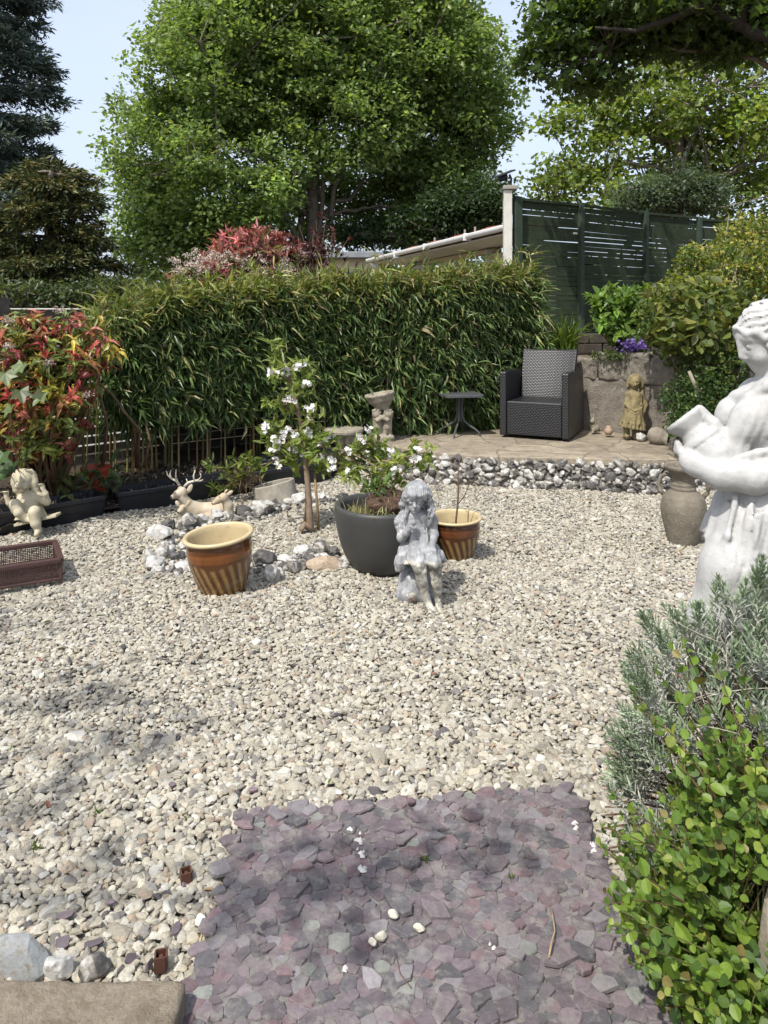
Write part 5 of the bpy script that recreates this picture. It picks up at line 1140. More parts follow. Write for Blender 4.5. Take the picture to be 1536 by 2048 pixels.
S.build('figure', M_whitestone, lady)
q = MB(); zb = W(0, 1590)[2]; q.box((base[0] + .02, 2.3, zb / 2 + .005), (.34, .34, zb + .04), rz=.2); bev(q.build('plinth', M_whitestone, lady), .012)

# --- grey girl sitting on a rock
W, s = frame(4.06); S = SDF(W(775, 1212, -85), W(905, 955, 60), .0044)
rr = rg(82)
el((836, 1172, 12), (40, 40, 42), 6); el((815, 1188, -6), (24, 26, 22), 6); el((850, 1190, 0), (24, 26, 20), 6)
n1, n2 = sinnoise(rr, 34), sinnoise(rr, 90); S.disp(lambda X, Y, Z: .008 * n1(X, Y, Z) + .006 * n2(X, Y, Z), W(775, 1212, -85), W(905, 1120, 60))
seq([(836, 1098, 6), (834, 1060, 4), (833, 1032, 0)], [27, 22, 19], 6); seq([(810, 1031, 0), (857, 1033, 2)], [13, 13], 8)
seq([(833, 1026, 0), (832, 1008, -6)], [8, 8], 4)
el((832, 991, -8), (19, 21, 25), 4, rotm(16, 0, 0)); el((829, 1009, -18), (12, 10, 11), 6)
seq([(828, 997, -28), (828, 1005, -33)], [2.4, 3.4], 3); el((828, 1013, -27), (5, 3, 2), 2); el((828, 1018, -22), (6, 6, 4), 3)
for sx in (-7.5, 7.5): el((828 + sx, 999, -29), (4.5, 4, 3.2), 2, mode='s'); el((828 + sx, 999, -26), (3.6, 3.4, 2.4), 1)
el((834, 981, -2), (25, 27, 20), 5)
for j in range(10):                                              # wavy fringe parted near the middle, and locks
    a = (j + rr.uniform(-.3, .3)) / 9 * math.pi; x = 833 - 24 * math.cos(a); d_ = 1 if x > 836 else -1; e = rr.uniform(0, 7)
    seq([(836 + rr.uniform(-3, 3), 968 + rr.uniform(-2, 3), -6), (834 + (x - 834) * .55 + d_ * 3, 973 + rr.uniform(-2, 2), -14 - 10 * math.sin(a)), (834 + (x - 834) * .85, 981 + e * .4, -13 - 18 * math.sin(a)), (x + d_ * rr.uniform(0, 4), 985 + e, -9 - 19 * math.sin(a)), (x + d_ * rr.uniform(1, 7), 989 + e * 1.1, -7 - 19 * math.sin(a))], [3.5, 5, 5.5, 4.5, 2.6], 1.2)
for (x0, sg) in ((811, -1), (857, 1)):
    for k in range(5):
        xo = rr.uniform(-4, 4); zo = rr.uniform(-16, 12); pts = [(x0 + xo * .4, 985, zo)]
        for t in range(1, 6): pts.append((x0 + sg * t * 1.1 + xo + 3.5 * math.sin(t * 1.9 + k), 985 + t * (11 + rr.uniform(-.5, .5)), zo + 3 * math.cos(t * 1.7 + k)))
        seq(pts, [4.4, 5, 5, 4.6, 4, 2.6], 1.4)
el((804, 1042, -4), (16, 16, 14), 4); el((863, 1044, 2), (14, 15, 14), 4)
for k in range(6): a = k / 5 * 3.14; seq([(793 + 22 * (1 - math.cos(a)) / 2, 1050 + 2 * math.sin(k * 2), -4 - 15 * math.sin(a)), (794 + 20 * (1 - math.cos(a)) / 2, 1056, -4 - 15 * math.sin(a))], [4, 3], 2)
seq([(804, 1050, -6), (803, 1071, -16)], [9.5, 9.5], 4); seq([(803, 1071, -16), (811, 1058, -27), (817, 1049, -31)], [9.5, 7.5, 6], 3)
for k in range(4): seq([(815 + k * 2.2, 1046 + k, -32 - k), (819 + k * 2, 1041 + k * 1.4, -37), (823 + k * 1.2, 1043 + k * 1.6, -36)], [2.6, 2.5, 2.1], .8)
seq([(812, 1046, -30), (817, 1038, -35)], [2.6, 2.2], 1); el((823, 1036, -34), (8, 6, 6), 2)
seq([(865, 1052, 2), (868, 1068, -2), (862, 1088, -24)], [9.5, 9, 6.5], 3)
for k in range(4): seq([(858 + k * 3, 1089, -27), (857 + k * 3, 1096, -34), (856 + k * 3, 1102, -36)], [2.6, 2.5, 2], .8)
def gf_(th, t): return 1 + .07 * np.sin(7 * th + 1) * t + .05 * np.sin(13 * th) * t
S.rev(W(836, 1082, 2), W(836, 1122, -6), np.array([(0, 27 * s), (.5, 38 * s), (1, 44 * s)]), 6 * s, mod=gf_)
seq([(812, 1098, -10), (800, 1122, -16), (796, 1132, -18)], [16, 12, 6], 6); seq([(866, 1100, 0), (880, 1110, -6), (890, 1118, -8)], [14, 9, 4], 6)
seq([(826, 1096, -4), (837, 1109, -52)], [18, 15], 6); seq([(852, 1096, -2), (865, 1108, -48)], [18, 15], 6)
seq([(818, 1104, -40), (832, 1120, -62), (846, 1122, -62)], [6, 5, 4], 3); seq([(852, 1104, -60), (868, 1112, -62), (880, 1116, -46)], [5, 5, 4], 3)
seq([(837, 1111, -54), (841, 1146, -54), (852, 1184, -48)], [13, 11.5, 7], 4); seq([(852, 1184, -48), (857, 1194, -56), (866, 1202, -66)], [7, 6.5, 4.5], 3)
seq([(866, 1110, -48), (869, 1146, -44), (873, 1184, -36)], [13, 11, 7], 4); seq([(873, 1184, -36), (875, 1195, -46), (877, 1202, -60)], [7, 6.5, 4.5], 3)
for j in range(7): seq([(822 + j * 5, 1052, -17), (820 + j * 5.8, 1084, -24)], [1.6, 2.8], 3)
def girlhair(X, Y, Z):
    px = X / s + CX; py = HY - (Z - EYE) / s; dy = (Y - 4.06) / s
    m_ = np.clip((1052 - py) / 6, 0, 1) * np.clip(np.maximum((985 - py) / 5, (np.abs(px - 830) - 14) / 4), 0, 1)
    return m_ * .0026 * np.sin(px * 2 * math.pi / 5.2 + 2.2 * np.sin(py / 6.0) + dy * .5)
S.disp(girlhair, W(780, 1060, -60), W(900, 958, 40)); S.disp(lambda X, Y, Z: .0022 * np.sin((X / s) * 2 * math.pi / 8 + 1.5 * np.sin(Z / s / 14)) * np.clip((EYE - Z - (1085 - HY) * s) / (10 * s), 0, 1), W(780, 1140, -60), W(900, 1080, 40))
n3 = sinnoise(rr, 140); S.disp(lambda X, Y, Z: .0007 * n3(X, Y, Z))
m, n, l, b = newmat('grey_painted_resin'); co = n.new('ShaderNodeTexCoord').outputs['Object']
col = ramp(n, l, noise(n, l, 15, 9, .78, co, .6), [(.32, (.12, .123, .13)), (.46, (.21, .215, .222)), (.56, (.30, .303, .308)), (.66, (.52, .52, .51))])
sx = n.new('ShaderNodeSeparateXYZ'); l.new(co, sx.inputs[0])
low = ramp(n, l, sx.outputs['Z'], [(.235, 1.0), (.255, 0.0)]); fr2 = n.new('ShaderNodeMath'); fr2.operation = 'LESS_THAN'; l.new(sx.outputs['Y'], fr2.inputs[0]); fr2.inputs[1].default_value = -.085
lg = n.new('ShaderNodeMath'); lg.operation = 'MULTIPLY'; l.new(low, lg.inputs[0]); l.new(fr2.outputs[0], lg.inputs[1])
legc = ramp(n, l, noise(n, l, 16, 8, .7, co), [(.42, (.15, .145, .13)), (.5, (.24, .23, .20)), (.56, (.50, .47, .40)), (.7, (.58, .55, .48))])
col = mix(n, l, lg.outputs[0], col, legc); l.new(col, b.inputs['Base Color']); b.inputs['Roughness'].default_value = .7; b.inputs['Specular IOR Level'].default_value = .3; bump(n, l, noise(n, l, 110, 8, .7, co), b, .6, .004)
o = S.build('girl_statue', m, loc=np.array([W(838, 0)[0], 4.06, 0.0])); tag(o, 'peeling grey statue of a girl sitting on a rock between the pots', 'statue')

# --- child sitting on a swing seat, at the left trough
W, s = frame(5.22); S = SDF(W(5, 1065, -62), W(115, 938, 30), .0042)
el((50, 962, -4), (16, 17, 19), 4, rotm(-12, 0, 8)); el((48, 955, 3), (21, 20, 18), 5)
for k in range(12): a = k / 11 * 4.3 - .55; x, z = 49 - 20 * math.cos(a), 957 - 16 * math.sin(a); seq([(x, z - 2, 0), (x + (x - 49) * .16, z + 8, 0)], [5.5, 4.5], 2)
seq([(34, 966, 0), (33, 980, 2), (38, 990, 3)], [8, 7, 5], 3); seq([(66, 966, 0), (70, 980, 2), (72, 990, 3)], [8, 7, 5], 3)
seq([(49, 962, -21), (50, 967, -24)], [2.4, 3.4], 2); el((50, 974, -20), (5, 2.5, 2), 1, mode='s'); el((42, 969, -16), (5, 5, 5), 3); el((58, 969, -16), (5, 5, 5), 3); el((50, 979, -15), (5, 4, 3.4), 3)
for sx_ in (-7, 7): el((49 + sx_, 961, -21), (4.4, 4.5, 3.2), 1.5, mode='s')
seq([(55, 985, 0), (57, 992, 0)], [8, 9], 4); seq([(43, 1000, 0), (78, 995, 0)], [10, 10], 6); seq([(60, 1002, 0), (66, 1026, -2)], [17, 20], 6)
seq([(42, 1000, 0), (33, 1019, -6)], [7.5, 6.5], 3); seq([(33, 1019, -6), (24, 1003, -12), (20, 990, -14)], [7, 5.5, 4.5], 3); seq([(79, 996, 0), (96, 1002, -6)], [8, 7.5], 3); seq([(96, 1002, -6), (96, 985, -12), (92, 974, -14)], [7, 5.5, 4.5], 3)
for (hx, hy, d_) in ((20, 984, 1), (92, 969, -1)):
    el((hx, hy + 1, -14), (5, 4, 5), 2)
    for k in range(4): seq([(hx - 4 + k * 2.4, hy - 1, -16), (hx - 4.2 + k * 2.4, hy - 5, -18), (hx - 3.6 + k * 2.2, hy - 5, -21)], [1.6, 1.5, 1.2], .6)
    seq([(hx + 4 * d_, hy + 1, -15), (hx + 6 * d_, hy - 4, -18)], [1.7, 1.3], .6)
seq([(60, 1028, -6), (49, 1000, -38)], [12, 10], 5); seq([(48, 998, -38), (58, 1014, -42), (70, 1028, -36)], [9.5, 8.5, 6], 4); seq([(70, 1028, -36), (80, 1030, -42)], [5.5, 4], 3)
seq([(74, 1028, -6), (86, 1014, -36)], [13, 11.5], 5); seq([(86, 1014, -38), (90, 1036, -40), (94, 1050, -38)], [11, 9, 6.5], 4); seq([(94, 1050, -38), (96, 1054, -50)], [6.5, 4.5], 3)
S.rev(W(66, 1012, -4), W(66, 1036, -8), np.array([(0, 20 * s), (.6, 26 * s), (1, 29 * s)]), 4 * s, mod=lambda th, t: 1 + .1 * np.sin(9 * th) * t)
rr = rg(83); n1 = sinnoise(rr, 60); S.disp(lambda X, Y, Z: .002 * n1(X, Y, Z))
M_ivory = mat('ivory_resin', (.48, .43, .31), (.38, .34, .24), 14, .7, .3, .5, .004, 90, spots=[((.12, .10, .065), 22, .62, .8)])
sw = thing('swing_child_statue', 'cream statue of a child with raised hands sitting on a swing seat', 'statue', W(66, 1040, -5))
S.build('figure', M_ivory, sw); q = MB(); a, b_ = W(40, 1044, -14), W(123, 1025, -14); q.beam(a, b_, .085, .018); bev(q.build('seat', M_ivory, sw), .003)

# --- moss-brown girl figure leaning on the stone wall
W, s = frame(7.42); S = SDF(W(1236, 880, -34), W(1300, 742, 22), .0062)
el((1268, 766, -6), (10, 10, 12.5), 3); el((1270, 762, 0), (14, 12, 14), 3)
for k in range(9): a = k / 8 * 3.6 - .2; x, z = 1269 - 14 * math.cos(a), 762 - 12 * math.sin(a); seq([(x, z, -4), (x + .1 * (x - 1269), z + 8, -4)], [3.6, 3], 1.2)
seq([(1282, 764, 0), (1285, 778, 2), (1287, 792, 4)], [5.5, 5.5, 4], 2); seq([(1256, 764, 0), (1257, 776, 0)], [4, 3.4], 2)
seq([(1265, 766, -15), (1265, 769, -17)], [1.2, 1.8], 1); 
for sx_ in (-4, 4): el((1265.5 + sx_, 764, -15.5), (2.2, 2, 1.8), 1, mode='s')
el((1265.5, 773, -14), (3, 2, 1), 1, mode='s')
seq([(1268, 778, -2), (1268, 784, -2)], [6, 7], 3); seq([(1256, 789, -2), (1280, 789, -2)], [7, 7], 4); seq([(1269, 794, -4), (1265, 818, -6)], [13.5, 17], 4)
S.rev(W(1267, 812, -4), W(1263, 846, -6), np.array([(0, 17 * s), (.5, 20.5 * s), (1, 23 * s)]), 3 * s, mod=lambda th, t: 1 + .07 * np.sin(12 * th) * t)
S.rev(W(1264, 842, -6), W(1262, 855, -6), np.array([(0, 22 * s), (1, 25.5 * s)]), 1.5 * s, mod=lambda th, t: 1 + .08 * np.sin(20 * th))
for k in range(5): seq([(1250 + k, 812 + k * 5, -17), (1262, 819 + k * 5.5, -24), (1276, 814 + k * 4, -20), (1284, 806 + k * 4, -10)], [1.5, 2.2, 2.2, 1.5], 1.4)
for k in range(5): seq([(1256 + k * 5.5, 792, -13), (1255 + k * 5.5, 808, -19)], [1.2, 1.6], 1)
seq([(1283, 792, -2), (1289, 810, -4), (1281, 822, -14)], [6, 5.5, 4.5], 2); seq([(1255, 793, -2), (1250, 808, -8), (1258, 812, -18)], [5.5, 5, 4], 2)
for (x, y) in ((1252, 852), (1270, 855)): seq([(x, y, -4), (x - 1, y + 15, -5)], [6.5, 6], 2); seq([(x - 1, y + 16, -5), (x - 2.5, y + 18, -14)], [6, 5], 2)
rr = rg(84); n1, n2 = sinnoise(rr, 55), sinnoise(rr, 150); S.disp(lambda X, Y, Z: .003 * n1(X, Y, Z) + .002 * n2(X, Y, Z))
tag(S.build('girl_figure', mat('mossy_brown_stone', (.235, .195, .105), (.15, .122, .065), 14, .92, .15, .9, .006, 80, spots=[((.36, .31, .19), 30, .62, .78), ((.07, .06, .035), 40, .62, .76)]), loc=W(1265, 873)), 'moss brown stone figure of a girl in a frilled dress against the wall', 'statue')

# --- birdbath on two embracing cherubs
W, s = frame(7.34); S = SDF(W(722, 892, -36), W(796, 778, 36), .0065)
S.rev(W(767, 890), W(767, 869), np.array([(0, 24), (.25, 23), (.5, 21.5), (.8, 22), (1, 19)]) * [1, s], 2 * s)
for (x, sg) in ((755, -1), (775, 1)):
    el((x - sg * -2, 827, -8), (9.5, 9.5, 9.5), 2); seq([(x + sg, 838, -4), (x, 853, -4)], [8.5, 9.5], 3)
    for k in range(7): a = k * .9; el((x + sg * 2 + 7 * math.cos(a), 823 + 5 * math.sin(a), -8), (3.2, 9, 3.2), 1)
    seq([(x - 3.5, 856, -6), (x - 4, 871, -6)], [5.5, 4.5], 2); seq([(x + 3.5, 856, -4), (x + 4, 871, -2)], [5.5, 4.5], 2); seq([(x - 4, 871, -6), (x - 5, 872, -12)], [4, 3], 1.5)
    seq([(x + sg * 6, 836, -6), (x, 838, -15), (x - sg * 11, 832, -14)], [4, 4, 3.4], 1.6); el((x - sg * 13, 831, -14), (3.6, 3, 3.2), 1)
    seq([(x + sg * 6, 836, 4), (x, 838, 12), (x - sg * 11, 834, 12)], [4, 4, 3.4], 1.6)
seq([(765, 868, 6), (765, 815, 6)], [11, 10], 4); S.rev(W(765, 818), W(763, 806), np.array([(0, 13), (1, 20)]) * [1, s], 3 * s)
S.rev(W(763, 809), W(759, 786), np.array([(0, 17), (.3, 25), (.7, 29), (.85, 30.5), (1, 30)]) * [1, s], 2 * s)
S.ell(W(759, 785), np.array([25, 25, 12]) * s, 2 * s, mode='s')
rr = rg(85); n1, n2 = sinnoise(rr, 50), sinnoise(rr, 120); S.disp(lambda X, Y, Z: .0035 * n1(X, Y, Z) + .0025 * n2(X, Y, Z))
M_lich = mat('lichened_stone', (.33, .295, .23), (.21, .185, .145), 16, .92, .2, 1.0, .008, 60, spots=[((.44, .41, .34), 50, .62, .74), ((.12, .105, .08), 20, .62, .75)])
tag(S.build('birdbath', M_lich, loc=W(766, 889)), 'weathered stone birdbath held up by two embracing cherubs', 'birdbath')

# --- low stone table beside it
W, s = frame(7.36); tb_ = thing('stone_table', 'low round stone table with a carved leg behind the apple tree', 'stone table', W(690, 916))
rr = rg(86); f1 = sinnoise(rr, 26)
def wob2(V, th):
    f = 1 + .03 * f1(V[..., 0] * 1.5, V[..., 1] * 1.5, V[..., 2]); V = V.copy(); V[..., 0] *= f; V[..., 1] *= f; return V
q = MB(); q.lathe(np.array([(.1, 0), (30, -1), (37, 1), (40, 4), (40.5, 8), (39, 11.5), (30, 12.5), (.1, 12)]) * s, 80, W(687, 867.5), wob=wob2); q.build('tabletop', M_lich, tb_, smooth=False)
S = SDF(W(655, 922, -30), W(725, 862, 30), .006); S.rev(W(690, 868), W(690, 918), np.array([(0, 23), (.12, 22), (.3, 17), (.6, 15), (.8, 15), (.9, 20), (1, 21)]) * [1, s], 2 * s, mod=lambda th, t: 1 + .10 * np.sin(8 * th) * np.sin(t * 3.1))
for k in range(8):
    a = k / 8 * 6.28 + .2; c = lambda rad, y: (690 + rad * math.cos(a), y, rad * math.sin(a)); seq([c(21, 871), c(20, 880), c(13, 893)], [4, 5, 2], 1.5)
S.disp(lambda X, Y, Z: .003 * n1(X, Y, Z)); S.build('pedestal', M_lich, tb_)

# --- deer family lying by the ring of flints
M_deer = mat('deer_paint', (.36, .275, .17), (.46, .40, .31), 7, .6, .3, .3, .003, 90, lo=.3, hi=.6, spots=[((.50, .46, .39), 9, .58, .7)])
M_antl = mat('antler_paint', (.46, .40, .31), (.56, .52, .44), 16, .6, .3); M_eye = mat('painted_black', (.015, .012, .01), (.02, .018, .015), 6, .25, .5)
W, s = frame(5.72); S = SDF(W(338, 1044, -24), W(452, 960, 40), .0052)
el((410, 1024, 14), (40, 16, 16), 6, rotm(0, -4, 0)); el((384, 1022, 8), (20, 14, 18), 8); el((436, 1026, 12), (16, 15, 14), 8)
seq([(378, 1014, 4), (366, 994, -4)], [12.5, 9.5], 5); seq([(366, 984, -5), (357, 986, -10), (350, 990, -15)], [9.5, 7, 4.8], 4); seq([(366, 979, -6), (362, 976, -6)], [7, 5], 3)
el((379, 978, 2), (5, 3.2, 10.5), 2, rotm(0, 28, 0)); el((358, 974, 6), (3, 2.6, 6), 2, rotm(0, -30, 0)); el((380.5, 977, -2.5), (2.6, 2, 7), 1.2, rotm(0, 28, 0), 's')
seq([(380, 1034, -4), (398, 1038, -8)], [6, 4.5], 3); seq([(425, 1034, -2), (405, 1038, -6)], [7, 4], 3)
sg_ = thing('stag_ornament', 'pale stag ornament with antlers lying behind the flints', 'deer ornament', W(400, 1038)); S.build('body', M_deer, sg_)
q = MB()
for pts, r0 in (([(360, 973, 0), (354, 963, 0), (343, 957, 0), (335, 950, 0), (333, 942, 0)], 3), ([(353, 963, 0), (352, 951, -2), (353, 938, -3)], 2.2), ([(343, 957, 0), (340, 948, 0), (342, 940, 0)], 2),
                ([(368, 974, 2), (376, 966, 3), (387, 963, 4), (395, 961, 4), (401, 955, 4), (400, 947, 4)], 3.2), ([(375, 967, 3), (372, 958, 2)], 2), ([(388, 963, 4), (386, 952, 4), (389, 941, 5)], 2.4), ([(392, 962, 4), (400, 963, 5), (405, 960, 5)], 2), ([(358, 970, 0), (355, 962, -3), (356, 957, -4)], 1.8)):
    q.tube([W(*p) for p in pts], np.linspace(r0, .8, len(pts)) * s, 8)
q.build('antlers', M_antl, sg_, smooth=True)
def sph(c, r_, name, par, m=M_eye):
    V, F = ICO[2]; q = MB(); q.add(V * np.asarray(r_) * s + W(*c), F); return q.build(name, m, par, smooth=True)
sph((347.5, 990, -18), (3, 2.6, 2.6), 'nose', sg_); sph((361, 982, -13.5), (2.2, 1.6, 1.7), 'eye', sg_); sph((354, 983, -12), (1.2, 1.4, 1.5), 'eye', sg_)
W, s = frame(5.62); S = SDF(W(395, 1048, -22), W(480, 972, 40), .0052)
el((430, 1036, 12), (30, 15, 12), 6); el((455, 1036, 8), (16, 13, 12), 6); seq([(457, 1034, 4), (456, 1012, 2), (450, 998, -2)], [12, 9, 8], 5)
seq([(448, 993, -4), (438, 998, -9), (430, 1003, -13)], [8.5, 6.5, 4], 4); el((459, 987, 2), (4, 2.8, 8.5), 2, rotm(0, 52, 0)); el((450, 985, 8), (3, 2.4, 6), 2, rotm(0, 30, 0)); seq([(440, 1044, -6), (420, 1046, -10)], [5, 4], 3)
do = thing('doe_ornament', 'pale doe ornament lying right of the stag, its head turned left', 'deer ornament', W(440, 1046)); S.build('body', M_deer, do); sph((428.5, 1003, -15), (2.2, 2, 2), 'nose', do); sph((442, 992, -12), (2.2, 1.5, 1.8), 'eye', do)
W, s = frame(5.48); S = SDF(W(345, 1058, -26), W(430, 992, 30), .005)
el((394, 1044, 2), (26, 12, 10), 5); el((372, 1044, -2), (12, 11, 10), 5); seq([(370, 1038, -4), (368, 1020, -8)], [8, 6.5], 4); seq([(368, 1014, -9), (365, 1017, -16), (363, 1019, -19)], [7.5, 5, 3.6], 3)
el((356.5, 1006, -5), (4.2, 2.4, 7), 2, rotm(0, -28, 0)); el((378, 1005, -5), (4.2, 2.4, 7), 2, rotm(0, 26, 0)); seq([(366, 1050, -12), (356, 1052, -18)], [4.5, 3.5], 2); seq([(388, 1050, -8), (372, 1053, -14)], [5, 3.6], 2)
fw = thing('fawn_ornament', 'small pale fawn ornament lying in front of the stag', 'deer ornament', W(385, 1053)); S.build('body', M_deer, fw); sph((362, 1019, -22), (2, 1.8, 1.8), 'nose', fw); sph((363.5, 1012, -15.5), (1.5, 1.2, 1.4), 'eye', fw); sph((372, 1012, -15), (1.5, 1.2, 1.4), 'eye', fw)

# --- small ornaments along the foot of the stone wall
W, s = frame(7.75); S = SDF(W(1172, 872, -18), W(1206, 826, 18), .0055)
el((1190, 856, 0), (9, 9, 9), 3); el((1186, 848, -2), (6, 6.5, 8), 3); el((1183, 842, -6), (4.8, 5.5, 4.8), 2); seq([(1183, 838, -4), (1181, 830, -3)], [2, 1.6], 1); seq([(1186, 838, -4), (1187, 830, -3)], [2, 1.6], 1); seq([(1185, 858, -6), (1183, 864, -8)], [3, 2.6], 1.5); el((1199, 860, 2), (4, 4, 4), 1)
tag(S.build('rabbit_ornament', mat('dull_cream_stone', (.27, .245, .185), (.18, .16, .12), 20, .9, .2, .6, .005, 80), loc=W(1189, 864)), 'small cream rabbit ornament in the shade right of the armchair', 'rabbit ornament')
W, s = frame(7.55); q = MB(); q.lathe(np.array([(.1, 0), (5, .5), (8, 5), (8.4, 9), (6.5, 13.5), (4.5, 15), (5, 17), (3.5, 18.5), (.1, 18)]) * s, 36, W(1217, 870)); tag(q.build('small_jar', mat('pale_terracotta', (.36, .26, .19), (.27, .20, .145), 14, .9, .2, .5, .004, 60), loc=W(1217, 870), smooth=True), 'small round terracotta jar at the foot of the wall', 'jar')
W, s = frame(7.15); S = SDF(W(1288, 905, -40), W(1362, 828, 40), .0065)
S.rev(W(1302, 868, 10), W(1345, 882, -22), np.array([(0, 12), (.2, 18), (.45, 17), (.6, 12), (.75, 13), (1, 24)]) * [1, s], 3 * s); S.rev(W(1330, 877, -11), W(1347, 883, -24), np.array([(0, 8), (1, 20)]) * [1, s], 2 * s, 's'); S.disp(lambda X, Y, Z: .0035 * n1(X, Y, Z) + .002 * n2(X, Y, Z))
tag(S.build('fallen_vase', mat('grey_clay', (.27, .235, .19), (.17, .15, .12), 14, .92, .2, .8, .006, 60), loc=W(1322, 890)), 'weathered stone vase lying on its side behind the jug', 'vase')
for i, (px, py, w, lab) in enumerate(((1284, 884, 20, 'white flint between the girl figure and the fallen vase'), (1300, 872, 16, 'small dark flint beside the fallen vase'), (1290, 858, 26, 'flat stone propped on the wall above the white flint'))):
    loose('wall_foot_stone', lab, px, py, ZP, w * .0049 * 1.2, w * .0049, w * .0049, (.36 + .18 * (i == 1), 0, 0), M_flint, 860 + i, 'flint')
# ------------------------------------------------------------------ armchair, side table, stone wall, stakes
def uvbox(o, sc=1.0):
    me = o.data; nl = len(me.loops); uv = me.uv_layers.new(name='UVMap'); co = np.zeros(len(me.vertices) * 3); me.vertices.foreach_get('co', co); co = co.reshape(-1, 3); out = np.zeros((nl, 2))
    for p in me.polygons:
        nn = np.abs(np.array(p.normal)); ax = int(nn.argmax()); a, b_ = ((1, 2), (0, 2), (0, 1))[ax]
        for li in p.loop_indices: v = co[me.loops[li].vertex_index]; out[li] = (v[a] * sc, v[b_] * sc)
    uv.data.foreach_set('uv', out.astype(np.float32).ravel())
m, n, l, b = newmat('black_rattan'); uvn = nd(n, 'ShaderNodeUVMap', uv_map='UVMap'); sp = n.new('ShaderNodeSeparateXYZ'); l.new(uvn.outputs[0], sp.inputs[0])
def mth(op, a, b_=None):
    t = n.new('ShaderNodeMath'); t.operation = op
    for i, v in enumerate((a, b_)):
        if v is None: continue
        if hasattr(v, 'is_linked'): l.new(v, t.inputs[i])
        else: t.inputs[i].default_value = v
    return t.outputs[0]
u_ = mth('MULTIPLY', sp.outputs[0], 32.0); v_ = mth('MULTIPLY', sp.outputs[1], 62.0); row = mth('FLOOR', v_)
fu = mth('ADD', u_, mth('MULTIPLY', row, .5)); wave = mth('ABSOLUTE', mth('SINE', mth('MULTIPLY', fu, math.pi))); vp = mth('ABSOLUTE', mth('SINE', mth('MULTIPLY', v_, math.pi)))
hgt = mth('MULTIPLY', mth('POWER', wave, .55), mth('POWER', vp, .6))
l.new(ramp(n, l, hgt, [(.15, (.007, .007, .008)), (.7, (.0095, .010, .0115)), (1, (.015, .0155, .0175))]), b.inputs['Base Color']); b.inputs['Roughness'].default_value = .40; b.inputs['Specular IOR Level'].default_value = .5
bump(n, l, hgt, b, .5, .005); M_rattan = m
ac = thing('rattan_armchair', 'black woven rattan armchair standing on the patio by the hedge', 'armchair', (1.635, 7.74, ZP), R(-25))
def part(name, fn, m_, par, bw=.012, uv=True):
    q = MB(); fn(q); o = q.build(name, m_, par)
    if uv: uvbox(o)
    if bw: bev(o, bw, 3)
    return o
Wc, Dc = .69, .77
def prism(q, prof, x0, x1):          # side profile in (y, z) extruded along x
    k = len(prof); V = np.array([(x0, y, z) for y, z in prof] + [(x1, y, z) for y, z in prof]); q.add(V, [np.stack([np.arange(k), (np.arange(k) + 1) % k, (np.arange(k) + 1) % k + k, np.arange(k) + k], 1), np.arange(k)[::-1][None], (np.arange(k) + k)[None]])
for sg in (-1, 1):
    xa = sg * (Wc / 2); xb = sg * (Wc / 2 - .068)
    part('armrest', lambda q: prism(q, [(-Dc / 2, .025), (Dc / 2, .025), (Dc / 2, .60), (.1, .655), (-.2, .668), (-Dc / 2, .66)], min(xa, xb), max(xa, xb)), M_rattan, ac, .010)
part('seat', lambda q: q.box((0, -.035, .20), (Wc - .137, Dc - .09, .335)), M_rattan, ac, .014)
def backf(q):
    nx_, nz_ = 9, 9; rows = []
    for fr in (0, 1):
        for j in range(nz_):
            t = j / (nz_ - 1)
            for i in range(nx_):
                x = (i / (nx_ - 1) - .5) * (.535 + .05 * t); cv = .03 * (1 - (2 * i / (nx_ - 1) - 1) ** 2); z = .30 + t * .565 - (.012 * (1 - (2 * i / (nx_ - 1) - 1) ** 2) * t); y = .13 + .21 * t ** 1.2 + fr * .085 + cv
                rows.append((x, y, z))
    V = np.array(rows); N_ = nx_ * nz_; F = []
    for j in range(nz_ - 1):
        for i in range(nx_ - 1):
            a = j * nx_ + i; F.append([a, a + 1, a + nx_ + 1, a + nx_]); F.append([a + N_ + nx_, a + N_ + nx_ + 1, a + N_ + 1, a + N_])
    for i in range(nx_ - 1):
        F.append([i + 1, i, i + N_, i + N_ + 1]); a = (nz_ - 1) * nx_ + i; F.append([a, a + 1, a + 1 + N_, a + N_])
    for j in range(nz_ - 1):
        a = j * nx_; F.append([a, a + nx_, a + nx_ + N_, a + N_]); a = j * nx_ + nx_ - 1; F.append([a + nx_, a, a + N_, a + nx_ + N_])
    q.add(V, np.array(F))
part('backrest', backf, M_rattan, ac, .016)
for sx_ in (-1, 1):
    for sy in (-1, 1): part('foot', lambda q: q.lathe([(.001, 0), (.016, 0), (.016, .03), (.001, .03)], 14, (sx_ * .28, sy * .31, 0)), M_black, ac, 0, False)

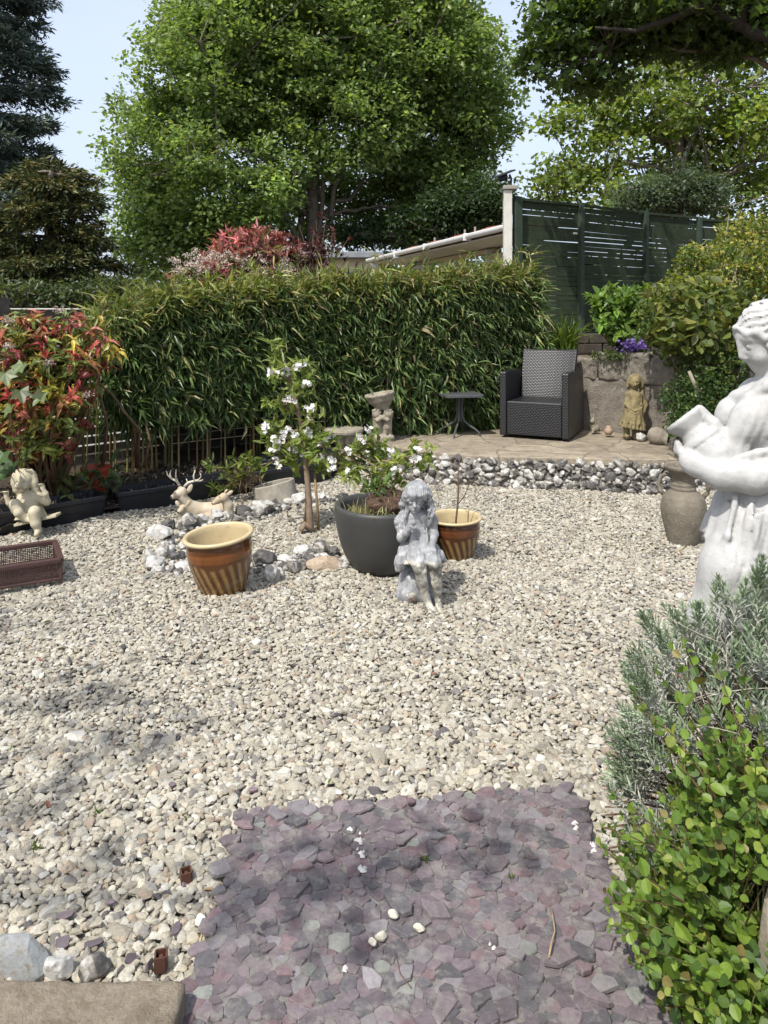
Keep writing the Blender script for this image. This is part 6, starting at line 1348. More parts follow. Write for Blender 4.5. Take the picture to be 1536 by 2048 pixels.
M_gsteel = mat('grey_coated_steel', (.075, .077, .08), (.055, .056, .06), 8, .42, .45, .15, .002, 80)
stb = thing('side_table', 'small square dark metal side table on four curved legs', 'table', (.775, 7.68, ZP), R(12))
def ttop(q):
    k = 6; pts = []; hx, rad = .205, .045
    for (sx_, sy, a0) in ((1, 1, 0), (-1, 1, 90), (-1, -1, 180), (1, -1, 270)):
        for t in np.linspace(0, 90, k): pts.append((sx_ * (hx - rad) + rad * math.cos(R(a0 + t)), sy * (hx - rad) + rad * math.sin(R(a0 + t))))
    slabpoly(q, pts, .405, .430); K = len(pts); q.add(np.column_stack([np.array(pts), np.full(K, .405)]), np.arange(K)[::-1][None])
part('tabletop', ttop, M_gsteel, stb, .006, False)
for k in range(4):
    a = R(45 + 90 * k + 12); d = np.array([math.cos(a), math.sin(a), 0])
    part('leg', lambda q: q.tube([d * .028 + [0, 0, .405], d * .024 + [0, 0, .30], d * .026 + [0, 0, .20], d * .05 + [0, 0, .145], d * .11 + [0, 0, .10], d * .17 + [0, 0, .065], d * .205 + [0, 0, .035], d * .215 + [0, 0, .0]], .0105, 10), M_gsteel, stb, 0, False)

# stone wall behind the armchair: rendered face, rough coping stones
sw_ = thing('stone_wall', 'weathered stone retaining wall with rough coping blocks beside the armchair', 'wall', (2.5, 7.7, ZP))
WL = np.array([(2.02, 8.25), (2.22, 8.02), (2.50, 7.80), (2.74, 7.44), (2.98, 7.06), (3.3, 6.6)])
t = np.linspace(0, 1, 90); A_ = along(WL, t); tn_ = nrm(np.gradient(A_, axis=0)); nm = np.column_stack([tn_[:, 1], -tn_[:, 0]]); nm = np.where((nm @ np.array([-.7, -.7]))[:, None] > 0, nm, -nm)
rr = rg(91); f1, f2 = sinnoise(rr, 9), sinnoise(rr, 34); nz_ = 44; rows = []
for z in np.linspace(.24, .84, nz_):
    o_ = .010 * f1(A_[:, 0], A_[:, 1], z) + .006 * f2(A_[:, 0], A_[:, 1], z); rows.append(np.column_stack([A_ + nm * (.03 + o_)[:, None], np.full(90, z)]))
rows.append(np.column_stack([A_ - nm * .2, np.full(90, .85)])); rows.append(np.column_stack([A_ - nm * .2, np.full(90, .2)]))
VV = np.stack(rows); ii = (np.arange(len(rows) - 1)[:, None] * 90 + np.arange(89)[None]).ravel(); q = MB(); q.add(VV.reshape(-1, 3), np.stack([ii, ii + 1, ii + 91, ii + 90], 1))
M_wallst = mat('weathered_render', (.23, .205, .17), (.125, .11, .09), 7, .95, .15, 1.0, .012, 45, spots=[((.33, .30, .25), 26, .58, .72), ((.42, .40, .35), 75, .66, .72), ((.05, .043, .035), 11, .62, .8)])
q.build('face', M_wallst, sw_, smooth=True)
M_cope = mat('coping_stone', (.23, .205, .168), (.125, .11, .09), 10, .93, .2, 1.0, .014, 50, spots=[((.46, .44, .39), 40, .60, .72), ((.08, .07, .055), 15, .62, .75)])
for i, (a, b_, zt) in enumerate(((.04, .17, 1.02), (.18, .30, 1.08), (.31, .48, 1.10), (.49, .66, 1.07), (.67, .82, 1.04), (.83, .98, 1.02))):
    p0, p1 = along(WL, np.array([a]))[0], along(WL, np.array([b_]))[0]; c = np.array([*((p0 + p1) / 2 + np.array([.075, .075])), .84 + (zt - .84) / 2]); Ln = np.linalg.norm(p1 - p0); rz = math.degrees(math.atan2(p1[1] - p0[1], p1[0] - p0[0]))
    S = SDF(c - [Ln * .75, Ln * .75, .25], c + [Ln * .75, Ln * .75, .25], .010); S.box(c, (Ln / 2 + .012, .15, (zt - .84) / 2 + .02), .022, .002, rotm(0, rr.uniform(-3, 3), rz)); fa, fb = sinnoise(rr, 22), sinnoise(rr, 60); S.disp(lambda X, Y, Z: .016 * fa(X, Y, Z) + .008 * fb(X, Y, Z)); S.build('coping_stone', M_cope, sw_)

# stakes by the hedge and at the apple tree
M_cane = mat('bamboo_cane', (.27, .19, .10), (.17, .115, .06), 14, .7, .3, .2, .002, 60)
for (px, y0, y1, rad, lab) in ((806, 800, 872, .016, 'cut bamboo stake standing just right of the birdbath, the thicker'), (812, 800, 868, .009, 'thin cut stake leaning against the thicker one right of the birdbath'), (824, 825, 872, .008, 'short thin cane further right of the birdbath')):
    a, b_ = P(px - 3, y1, 7.75), P(px, y0, 7.75); a[2] = ZP; q = MB(); q.tube([a, (a + b_) / 2, b_], rad, 9); tag(q.build('stake', M_cane, loc=a), lab, 'stake')
# ------------------------------------------------------------------ shrubs and plants
def whorls(q, r, tips, dirs, per, L, W, cols, wts, T=LEAF6, ang=.75, jit=.2, cper=None):
    """rosettes of leaves at branch tips"""
    n = len(tips); cc = np.repeat(tips, per, 0); run = r.random((n * per, 1)) ** 1.5 * L * .85; dd = np.repeat(nrm(dirs), per, 0); D = dd * (1 - ang) + rdir(r, n * per) * ang; N = dd + rdir(r, n * per) * .35; N[:, 2] += .3
    base = palette(r, n, cols, wts, .12) if cper is None else cper
    q.inst(T, cc - dd * run, D, N, L * np.exp(r.normal(0, .30, n * per)), W * np.exp(r.normal(0, .18, n * per)), np.repeat(base, per, 0) * np.exp(r.normal(0, jit, (n * per, 1))))
def stems(q, r, base, tips, rad, bend=.12, nseg=7, col=None, sag=0):
    for e in tips:
        L = np.linalg.norm(e - base); c = (base + e) / 2 + r.normal(0, bend * L, 3) + [0, 0, bend * L - sag * L]; q.tube(bez(base, c, e, nseg), np.linspace(rad, rad * .35, nseg), 5, col=col, cap=False)

# --- red and yellow photinia at the left
r = rg(101); ph = thing('photinia_shrub', 'photinia with red young leaves and yellow green old ones at the left edge', 'shrub', (-2.6, 5.8, .12))
DP = 5.45
tp = []; 
for (px, py, rx, ry, n) in ((40, 690, 80, 70, 52), (110, 690, 90, 70, 52), (50, 790, 80, 60, 46), (130, 780, 60, 70, 34), (90, 860, 70, 40, 20), (-60, 780, 60, 130, 40), (185, 700, 40, 50, 16), (40, 870, 60, 60, 18)):
    for _ in range(int(n * 1.7)):
        d = rdir(r, 1)[0] * r.random() ** .33; tp.append(P(px + d[0] * rx, py + d[1] * ry, DP + d[2] * .42))
for (px, py) in ((215, 605), (222, 690), (236, 700), (205, 640), (90, 640), (130, 625), (62, 640), (160, 655), (28, 640), (180, 790), (175, 845), (135, 905), (110, 910), (70, 905)): tp.append(P(px, py, DP - .1))
tp = np.array(tp); out = nrm(tp - P(90, 800, DP + .3)); out[:, 2] += .35; out[:, 1] -= .35
hz = (tp[:, 2] - .4) / 1.2; rnd = r.random(len(tp)); red = rnd < np.where(hz > .68, .46, .22)
cper = np.where(red[:, None], palette(r, len(tp), [(.26, .035, .03), (.34, .075, .055), (.17, .03, .025), (.42, .15, .11)]), palette(r, len(tp), [(.30, .27, .05), (.40, .31, .06), (.18, .21, .05), (.12, .15, .04), (.26, .13, .05)], [2, 1, 3, 3.5, 2.5]))
q = MB(); whorls(q, r, tp, out, 8, .076, .025, None, None, T=LANCE, ang=.80, cper=cper, jit=.30)
tp2 = tp + r.normal(0, .04, tp.shape) - out * .09; whorls(q, r, tp2, out, 5, .088, .034, [(.13, .16, .035), (.08, .11, .028), (.27, .25, .045)], [3, 3, 2], ang=.8)
q.build('foliage', M_leafg, ph)
q = MB(); b0 = np.array([-2.55, 5.85, .1])
for k in range(5): stems(q, r, b0 + r.normal(0, .06, 3) * [1, 1, 0], tp[r.choice(len(tp), 16, replace=False)], .014, .14, 8)
for pts in ([P(275, 935, 6.2), P(268, 850, 6.1), P(225, 790, 6.0), P(190, 760, 5.9)], [P(272, 935, 6.2), P(280, 860, 6.1), P(240, 815, 6.0)], [P(205, 930, 6.0), P(215, 850, 6.0), P(200, 790, 5.9)], [P(288, 935, 6.2), P(300, 880, 6.2), P(290, 840, 6.2)]): q.tube(pts, np.linspace(.016, .008, len(pts)), 6)
q.build('branches', M_twig, ph, smooth=True)
for (px, py) in ((15, 692), (118, 620), (100, 725), (175, 790), (15, 640)):
    q = MB(); c = P(px, py, DP - .38); n = 70; pos = c + rdir(r, n) * r.uniform(.012, .045, (n, 1)) * [1, 1, .6]; leaf_cloud(q, r, pos, .011, .010, palette(r, n, [(.42, .36, .30), (.36, .24, .20), (.5, .46, .42)]), ROUND); q.build('flower_cluster', M_petal, ph)
# sycamore sapling leaves in front of it
sy = thing('sycamore_sapling', 'pale lobed sycamore leaves in front of the photinia', 'sapling', P(50, 960, 5.1) * [1, 1, 0] + [0, 0, .12])
q = MB(); 
L5 = [(10, 745, .10), (45, 728, .09), (40, 780, .10), (85, 785, .10), (22, 812, .085), (6, 905, .11), (25, 925, .11), (10, 940, .10)]
for (px, py, sz) in L5:
    c = P(px, py, 5.0 + r.uniform(-.06, .06)); lo_ = py > 840
    q.inst(MAPLE, c[None], np.array([[r.normal(0, .5), -.5, -.9]]), np.array([[r.normal(.0, .25) - .25, -.8, .75]]), sz, sz * 1.05, palette(r, 1, [(.06, .11, .03)] if lo_ else [(.13, .165, .075), (.11, .15, .06)]))
q.build('leaves', M_leaf, sy); q = MB(); b0 = P(40, 970, 5.35)
stems(q, r, b0, [P(a, b_, 5.05) for a, b_, _ in L5], .006, .1); q.build('stems', M_twig, sy)
# dark understorey by the red pot
us = thing('laurel_seedlings', 'low laurel shoots with broad leaves round the red pot', 'shrub', P(150, 985, 5.8) * [1, 1, 0] + [0, 0, .1]); q = MB(); tp = np.array([P(px, py, 5.75 + r.uniform(-.15, .15)) for px, py in ((120, 955), (140, 965), (150, 950), (135, 985), (165, 940), (215, 970), (205, 955), (190, 935), (225, 925), (100, 935), (85, 950), (60, 930), (100, 915), (240, 955), (30, 940), (45, 915))])
whorls(q, r, tp, np.tile([0, -.4, .5], (len(tp), 1)), 6, .10, .042, [(.06, .09, .025), (.10, .12, .035), (.04, .065, .02), (.15, .05, .035)], [3, 3, 3, .8], ang=.8); q.build('leaves', M_leafg, us)
q = MB(); stems(q, r, P(150, 995, 5.8), tp, .005, .1); q.build('stems', M_twig, us)

# --- apple tree in blossom
r = rg(102); D0 = 5.30; ab = G(619, 1060); ab[1] = D0
at_ = thing('apple_tree', 'small staked apple tree in white blossom inside the flint ring', 'tree', ab)
AP = lambda px, py, dy=0: P(px, py, D0 + dy)
q = MB(); q.tube([AP(622, 1062), AP(620, 1050), AP(618, 1000), AP(613, 940), AP(608, 900), AP(603, 860), AP(596, 820), AP(586, 780), AP(572, 730), AP(556, 690)], [.029, .025, .022, .020, .017, .0145, .0125, .010, .0075, .004], 12)
q.tube([AP(628, 1062, -.02), AP(608, 1050, -.04), AP(602, 1062, -.06)], [.02, .026, .018], 8)
brs = [[(606, 890), (640, 893), (690, 900), (730, 920), (770, 945)], [(610, 905), (670, 915), (720, 905), (735, 880), (740, 862)], [(606, 880), (660, 870), (655, 905)], [(700, 905), (760, 925), (820, 912), (850, 905)], [(690, 902), (720, 935), (760, 960), (790, 955)],
       [(604, 870), (570, 880), (545, 870), (530, 858)], [(606, 900), (570, 910), (540, 925), (520, 930)], [(598, 830), (575, 815), (560, 800), (548, 800)], [(590, 800), (606, 770), (612, 740), (610, 720)], [(600, 850), (625, 840), (630, 815)], [(580, 760), (560, 750), (545, 745)], [(605, 865), (640, 850), (640, 870)], [(603, 860), (560, 865), (535, 885)], [(607, 885), (640, 905), (640, 920)], [(720, 905), (760, 880), (775, 900)], [(760, 945), (745, 975), (760, 990)]]
ends = []
for b_ in brs:
    dy = r.uniform(-.25, .12); p = np.array([AP(x, y, dy * i / len(b_)) for i, (x, y) in enumerate(b_)]); t_ = np.linspace(0, 1, 12); pp = np.stack([np.interp(t_, np.linspace(0, 1, len(p)), p[:, j]) for j in range(3)], 1); pp[1:-1] = (pp[:-2] + pp[1:-1] * 2 + pp[2:]) / 4
    q.tube(pp, np.linspace(.0095, .003, 12), 6); ends.append(pp)
q.build('trunk', mat('apple_bark', (.17, .115, .075), (.26, .20, .15), 16, .8, .25, .4, .006, 60, spots=[((.09, .06, .045), 30, .62, .75)]), at_, smooth=True)
q = MB(); tips = []
for e in ends:
    for k in range(4): tips.append(e[r.integers(4, 12)] + r.normal(0, .030, 3))
for (px, py, n, sp_) in ((556, 690, 5, 12), (552, 712, 5, 14), (566, 735, 6, 18), (600, 735, 5, 16), (605, 765, 6, 16), (590, 770, 5, 14), (610, 790, 4, 14), (570, 800, 5, 16), (598, 812, 4, 18), (555, 850, 6, 20), (620, 850, 6, 18), (600, 865, 5, 16), (550, 880, 5, 18), (620, 895, 6, 16), (575, 905, 5, 16), (612, 920, 5, 9), (590, 930, 3, 12), (560, 895, 5, 18), (700, 915, 9, 26), (735, 925, 11, 28), (760, 945, 9, 26), (775, 925, 8, 24), (720, 950, 6, 22), (690, 935, 5, 18), (640, 935, 3, 12), (760, 975, 5, 16), (745, 865, 4, 10), (810, 925, 4, 14), (830, 900, 4, 12), (855, 905, 3, 10), (840, 930, 3, 10), (535, 865, 4, 12), (530, 800, 2, 5), (650, 880, 5, 16), (795, 945, 4, 14)):
    for k in range(n): tips.append(AP(px + r.normal(0, sp_ * .6), py + r.normal(0, sp_ * .6), r.normal(0, .08)))
tips = np.array(tips); dirs = np.tile([0, -.35, .55], (len(tips), 1)) + rdir(r, len(tips)) * .6
apc = [(.20, .26, .065), (.25, .31, .085), (.15, .21, .045), (.30, .33, .11)]
whorls(q, r, tips, dirs, 7, .060, .027, apc, None, ang=.72); q.build('leaves', M_leaf, at_)
q = MB(); bl_ = [(550, 745), (540, 744), (572, 742), (597, 735), (603, 728), (612, 770), (575, 798), (583, 803), (616, 818), (623, 815), (535, 850), (528, 857), (577, 862), (588, 868), (555, 890), (545, 903), (562, 885), (552, 878), (585, 900), (612, 862), (618, 868), (556, 930), (553, 920), (640, 915), (648, 918), (653, 880), (660, 872), (665, 918), (670, 925), (735, 857), (722, 873), (725, 880), (665, 938), (790, 942), (797, 935), (835, 902), (826, 925), (833, 918), (780, 905), (640, 890), (815, 940), (690, 945), (700, 900), (600, 905), (565, 870), (620, 835)]
for (px, py) in bl_:
    c = AP(px, py, r.normal(-.09, .05)); nf = r.integers(4, 7)
    for k in range(nf):
        fc = c + rdir(r, 1)[0] * .024; ax = nrm(rdir(r, 1)[0] + [0, -.9, .5]); e1 = nrm(np.cross(ax, [.3, .2, .9])); e2 = np.cross(ax, e1); a = np.arange(5) * 1.257 + r.random()
        D = e1 * np.cos(a)[:, None] + e2 * np.sin(a)[:, None] + ax * .35; q.inst(ROUND, np.repeat(fc[None], 5, 0), D, np.repeat(ax[None], 5, 0), .020, .0175, palette(r, 5, [(.80, .78, .76), (.82, .80, .78), (.76, .66, .66)], [4, 3, 1], .05))
q.build('blossom', M_petal, at_)
for (x0, y0, x1, y1, lab) in ((611, 1058, 612, 935, 'left brown cane supporting the apple trunk'), (637, 1062, 629, 945, 'right grey cane leaning beside the apple trunk')):
    a = G(x0, y0 - 2); b_ = P(x1, y1, a[1] + .03); q = MB(); q.tube([a, (a + b_) / 2 + [.003, 0, 0], b_], .010, 8); tag(q.build('tree_stake', M_cane, loc=a, smooth=True), lab, 'stake')
# leafy cutting with a dry root ball in the trough
r = rg(103); cu = thing('rooted_cutting', 'leafy azalea with a dry root ball lying on the trough behind the doe', 'plant', P(480, 950, 6.15)); q = MB(); tp = np.array([P(px, py, 6.1 + r.normal(0, .07)) for px, py in ((415, 932), (425, 928), (440, 940), (455, 930), (470, 935), (485, 920), (495, 908), (510, 925), (450, 950), (500, 940), (465, 915), (490, 930), (520, 930), (435, 985), (450, 975), (420, 985), (460, 970), (430, 975), (505, 915), (480, 940), (470, 955))])
whorls(q, r, tp, np.tile([0, -.3, .5], (len(tp), 1)) + rdir(r, len(tp)) * .6, 9, .075, .024, [(.15, .20, .045), (.20, .24, .06), (.10, .14, .03)], None, ang=.7); q.build('leaves', M_leaf, cu)
q = MB(); stems(q, r, P(490, 960, 6.12), tp, .006, .08); q.build('stems', M_twig, cu); q = MB()
for k in range(170):
    a = P(490 + r.normal(0, 18), 955 + r.normal(0, 8), 6.12 + r.normal(0, .04)); e = a + r.normal(0, .03, 3) + [0, 0, -abs(r.normal(0, .06))]; q.tube([a, (a + e) / 2 + r.normal(0, .01, 3), e], [.0022, .002, .0012], 4, col=palette(r, 1, [(.20, .14, .09), (.28, .22, .13), (.12, .085, .05)])[0], cap=False)
q.build('dry_roots', vcol_mat('dry_root', .9, .1, 0), cu)

# --- shrubs behind the hedge
r = rg(104); rp = thing('red_shrub', 'large photinia with red shoots and cream blossom showing above the bamboo', 'shrub', P(500, 640, 12.5) * [1, 1, 0]); q = MB(); tp = []
for (px, py, rx, ry, n) in ((510, 495, 85, 42, 210), (460, 535, 70, 38, 110), (380, 555, 45, 22, 45), (560, 520, 60, 45, 110), (500, 570, 130, 40, 90)):
    for _ in range(n): d = rdir(r, 1)[0] * r.random() ** .33; tp.append(P(px + d[0] * rx, py + d[1] * ry, 12.3 + d[2] * .7))
tp = np.array(tp); out = nrm(tp - P(500, 560, 12.6)) + [0, -.2, .5]; topness = (HY - (HY - (tp[:, 2] - EYE) * FPX / tp[:, 1]) ) 
pyv = HY - (tp[:, 2] - EYE) * FPX / tp[:, 1]; red = r.random(len(tp)) < np.interp(pyv, [460, 505, 560], [.9, .6, .15])
cper = np.where(red[:, None], palette(r, len(tp), [(.34, .10, .10), (.42, .18, .17), (.22, .06, .06)]), palette(r, len(tp), [(.14, .13, .05), (.24, .12, .09), (.10, .12, .045)])); whorls(q, r, tp, out, 9, .12, .040, None, None, ang=.6, cper=cper); q.build('foliage', M_leafg, rp)
q = MB(); 
for k in range(120):
    px = r.uniform(340, 590); py = np.interp(px, [340, 400, 470, 590], [550, 520, 530, 535]) + r.normal(0, 14); c = P(px, py, 11.75 + r.uniform(-.1, .3)); n = 40; pos = c + rdir(r, n) * r.uniform(.03, .085, (n, 1)) * [1, 1, .6]; leaf_cloud(q, r, pos, .024, .022, palette(r, n, [(.60, .52, .44), (.64, .58, .50), (.50, .37, .31)]), LEAF4)
q.build('flower_clusters', M_petal, rp); q = MB(); stems(q, r, P(500, 640, 12.5) * [1, 1, 0], tp[r.choice(len(tp), 30)], .02, .05); q.build('branches', M_bark, rp)
r = rg(105); pp_ = thing('purple_shrub', 'thin dark purple leaved shrub beside the red one, before the annexe', 'shrub', P(640, 640, 12.2) * [1, 1, 0]); tp = np.array([P(638 + r.normal(0, 26), 500 + r.normal(0, 24), 12.2 + r.normal(0, .25)) for _ in range(75)])
q = MB(); whorls(q, r, tp, nrm(tp - P(640, 580, 12.2)), 7, .085, .04, [(.06, .018, .022), (.10, .03, .03), (.04, .015, .018)], None, ang=.8); q.build('foliage', M_leafg, pp_)
q = MB(); b0 = P(640, 600, 12.2)
stems(q, r, b0, tp[:46], .012, .08); stems(q, r, b0, [P(598, 452, 12.2), P(632, 440, 12.2), P(650, 448, 12.2), P(670, 470, 12.2)], .012, .05); q.build('branches', M_twig, pp_)
r = rg(106); 

# --- climber covered bank on the right
r = rg(107); hd = thing('climber_hedge', 'tall tangled climber with yellow green round leaves behind the white statue', 'hedge', (3.2, 7.3, .3))
def cloudpts(blobs, dens):
    o = []; 
    for (px, py, d, rx, ry, rz_, n) in blobs:
        dd = rdir(r, n) * (r.random((n, 1)) ** .30); o.append(np.column_stack([(px + dd[:, 0] * rx - CX) * d / FPX, d + dd[:, 1] * rz_, EYE - (py + dd[:, 2] * ry - HY) * d / FPX]))
    return np.concatenate(o)
up_ = cloudpts([(1450, 560, 7.6, 110, 85, .6, 2300), (1510, 500, 7.8, 80, 70, .6, 1600), (1390, 600, 7.3, 75, 60, .45, 1300), (1330, 640, 7.1, 60, 55, .35, 800), (1420, 680, 7.2, 110, 80, .5, 1900), (1550, 640, 7.6, 110, 120, .7, 2000), (1490, 455, 8.0, 50, 35, .4, 380), (1380, 520, 7.5, 26, 36, .22, 300), (1330, 585, 7.2, 30, 30, .25, 220), (1320, 670, 7.1, 30, 24, .2, 200)], 1)
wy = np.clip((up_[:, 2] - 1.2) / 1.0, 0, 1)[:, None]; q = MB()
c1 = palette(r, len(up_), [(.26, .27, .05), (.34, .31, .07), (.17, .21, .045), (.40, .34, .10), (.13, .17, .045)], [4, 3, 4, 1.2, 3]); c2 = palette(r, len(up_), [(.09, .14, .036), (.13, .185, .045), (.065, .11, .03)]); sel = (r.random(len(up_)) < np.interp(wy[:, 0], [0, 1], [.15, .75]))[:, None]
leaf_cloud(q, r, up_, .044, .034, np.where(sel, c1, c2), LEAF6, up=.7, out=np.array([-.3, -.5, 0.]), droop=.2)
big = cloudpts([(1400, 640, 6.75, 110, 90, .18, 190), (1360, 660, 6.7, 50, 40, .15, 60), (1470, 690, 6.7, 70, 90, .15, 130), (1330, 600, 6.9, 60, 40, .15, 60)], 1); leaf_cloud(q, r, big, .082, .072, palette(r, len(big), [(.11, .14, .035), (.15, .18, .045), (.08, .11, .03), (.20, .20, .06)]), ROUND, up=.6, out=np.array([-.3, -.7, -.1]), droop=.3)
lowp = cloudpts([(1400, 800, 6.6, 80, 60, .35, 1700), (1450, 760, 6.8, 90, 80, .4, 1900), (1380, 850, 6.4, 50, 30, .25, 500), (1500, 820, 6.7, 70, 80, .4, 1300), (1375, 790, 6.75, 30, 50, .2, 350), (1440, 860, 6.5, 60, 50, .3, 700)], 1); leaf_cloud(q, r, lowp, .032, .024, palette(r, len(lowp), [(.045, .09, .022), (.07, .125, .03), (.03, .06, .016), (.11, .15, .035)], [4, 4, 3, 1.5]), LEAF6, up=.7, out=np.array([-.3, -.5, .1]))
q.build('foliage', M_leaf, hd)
q = MB(); q.tube([P(1378, 742, 6.42), P(1392, 775, 6.40), P(1398, 800, 6.45), P(1415, 850, 6.5), P(1425, 880, 6.55)], [.014, .017, .016, .018, .02], 8); q.tube([P(1396, 790, 6.42), P(1404, 776, 6.40)], [.01, .004], 6)
b0 = np.array([3.1, 7.2, .4]); stems(q, r, b0, up_[r.choice(len(up_), 60)], .014, .15); stems(q, r, b0, [P(1458, 430, 7.8), P(1400, 500, 7.4), P(1408, 590, 7.2)], .012, .06); q.build('branches', mat('pale_bark', (.28, .245, .19), (.16, .135, .105), 14, .9), hd, smooth=True)
gs = thing('green_shrub', 'bright mid green bush left of the climber on the terrace', 'shrub', P(1240, 700, 8.3) + [0, 0, 0]); tp = cloudpts([(1245, 610, 8.2, 62, 42, .4, 120), (1220, 640, 8.1, 36, 45, .3, 60), (1290, 615, 8.2, 45, 45, .3, 70), (1190, 600, 8.1, 12, 12, .1, 8), (1260, 660, 8.0, 50, 40, .3, 60)], 1)
q = MB(); whorls(q, r, tp, nrm(tp - P(1250, 670, 8.4)) + [0, -.2, .4], 8, .075, .044, [(.15, .25, .045), (.20, .30, .06), (.11, .19, .04)], None, ang=.75); q.build('foliage', M_leaf, gs); q = MB(); stems(q, r, P(1245, 710, 8.3), tp[::5], .009, .08); q.build('branches', M_twig, gs)
dl = thing('daylily_clump', 'clump of arching bright green strap leaves behind the armchair', 'plant', P(1128, 712, 8.75)); q = MB(); blades(q, r, P(1126, 708, 8.6), 110, .66, .26, .026, [(.12, .18, .035), (.16, .22, .05), (.08, .13, .025)], .75, 8); blades(q, r, P(1095, 712, 8.8), 50, .5, .2, .024, [(.12, .18, .035), (.15, .2, .05)], .7, 8); q.build('leaves', M_leaf, dl)
cp_ = thing('campanula_clump', 'clump of violet campanula flowers on top of the stone wall', 'flowers', P(1265, 705, 7.85)); q = MB(); n = 300; pos = np.stack([P(1265 + r.normal(0, 13), 692 + r.normal(0, 6) - .28 * 0, 7.75 + r.normal(0, .08)) for _ in range(n)]); leaf_cloud(q, r, pos, .028, .022, palette(r, n, [(.16, .09, .34), (.21, .13, .42), (.10, .06, .24)]), ROUND, up=.5, out=np.array([0, -.6, .3])); q.build('blossom', M_petal, cp_)
q = MB(); pos = cloudpts([(1270, 712, 7.8, 60, 12, .15, 500), (1220, 712, 7.9, 45, 12, .15, 300)], 1); leaf_cloud(q, r, pos, .03, .022, palette(r, len(pos), [(.06, .10, .03), (.09, .13, .035)]), LEAF6, up=.8); q.build('leaves', M_leaf, cp_)

# --- lavender at the right
r = rg(108); lv = thing('lavender_bush', 'big grey green lavender bush in front of the white statue', 'shrub', (.98, 2.0, 0))
q = MB(); stq = MB(); cen = np.array([1.04, 1.99, .10]); hb = []
def lav(tip, dr, Ls, dead=False):
    ppx, ppy = CX + tip[0] / tip[1] * FPX, HY - (tip[2] - EYE) / tip[1] * FPX
    if ppx < np.interp(ppy, [1150, 1220, 1300, 1400, 1460, 1560, 1620], [1330, 1285, 1250, 1235, 1205, 1205, 1250]): return
    n = int(Ls / .0042); t = np.linspace(0, 1, n); p = tip - dr * Ls * (1 - t)[:, None]; a = np.arange(n) * 2.4 + r.random() * 6; e1 = nrm(np.cross(dr, [.2, .1, .9])); e2 = np.cross(dr, e1)
    rad = e1 * np.cos(a)[:, None] + e2 * np.sin(a)[:, None]; op_ = np.interp(t, [0, .75, 1], [1.25, .75, .15])[:, None]; D = dr + rad * op_ + r.normal(0, .1, (n, 3)); N = rad * -.4 + dr
    L_ = np.interp(t, [0, .3, .8, 1], [.026, .036, .032, .018]) * r.uniform(.8, 1.2, n)
    fresh = palette(r, 1, [(.20, .26, .165), (.25, .31, .205), (.16, .21, .125)], None, .12)[0]; old = np.array([.40, .40, .36]); w = np.clip((t - .15) / .45, 0, 1)[:, None]
    col = (old * (1 - w) + fresh * w) * np.exp(r.normal(0, .13, (n, 1))); 
    if dead: col = palette(r, n, [(.36, .35, .31), (.28, .25, .23), (.42, .41, .38)])
    q.inst(LEAF6, p, D, N, L_, .0058, col)
for k in range(1250):
    d = rdir(r, 1)[0]; d[2] = abs(d[2]) * 1.0 + .02; d = nrm(d); 
    if d[1] > .55 and d[2] < .6: continue
    R3 = np.array([.52, .42, .66]) * r.uniform(.78, 1.04); tip = cen + d * R3; dr = nrm(d * [1, 1, .6] + [0, 0, .75] + r.normal(0, .16, 3))
    lav(tip, dr, r.uniform(.07, .135), r.random() < .10)
    if k % 3 == 0: stq.tube(bez(cen + [0, 0, -.05], (cen + tip) / 2 + [0, 0, .05], tip - dr * .08, 7), np.linspace(.006, .0025, 7), 5, cap=False)
for (px, py, d_, dx, dz) in ((1440, 1158, 2.05, -.05, 1), (1345, 1210, 2.0, -.4, .9), (1300, 1225, 1.95, -.45, .85), (1265, 1290, 1.95, -.6, .75), (1250, 1330, 1.95, -.7, .65), (1232, 1470, 1.95, -.85, .45), (1218, 1510, 1.98, -.9, .4), (1230, 1545, 1.95, -.9, .3), (1400, 1205, 2.0, -.1, 1), (1500, 1160, 2.0, .1, 1), (1530, 1110, 2.05, .0, 1), (1520, 1140, 2.05, -.1, 1), (1275, 1350, 1.9, -.6, .6), (1260, 1420, 1.9, -.7, .5), (1330, 1260, 1.9, -.3, .9)):
    for k in range(4): lav(P(px + r.normal(0, 9), py + abs(r.normal(0, 12)), d_), nrm(np.array([dx, -.1, dz]) + r.normal(0, .14, 3)), r.uniform(.09, .14))
q.build('foliage', M_needle, lv); stq.build('stems', M_twig, lv)
q = MB()                                                            # loose old flower stalks
for k in range(26):
    a = cen + nrm(np.array([r.normal(-.1, .5), r.normal(-.3, .4), .8])) * [.5, .42, .62]; e = a + nrm(r.normal(0, 1, 3) * [1, .6, .4] + [-.2, -.1, .3]) * r.uniform(.12, .3); q.tube(bez(a, (a + e) / 2 + r.normal(0, .02, 3), e, 6), .0011, 4, col=(.35, .31, .25), cap=False)
q.build('dry_stalks', M_beige, lv)

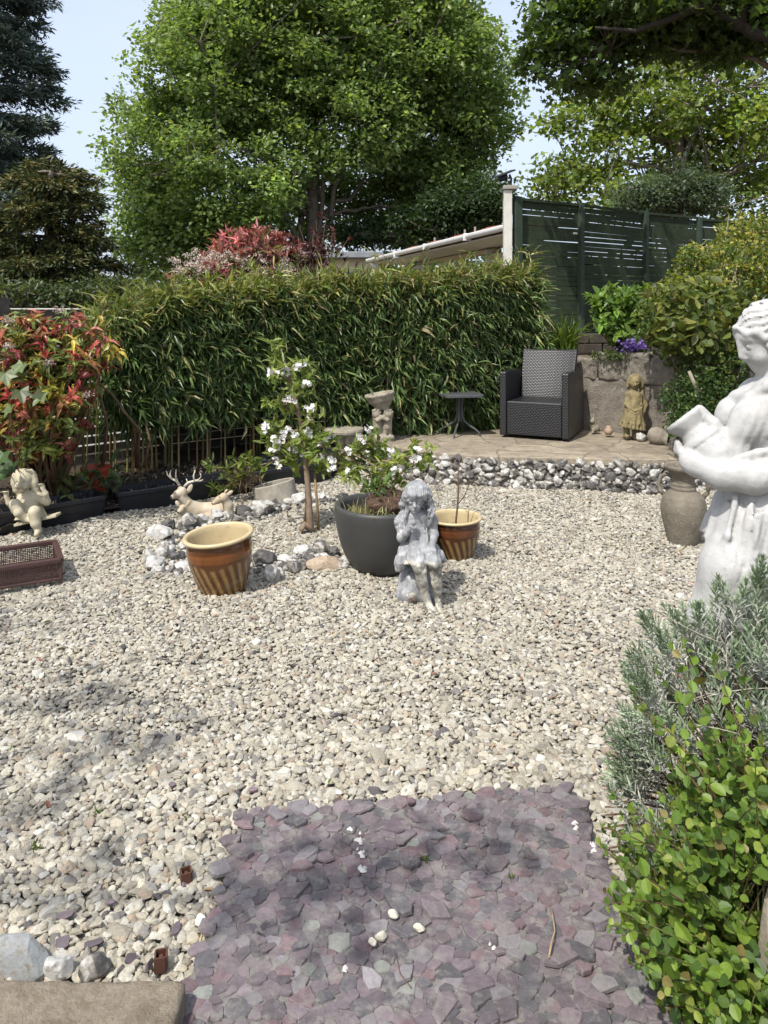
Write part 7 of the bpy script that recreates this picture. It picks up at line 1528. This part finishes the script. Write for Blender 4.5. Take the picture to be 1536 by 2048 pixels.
# --- snowberry bush at the lower right
r = rg(109); sn = thing('snowberry_bush', 'bush of round lime green leaves on thin reddish stems at the lower right', 'shrub', (.80, 1.55, 0)); q = MB(); stq = MB()
snc = [(.125, .20, .03), (.16, .24, .035), (.09, .155, .028), (.22, .27, .05), (.065, .12, .024), (.20, .17, .06)]
def shoot(b, e, n, sc=1.0):
    b = np.asarray(b); e = np.asarray(e); ppx, ppy = CX + e[0] / e[1] * FPX, HY - (e[2] - EYE) / e[1] * FPX
    if ppx < np.interp(ppy, [1290, 1380, 1450, 1560, 1650, 1700, 1800, 1900, 2000, 2050], [1330, 1270, 1275, 1235, 1200, 1190, 1205, 1235, 1310, 1385]) - 4 or (ppx > 1478 and 1752 < ppy < 1858): return
    c = (b + e) / 2 + [0, 0, .10 * np.linalg.norm(e - b)] + r.normal(0, .03, 3); t = np.linspace(0, 1, 9); p = bez(b, c, e, 9); stq.tube(p, np.linspace(.0026, .0010, 9), 5, col=palette(r, 1, [(.085, .055, .028), (.08, .09, .03)])[0], cap=False)
    tt = np.linspace(.18, 1, n); pos = np.stack([np.interp(tt, t, p[:, j]) for j in range(3)], 1); ax = nrm(e - b); side_ = nrm(np.cross(ax, [.1, .2, .95])); 
    for sgn in (-1, 1):
        D = side_ * sgn + ax * .35 + r.normal(0, .28, (n, 3)); alt = (np.arange(n) % 2)[:, None]; D = D * (1 - alt * .6) + alt * .6 * np.array([0, 0, 1.0]) * sgn + alt * r.normal(0, .3, (n, 3))
        N = np.array([-.45, -.40, .95]) + r.normal(0, .46, (n, 3)); lx, ly = CX + pos[:, 0] / pos[:, 1] * FPX, HY - (pos[:, 2] - EYE) / pos[:, 1] * FPX; pos = np.where(((lx > 1482) & (ly > 1755) & (ly < 1850))[:, None], pos * [1, 1, 0] + [0, 0, .03], pos); s_ = sc * np.interp(tt, [.18, .7, 1], [1, 1, .55]) * np.exp(r.normal(0, .2, n)); q.inst(ROUND, pos, D, N, .029 * s_, .0235 * s_, palette(r, n, snc, [4, 4, 4, 1.6, 3, .7], .18))
ctr = np.array([.84, 1.56, .0])
for k in range(800):
    d = rdir(r, 1)[0]; d[2] = abs(d[2]) + .05; d = nrm(d)
    if d[1] > .8: continue
    e = ctr + d * np.array([.40, .42, .68]) * r.uniform(.66, 1.04); b = ctr + np.array([r.normal(0, .09), r.normal(0, .09), .02]); b = b * .55 + e * .45 if r.random() < .6 else b; shoot(b, e, r.integers(7, 11))
for (px, py, d_) in ((1345, 1300, 1.72), (1370, 1290, 1.75), (1270, 1380, 1.7), (1275, 1415, 1.68), (1480, 1330, 1.7), (1230, 1590, 1.62), (1205, 1655, 1.55), (1200, 1690, 1.56), (1215, 1700, 1.5), (1215, 1810, 1.48), (1220, 1850, 1.46), (1240, 1820, 1.45), (1265, 1890, 1.42), (1300, 1960, 1.38), (1330, 1990, 1.36), (1390, 2020, 1.33), (1310, 1340, 1.72), (1430, 1320, 1.72), (1230, 1760, 1.5), (1290, 1930, 1.40), (1440, 2030, 1.3), (1500, 2040, 1.28), (1350, 1920, 1.36), (1420, 1960, 1.32)):
    e = P(px, py, d_); b = ctr + [0, -.05, max(.05, e[2] * .45)]; shoot(b * .6 + e * .4, e, 6)
q.build('leaves', leafmat('lime_leaf', .45, .35, .40, (1.35, 1.3, .45)), sn); stq.build('stems', vcol_mat('red_stem', .6, .3, 0), sn, smooth=True)
for (px, py, d_) in ((1500, 1868, 1.22), (1520, 1880, 1.2), (1545, 1875, 1.2), (1510, 1910, 1.2), (1535, 1925, 1.18), (1490, 1900, 1.22), (1555, 1905, 1.2), (1515, 1960, 1.2), (1540, 1985, 1.18), (1490, 1960, 1.2), (1570, 1940, 1.2), (1525, 1865, 1.24), (1480, 1880, 1.24), (1555, 1862, 1.22)):
    e = P(px, py, d_); shoot(np.array([e[0] + r.normal(0, .05), e[1] + .04, max(.03, e[2] - .22)]), e, 7)
for k in range(46):
    e = P(r.uniform(1470, 1575), r.uniform(1862, 2048), r.uniform(1.16, 1.30)); shoot(np.array([e[0] + r.normal(0, .05), e[1] + .06, max(.03, e[2] - .16)]), e, 6)
V, F = rock(rg(870), (.062, .065, .275), 4, 14, .25); c = P(1568, 1830, 1.42); c[2] = .205; q = MB(); q.add(V + c, F, (.27, .235, .18)); tag(q.build('rockery_stone', M_beige, loc=c * [1, 1, 0]), 'rough beige rockery stone rising among the leaves at the right edge', 'stone')

# windfall on the gravel: petals, brown leaf scraps, straw
r = rg(110); q = MB(); n = 420; p = np.column_stack([r.uniform(-1.9, 1.7, n), r.uniform(1.7, 6.2, n)]); k = (p[:, 1] < ip(TRO, p[:, 0]) - .1) & ~in_slab(p[:, 0], p[:, 1]) & (np.abs(p[:, 0]) < .55 * p[:, 1]); p = p[k]; n = len(p)
leaf_cloud(q, r, np.column_stack([p, np.full(n, .018)]), .024, .010, palette(r, n, [(.26, .18, .10), (.16, .10, .06), (.36, .30, .18), (.20, .09, .06), (.10, .13, .05)]), LEAF6, up=2.5)
tag(q.build('fallen_leaves', M_needle), 'brown leaf scraps and straw blown over the gravel', 'leaf litter', kind='stuff')
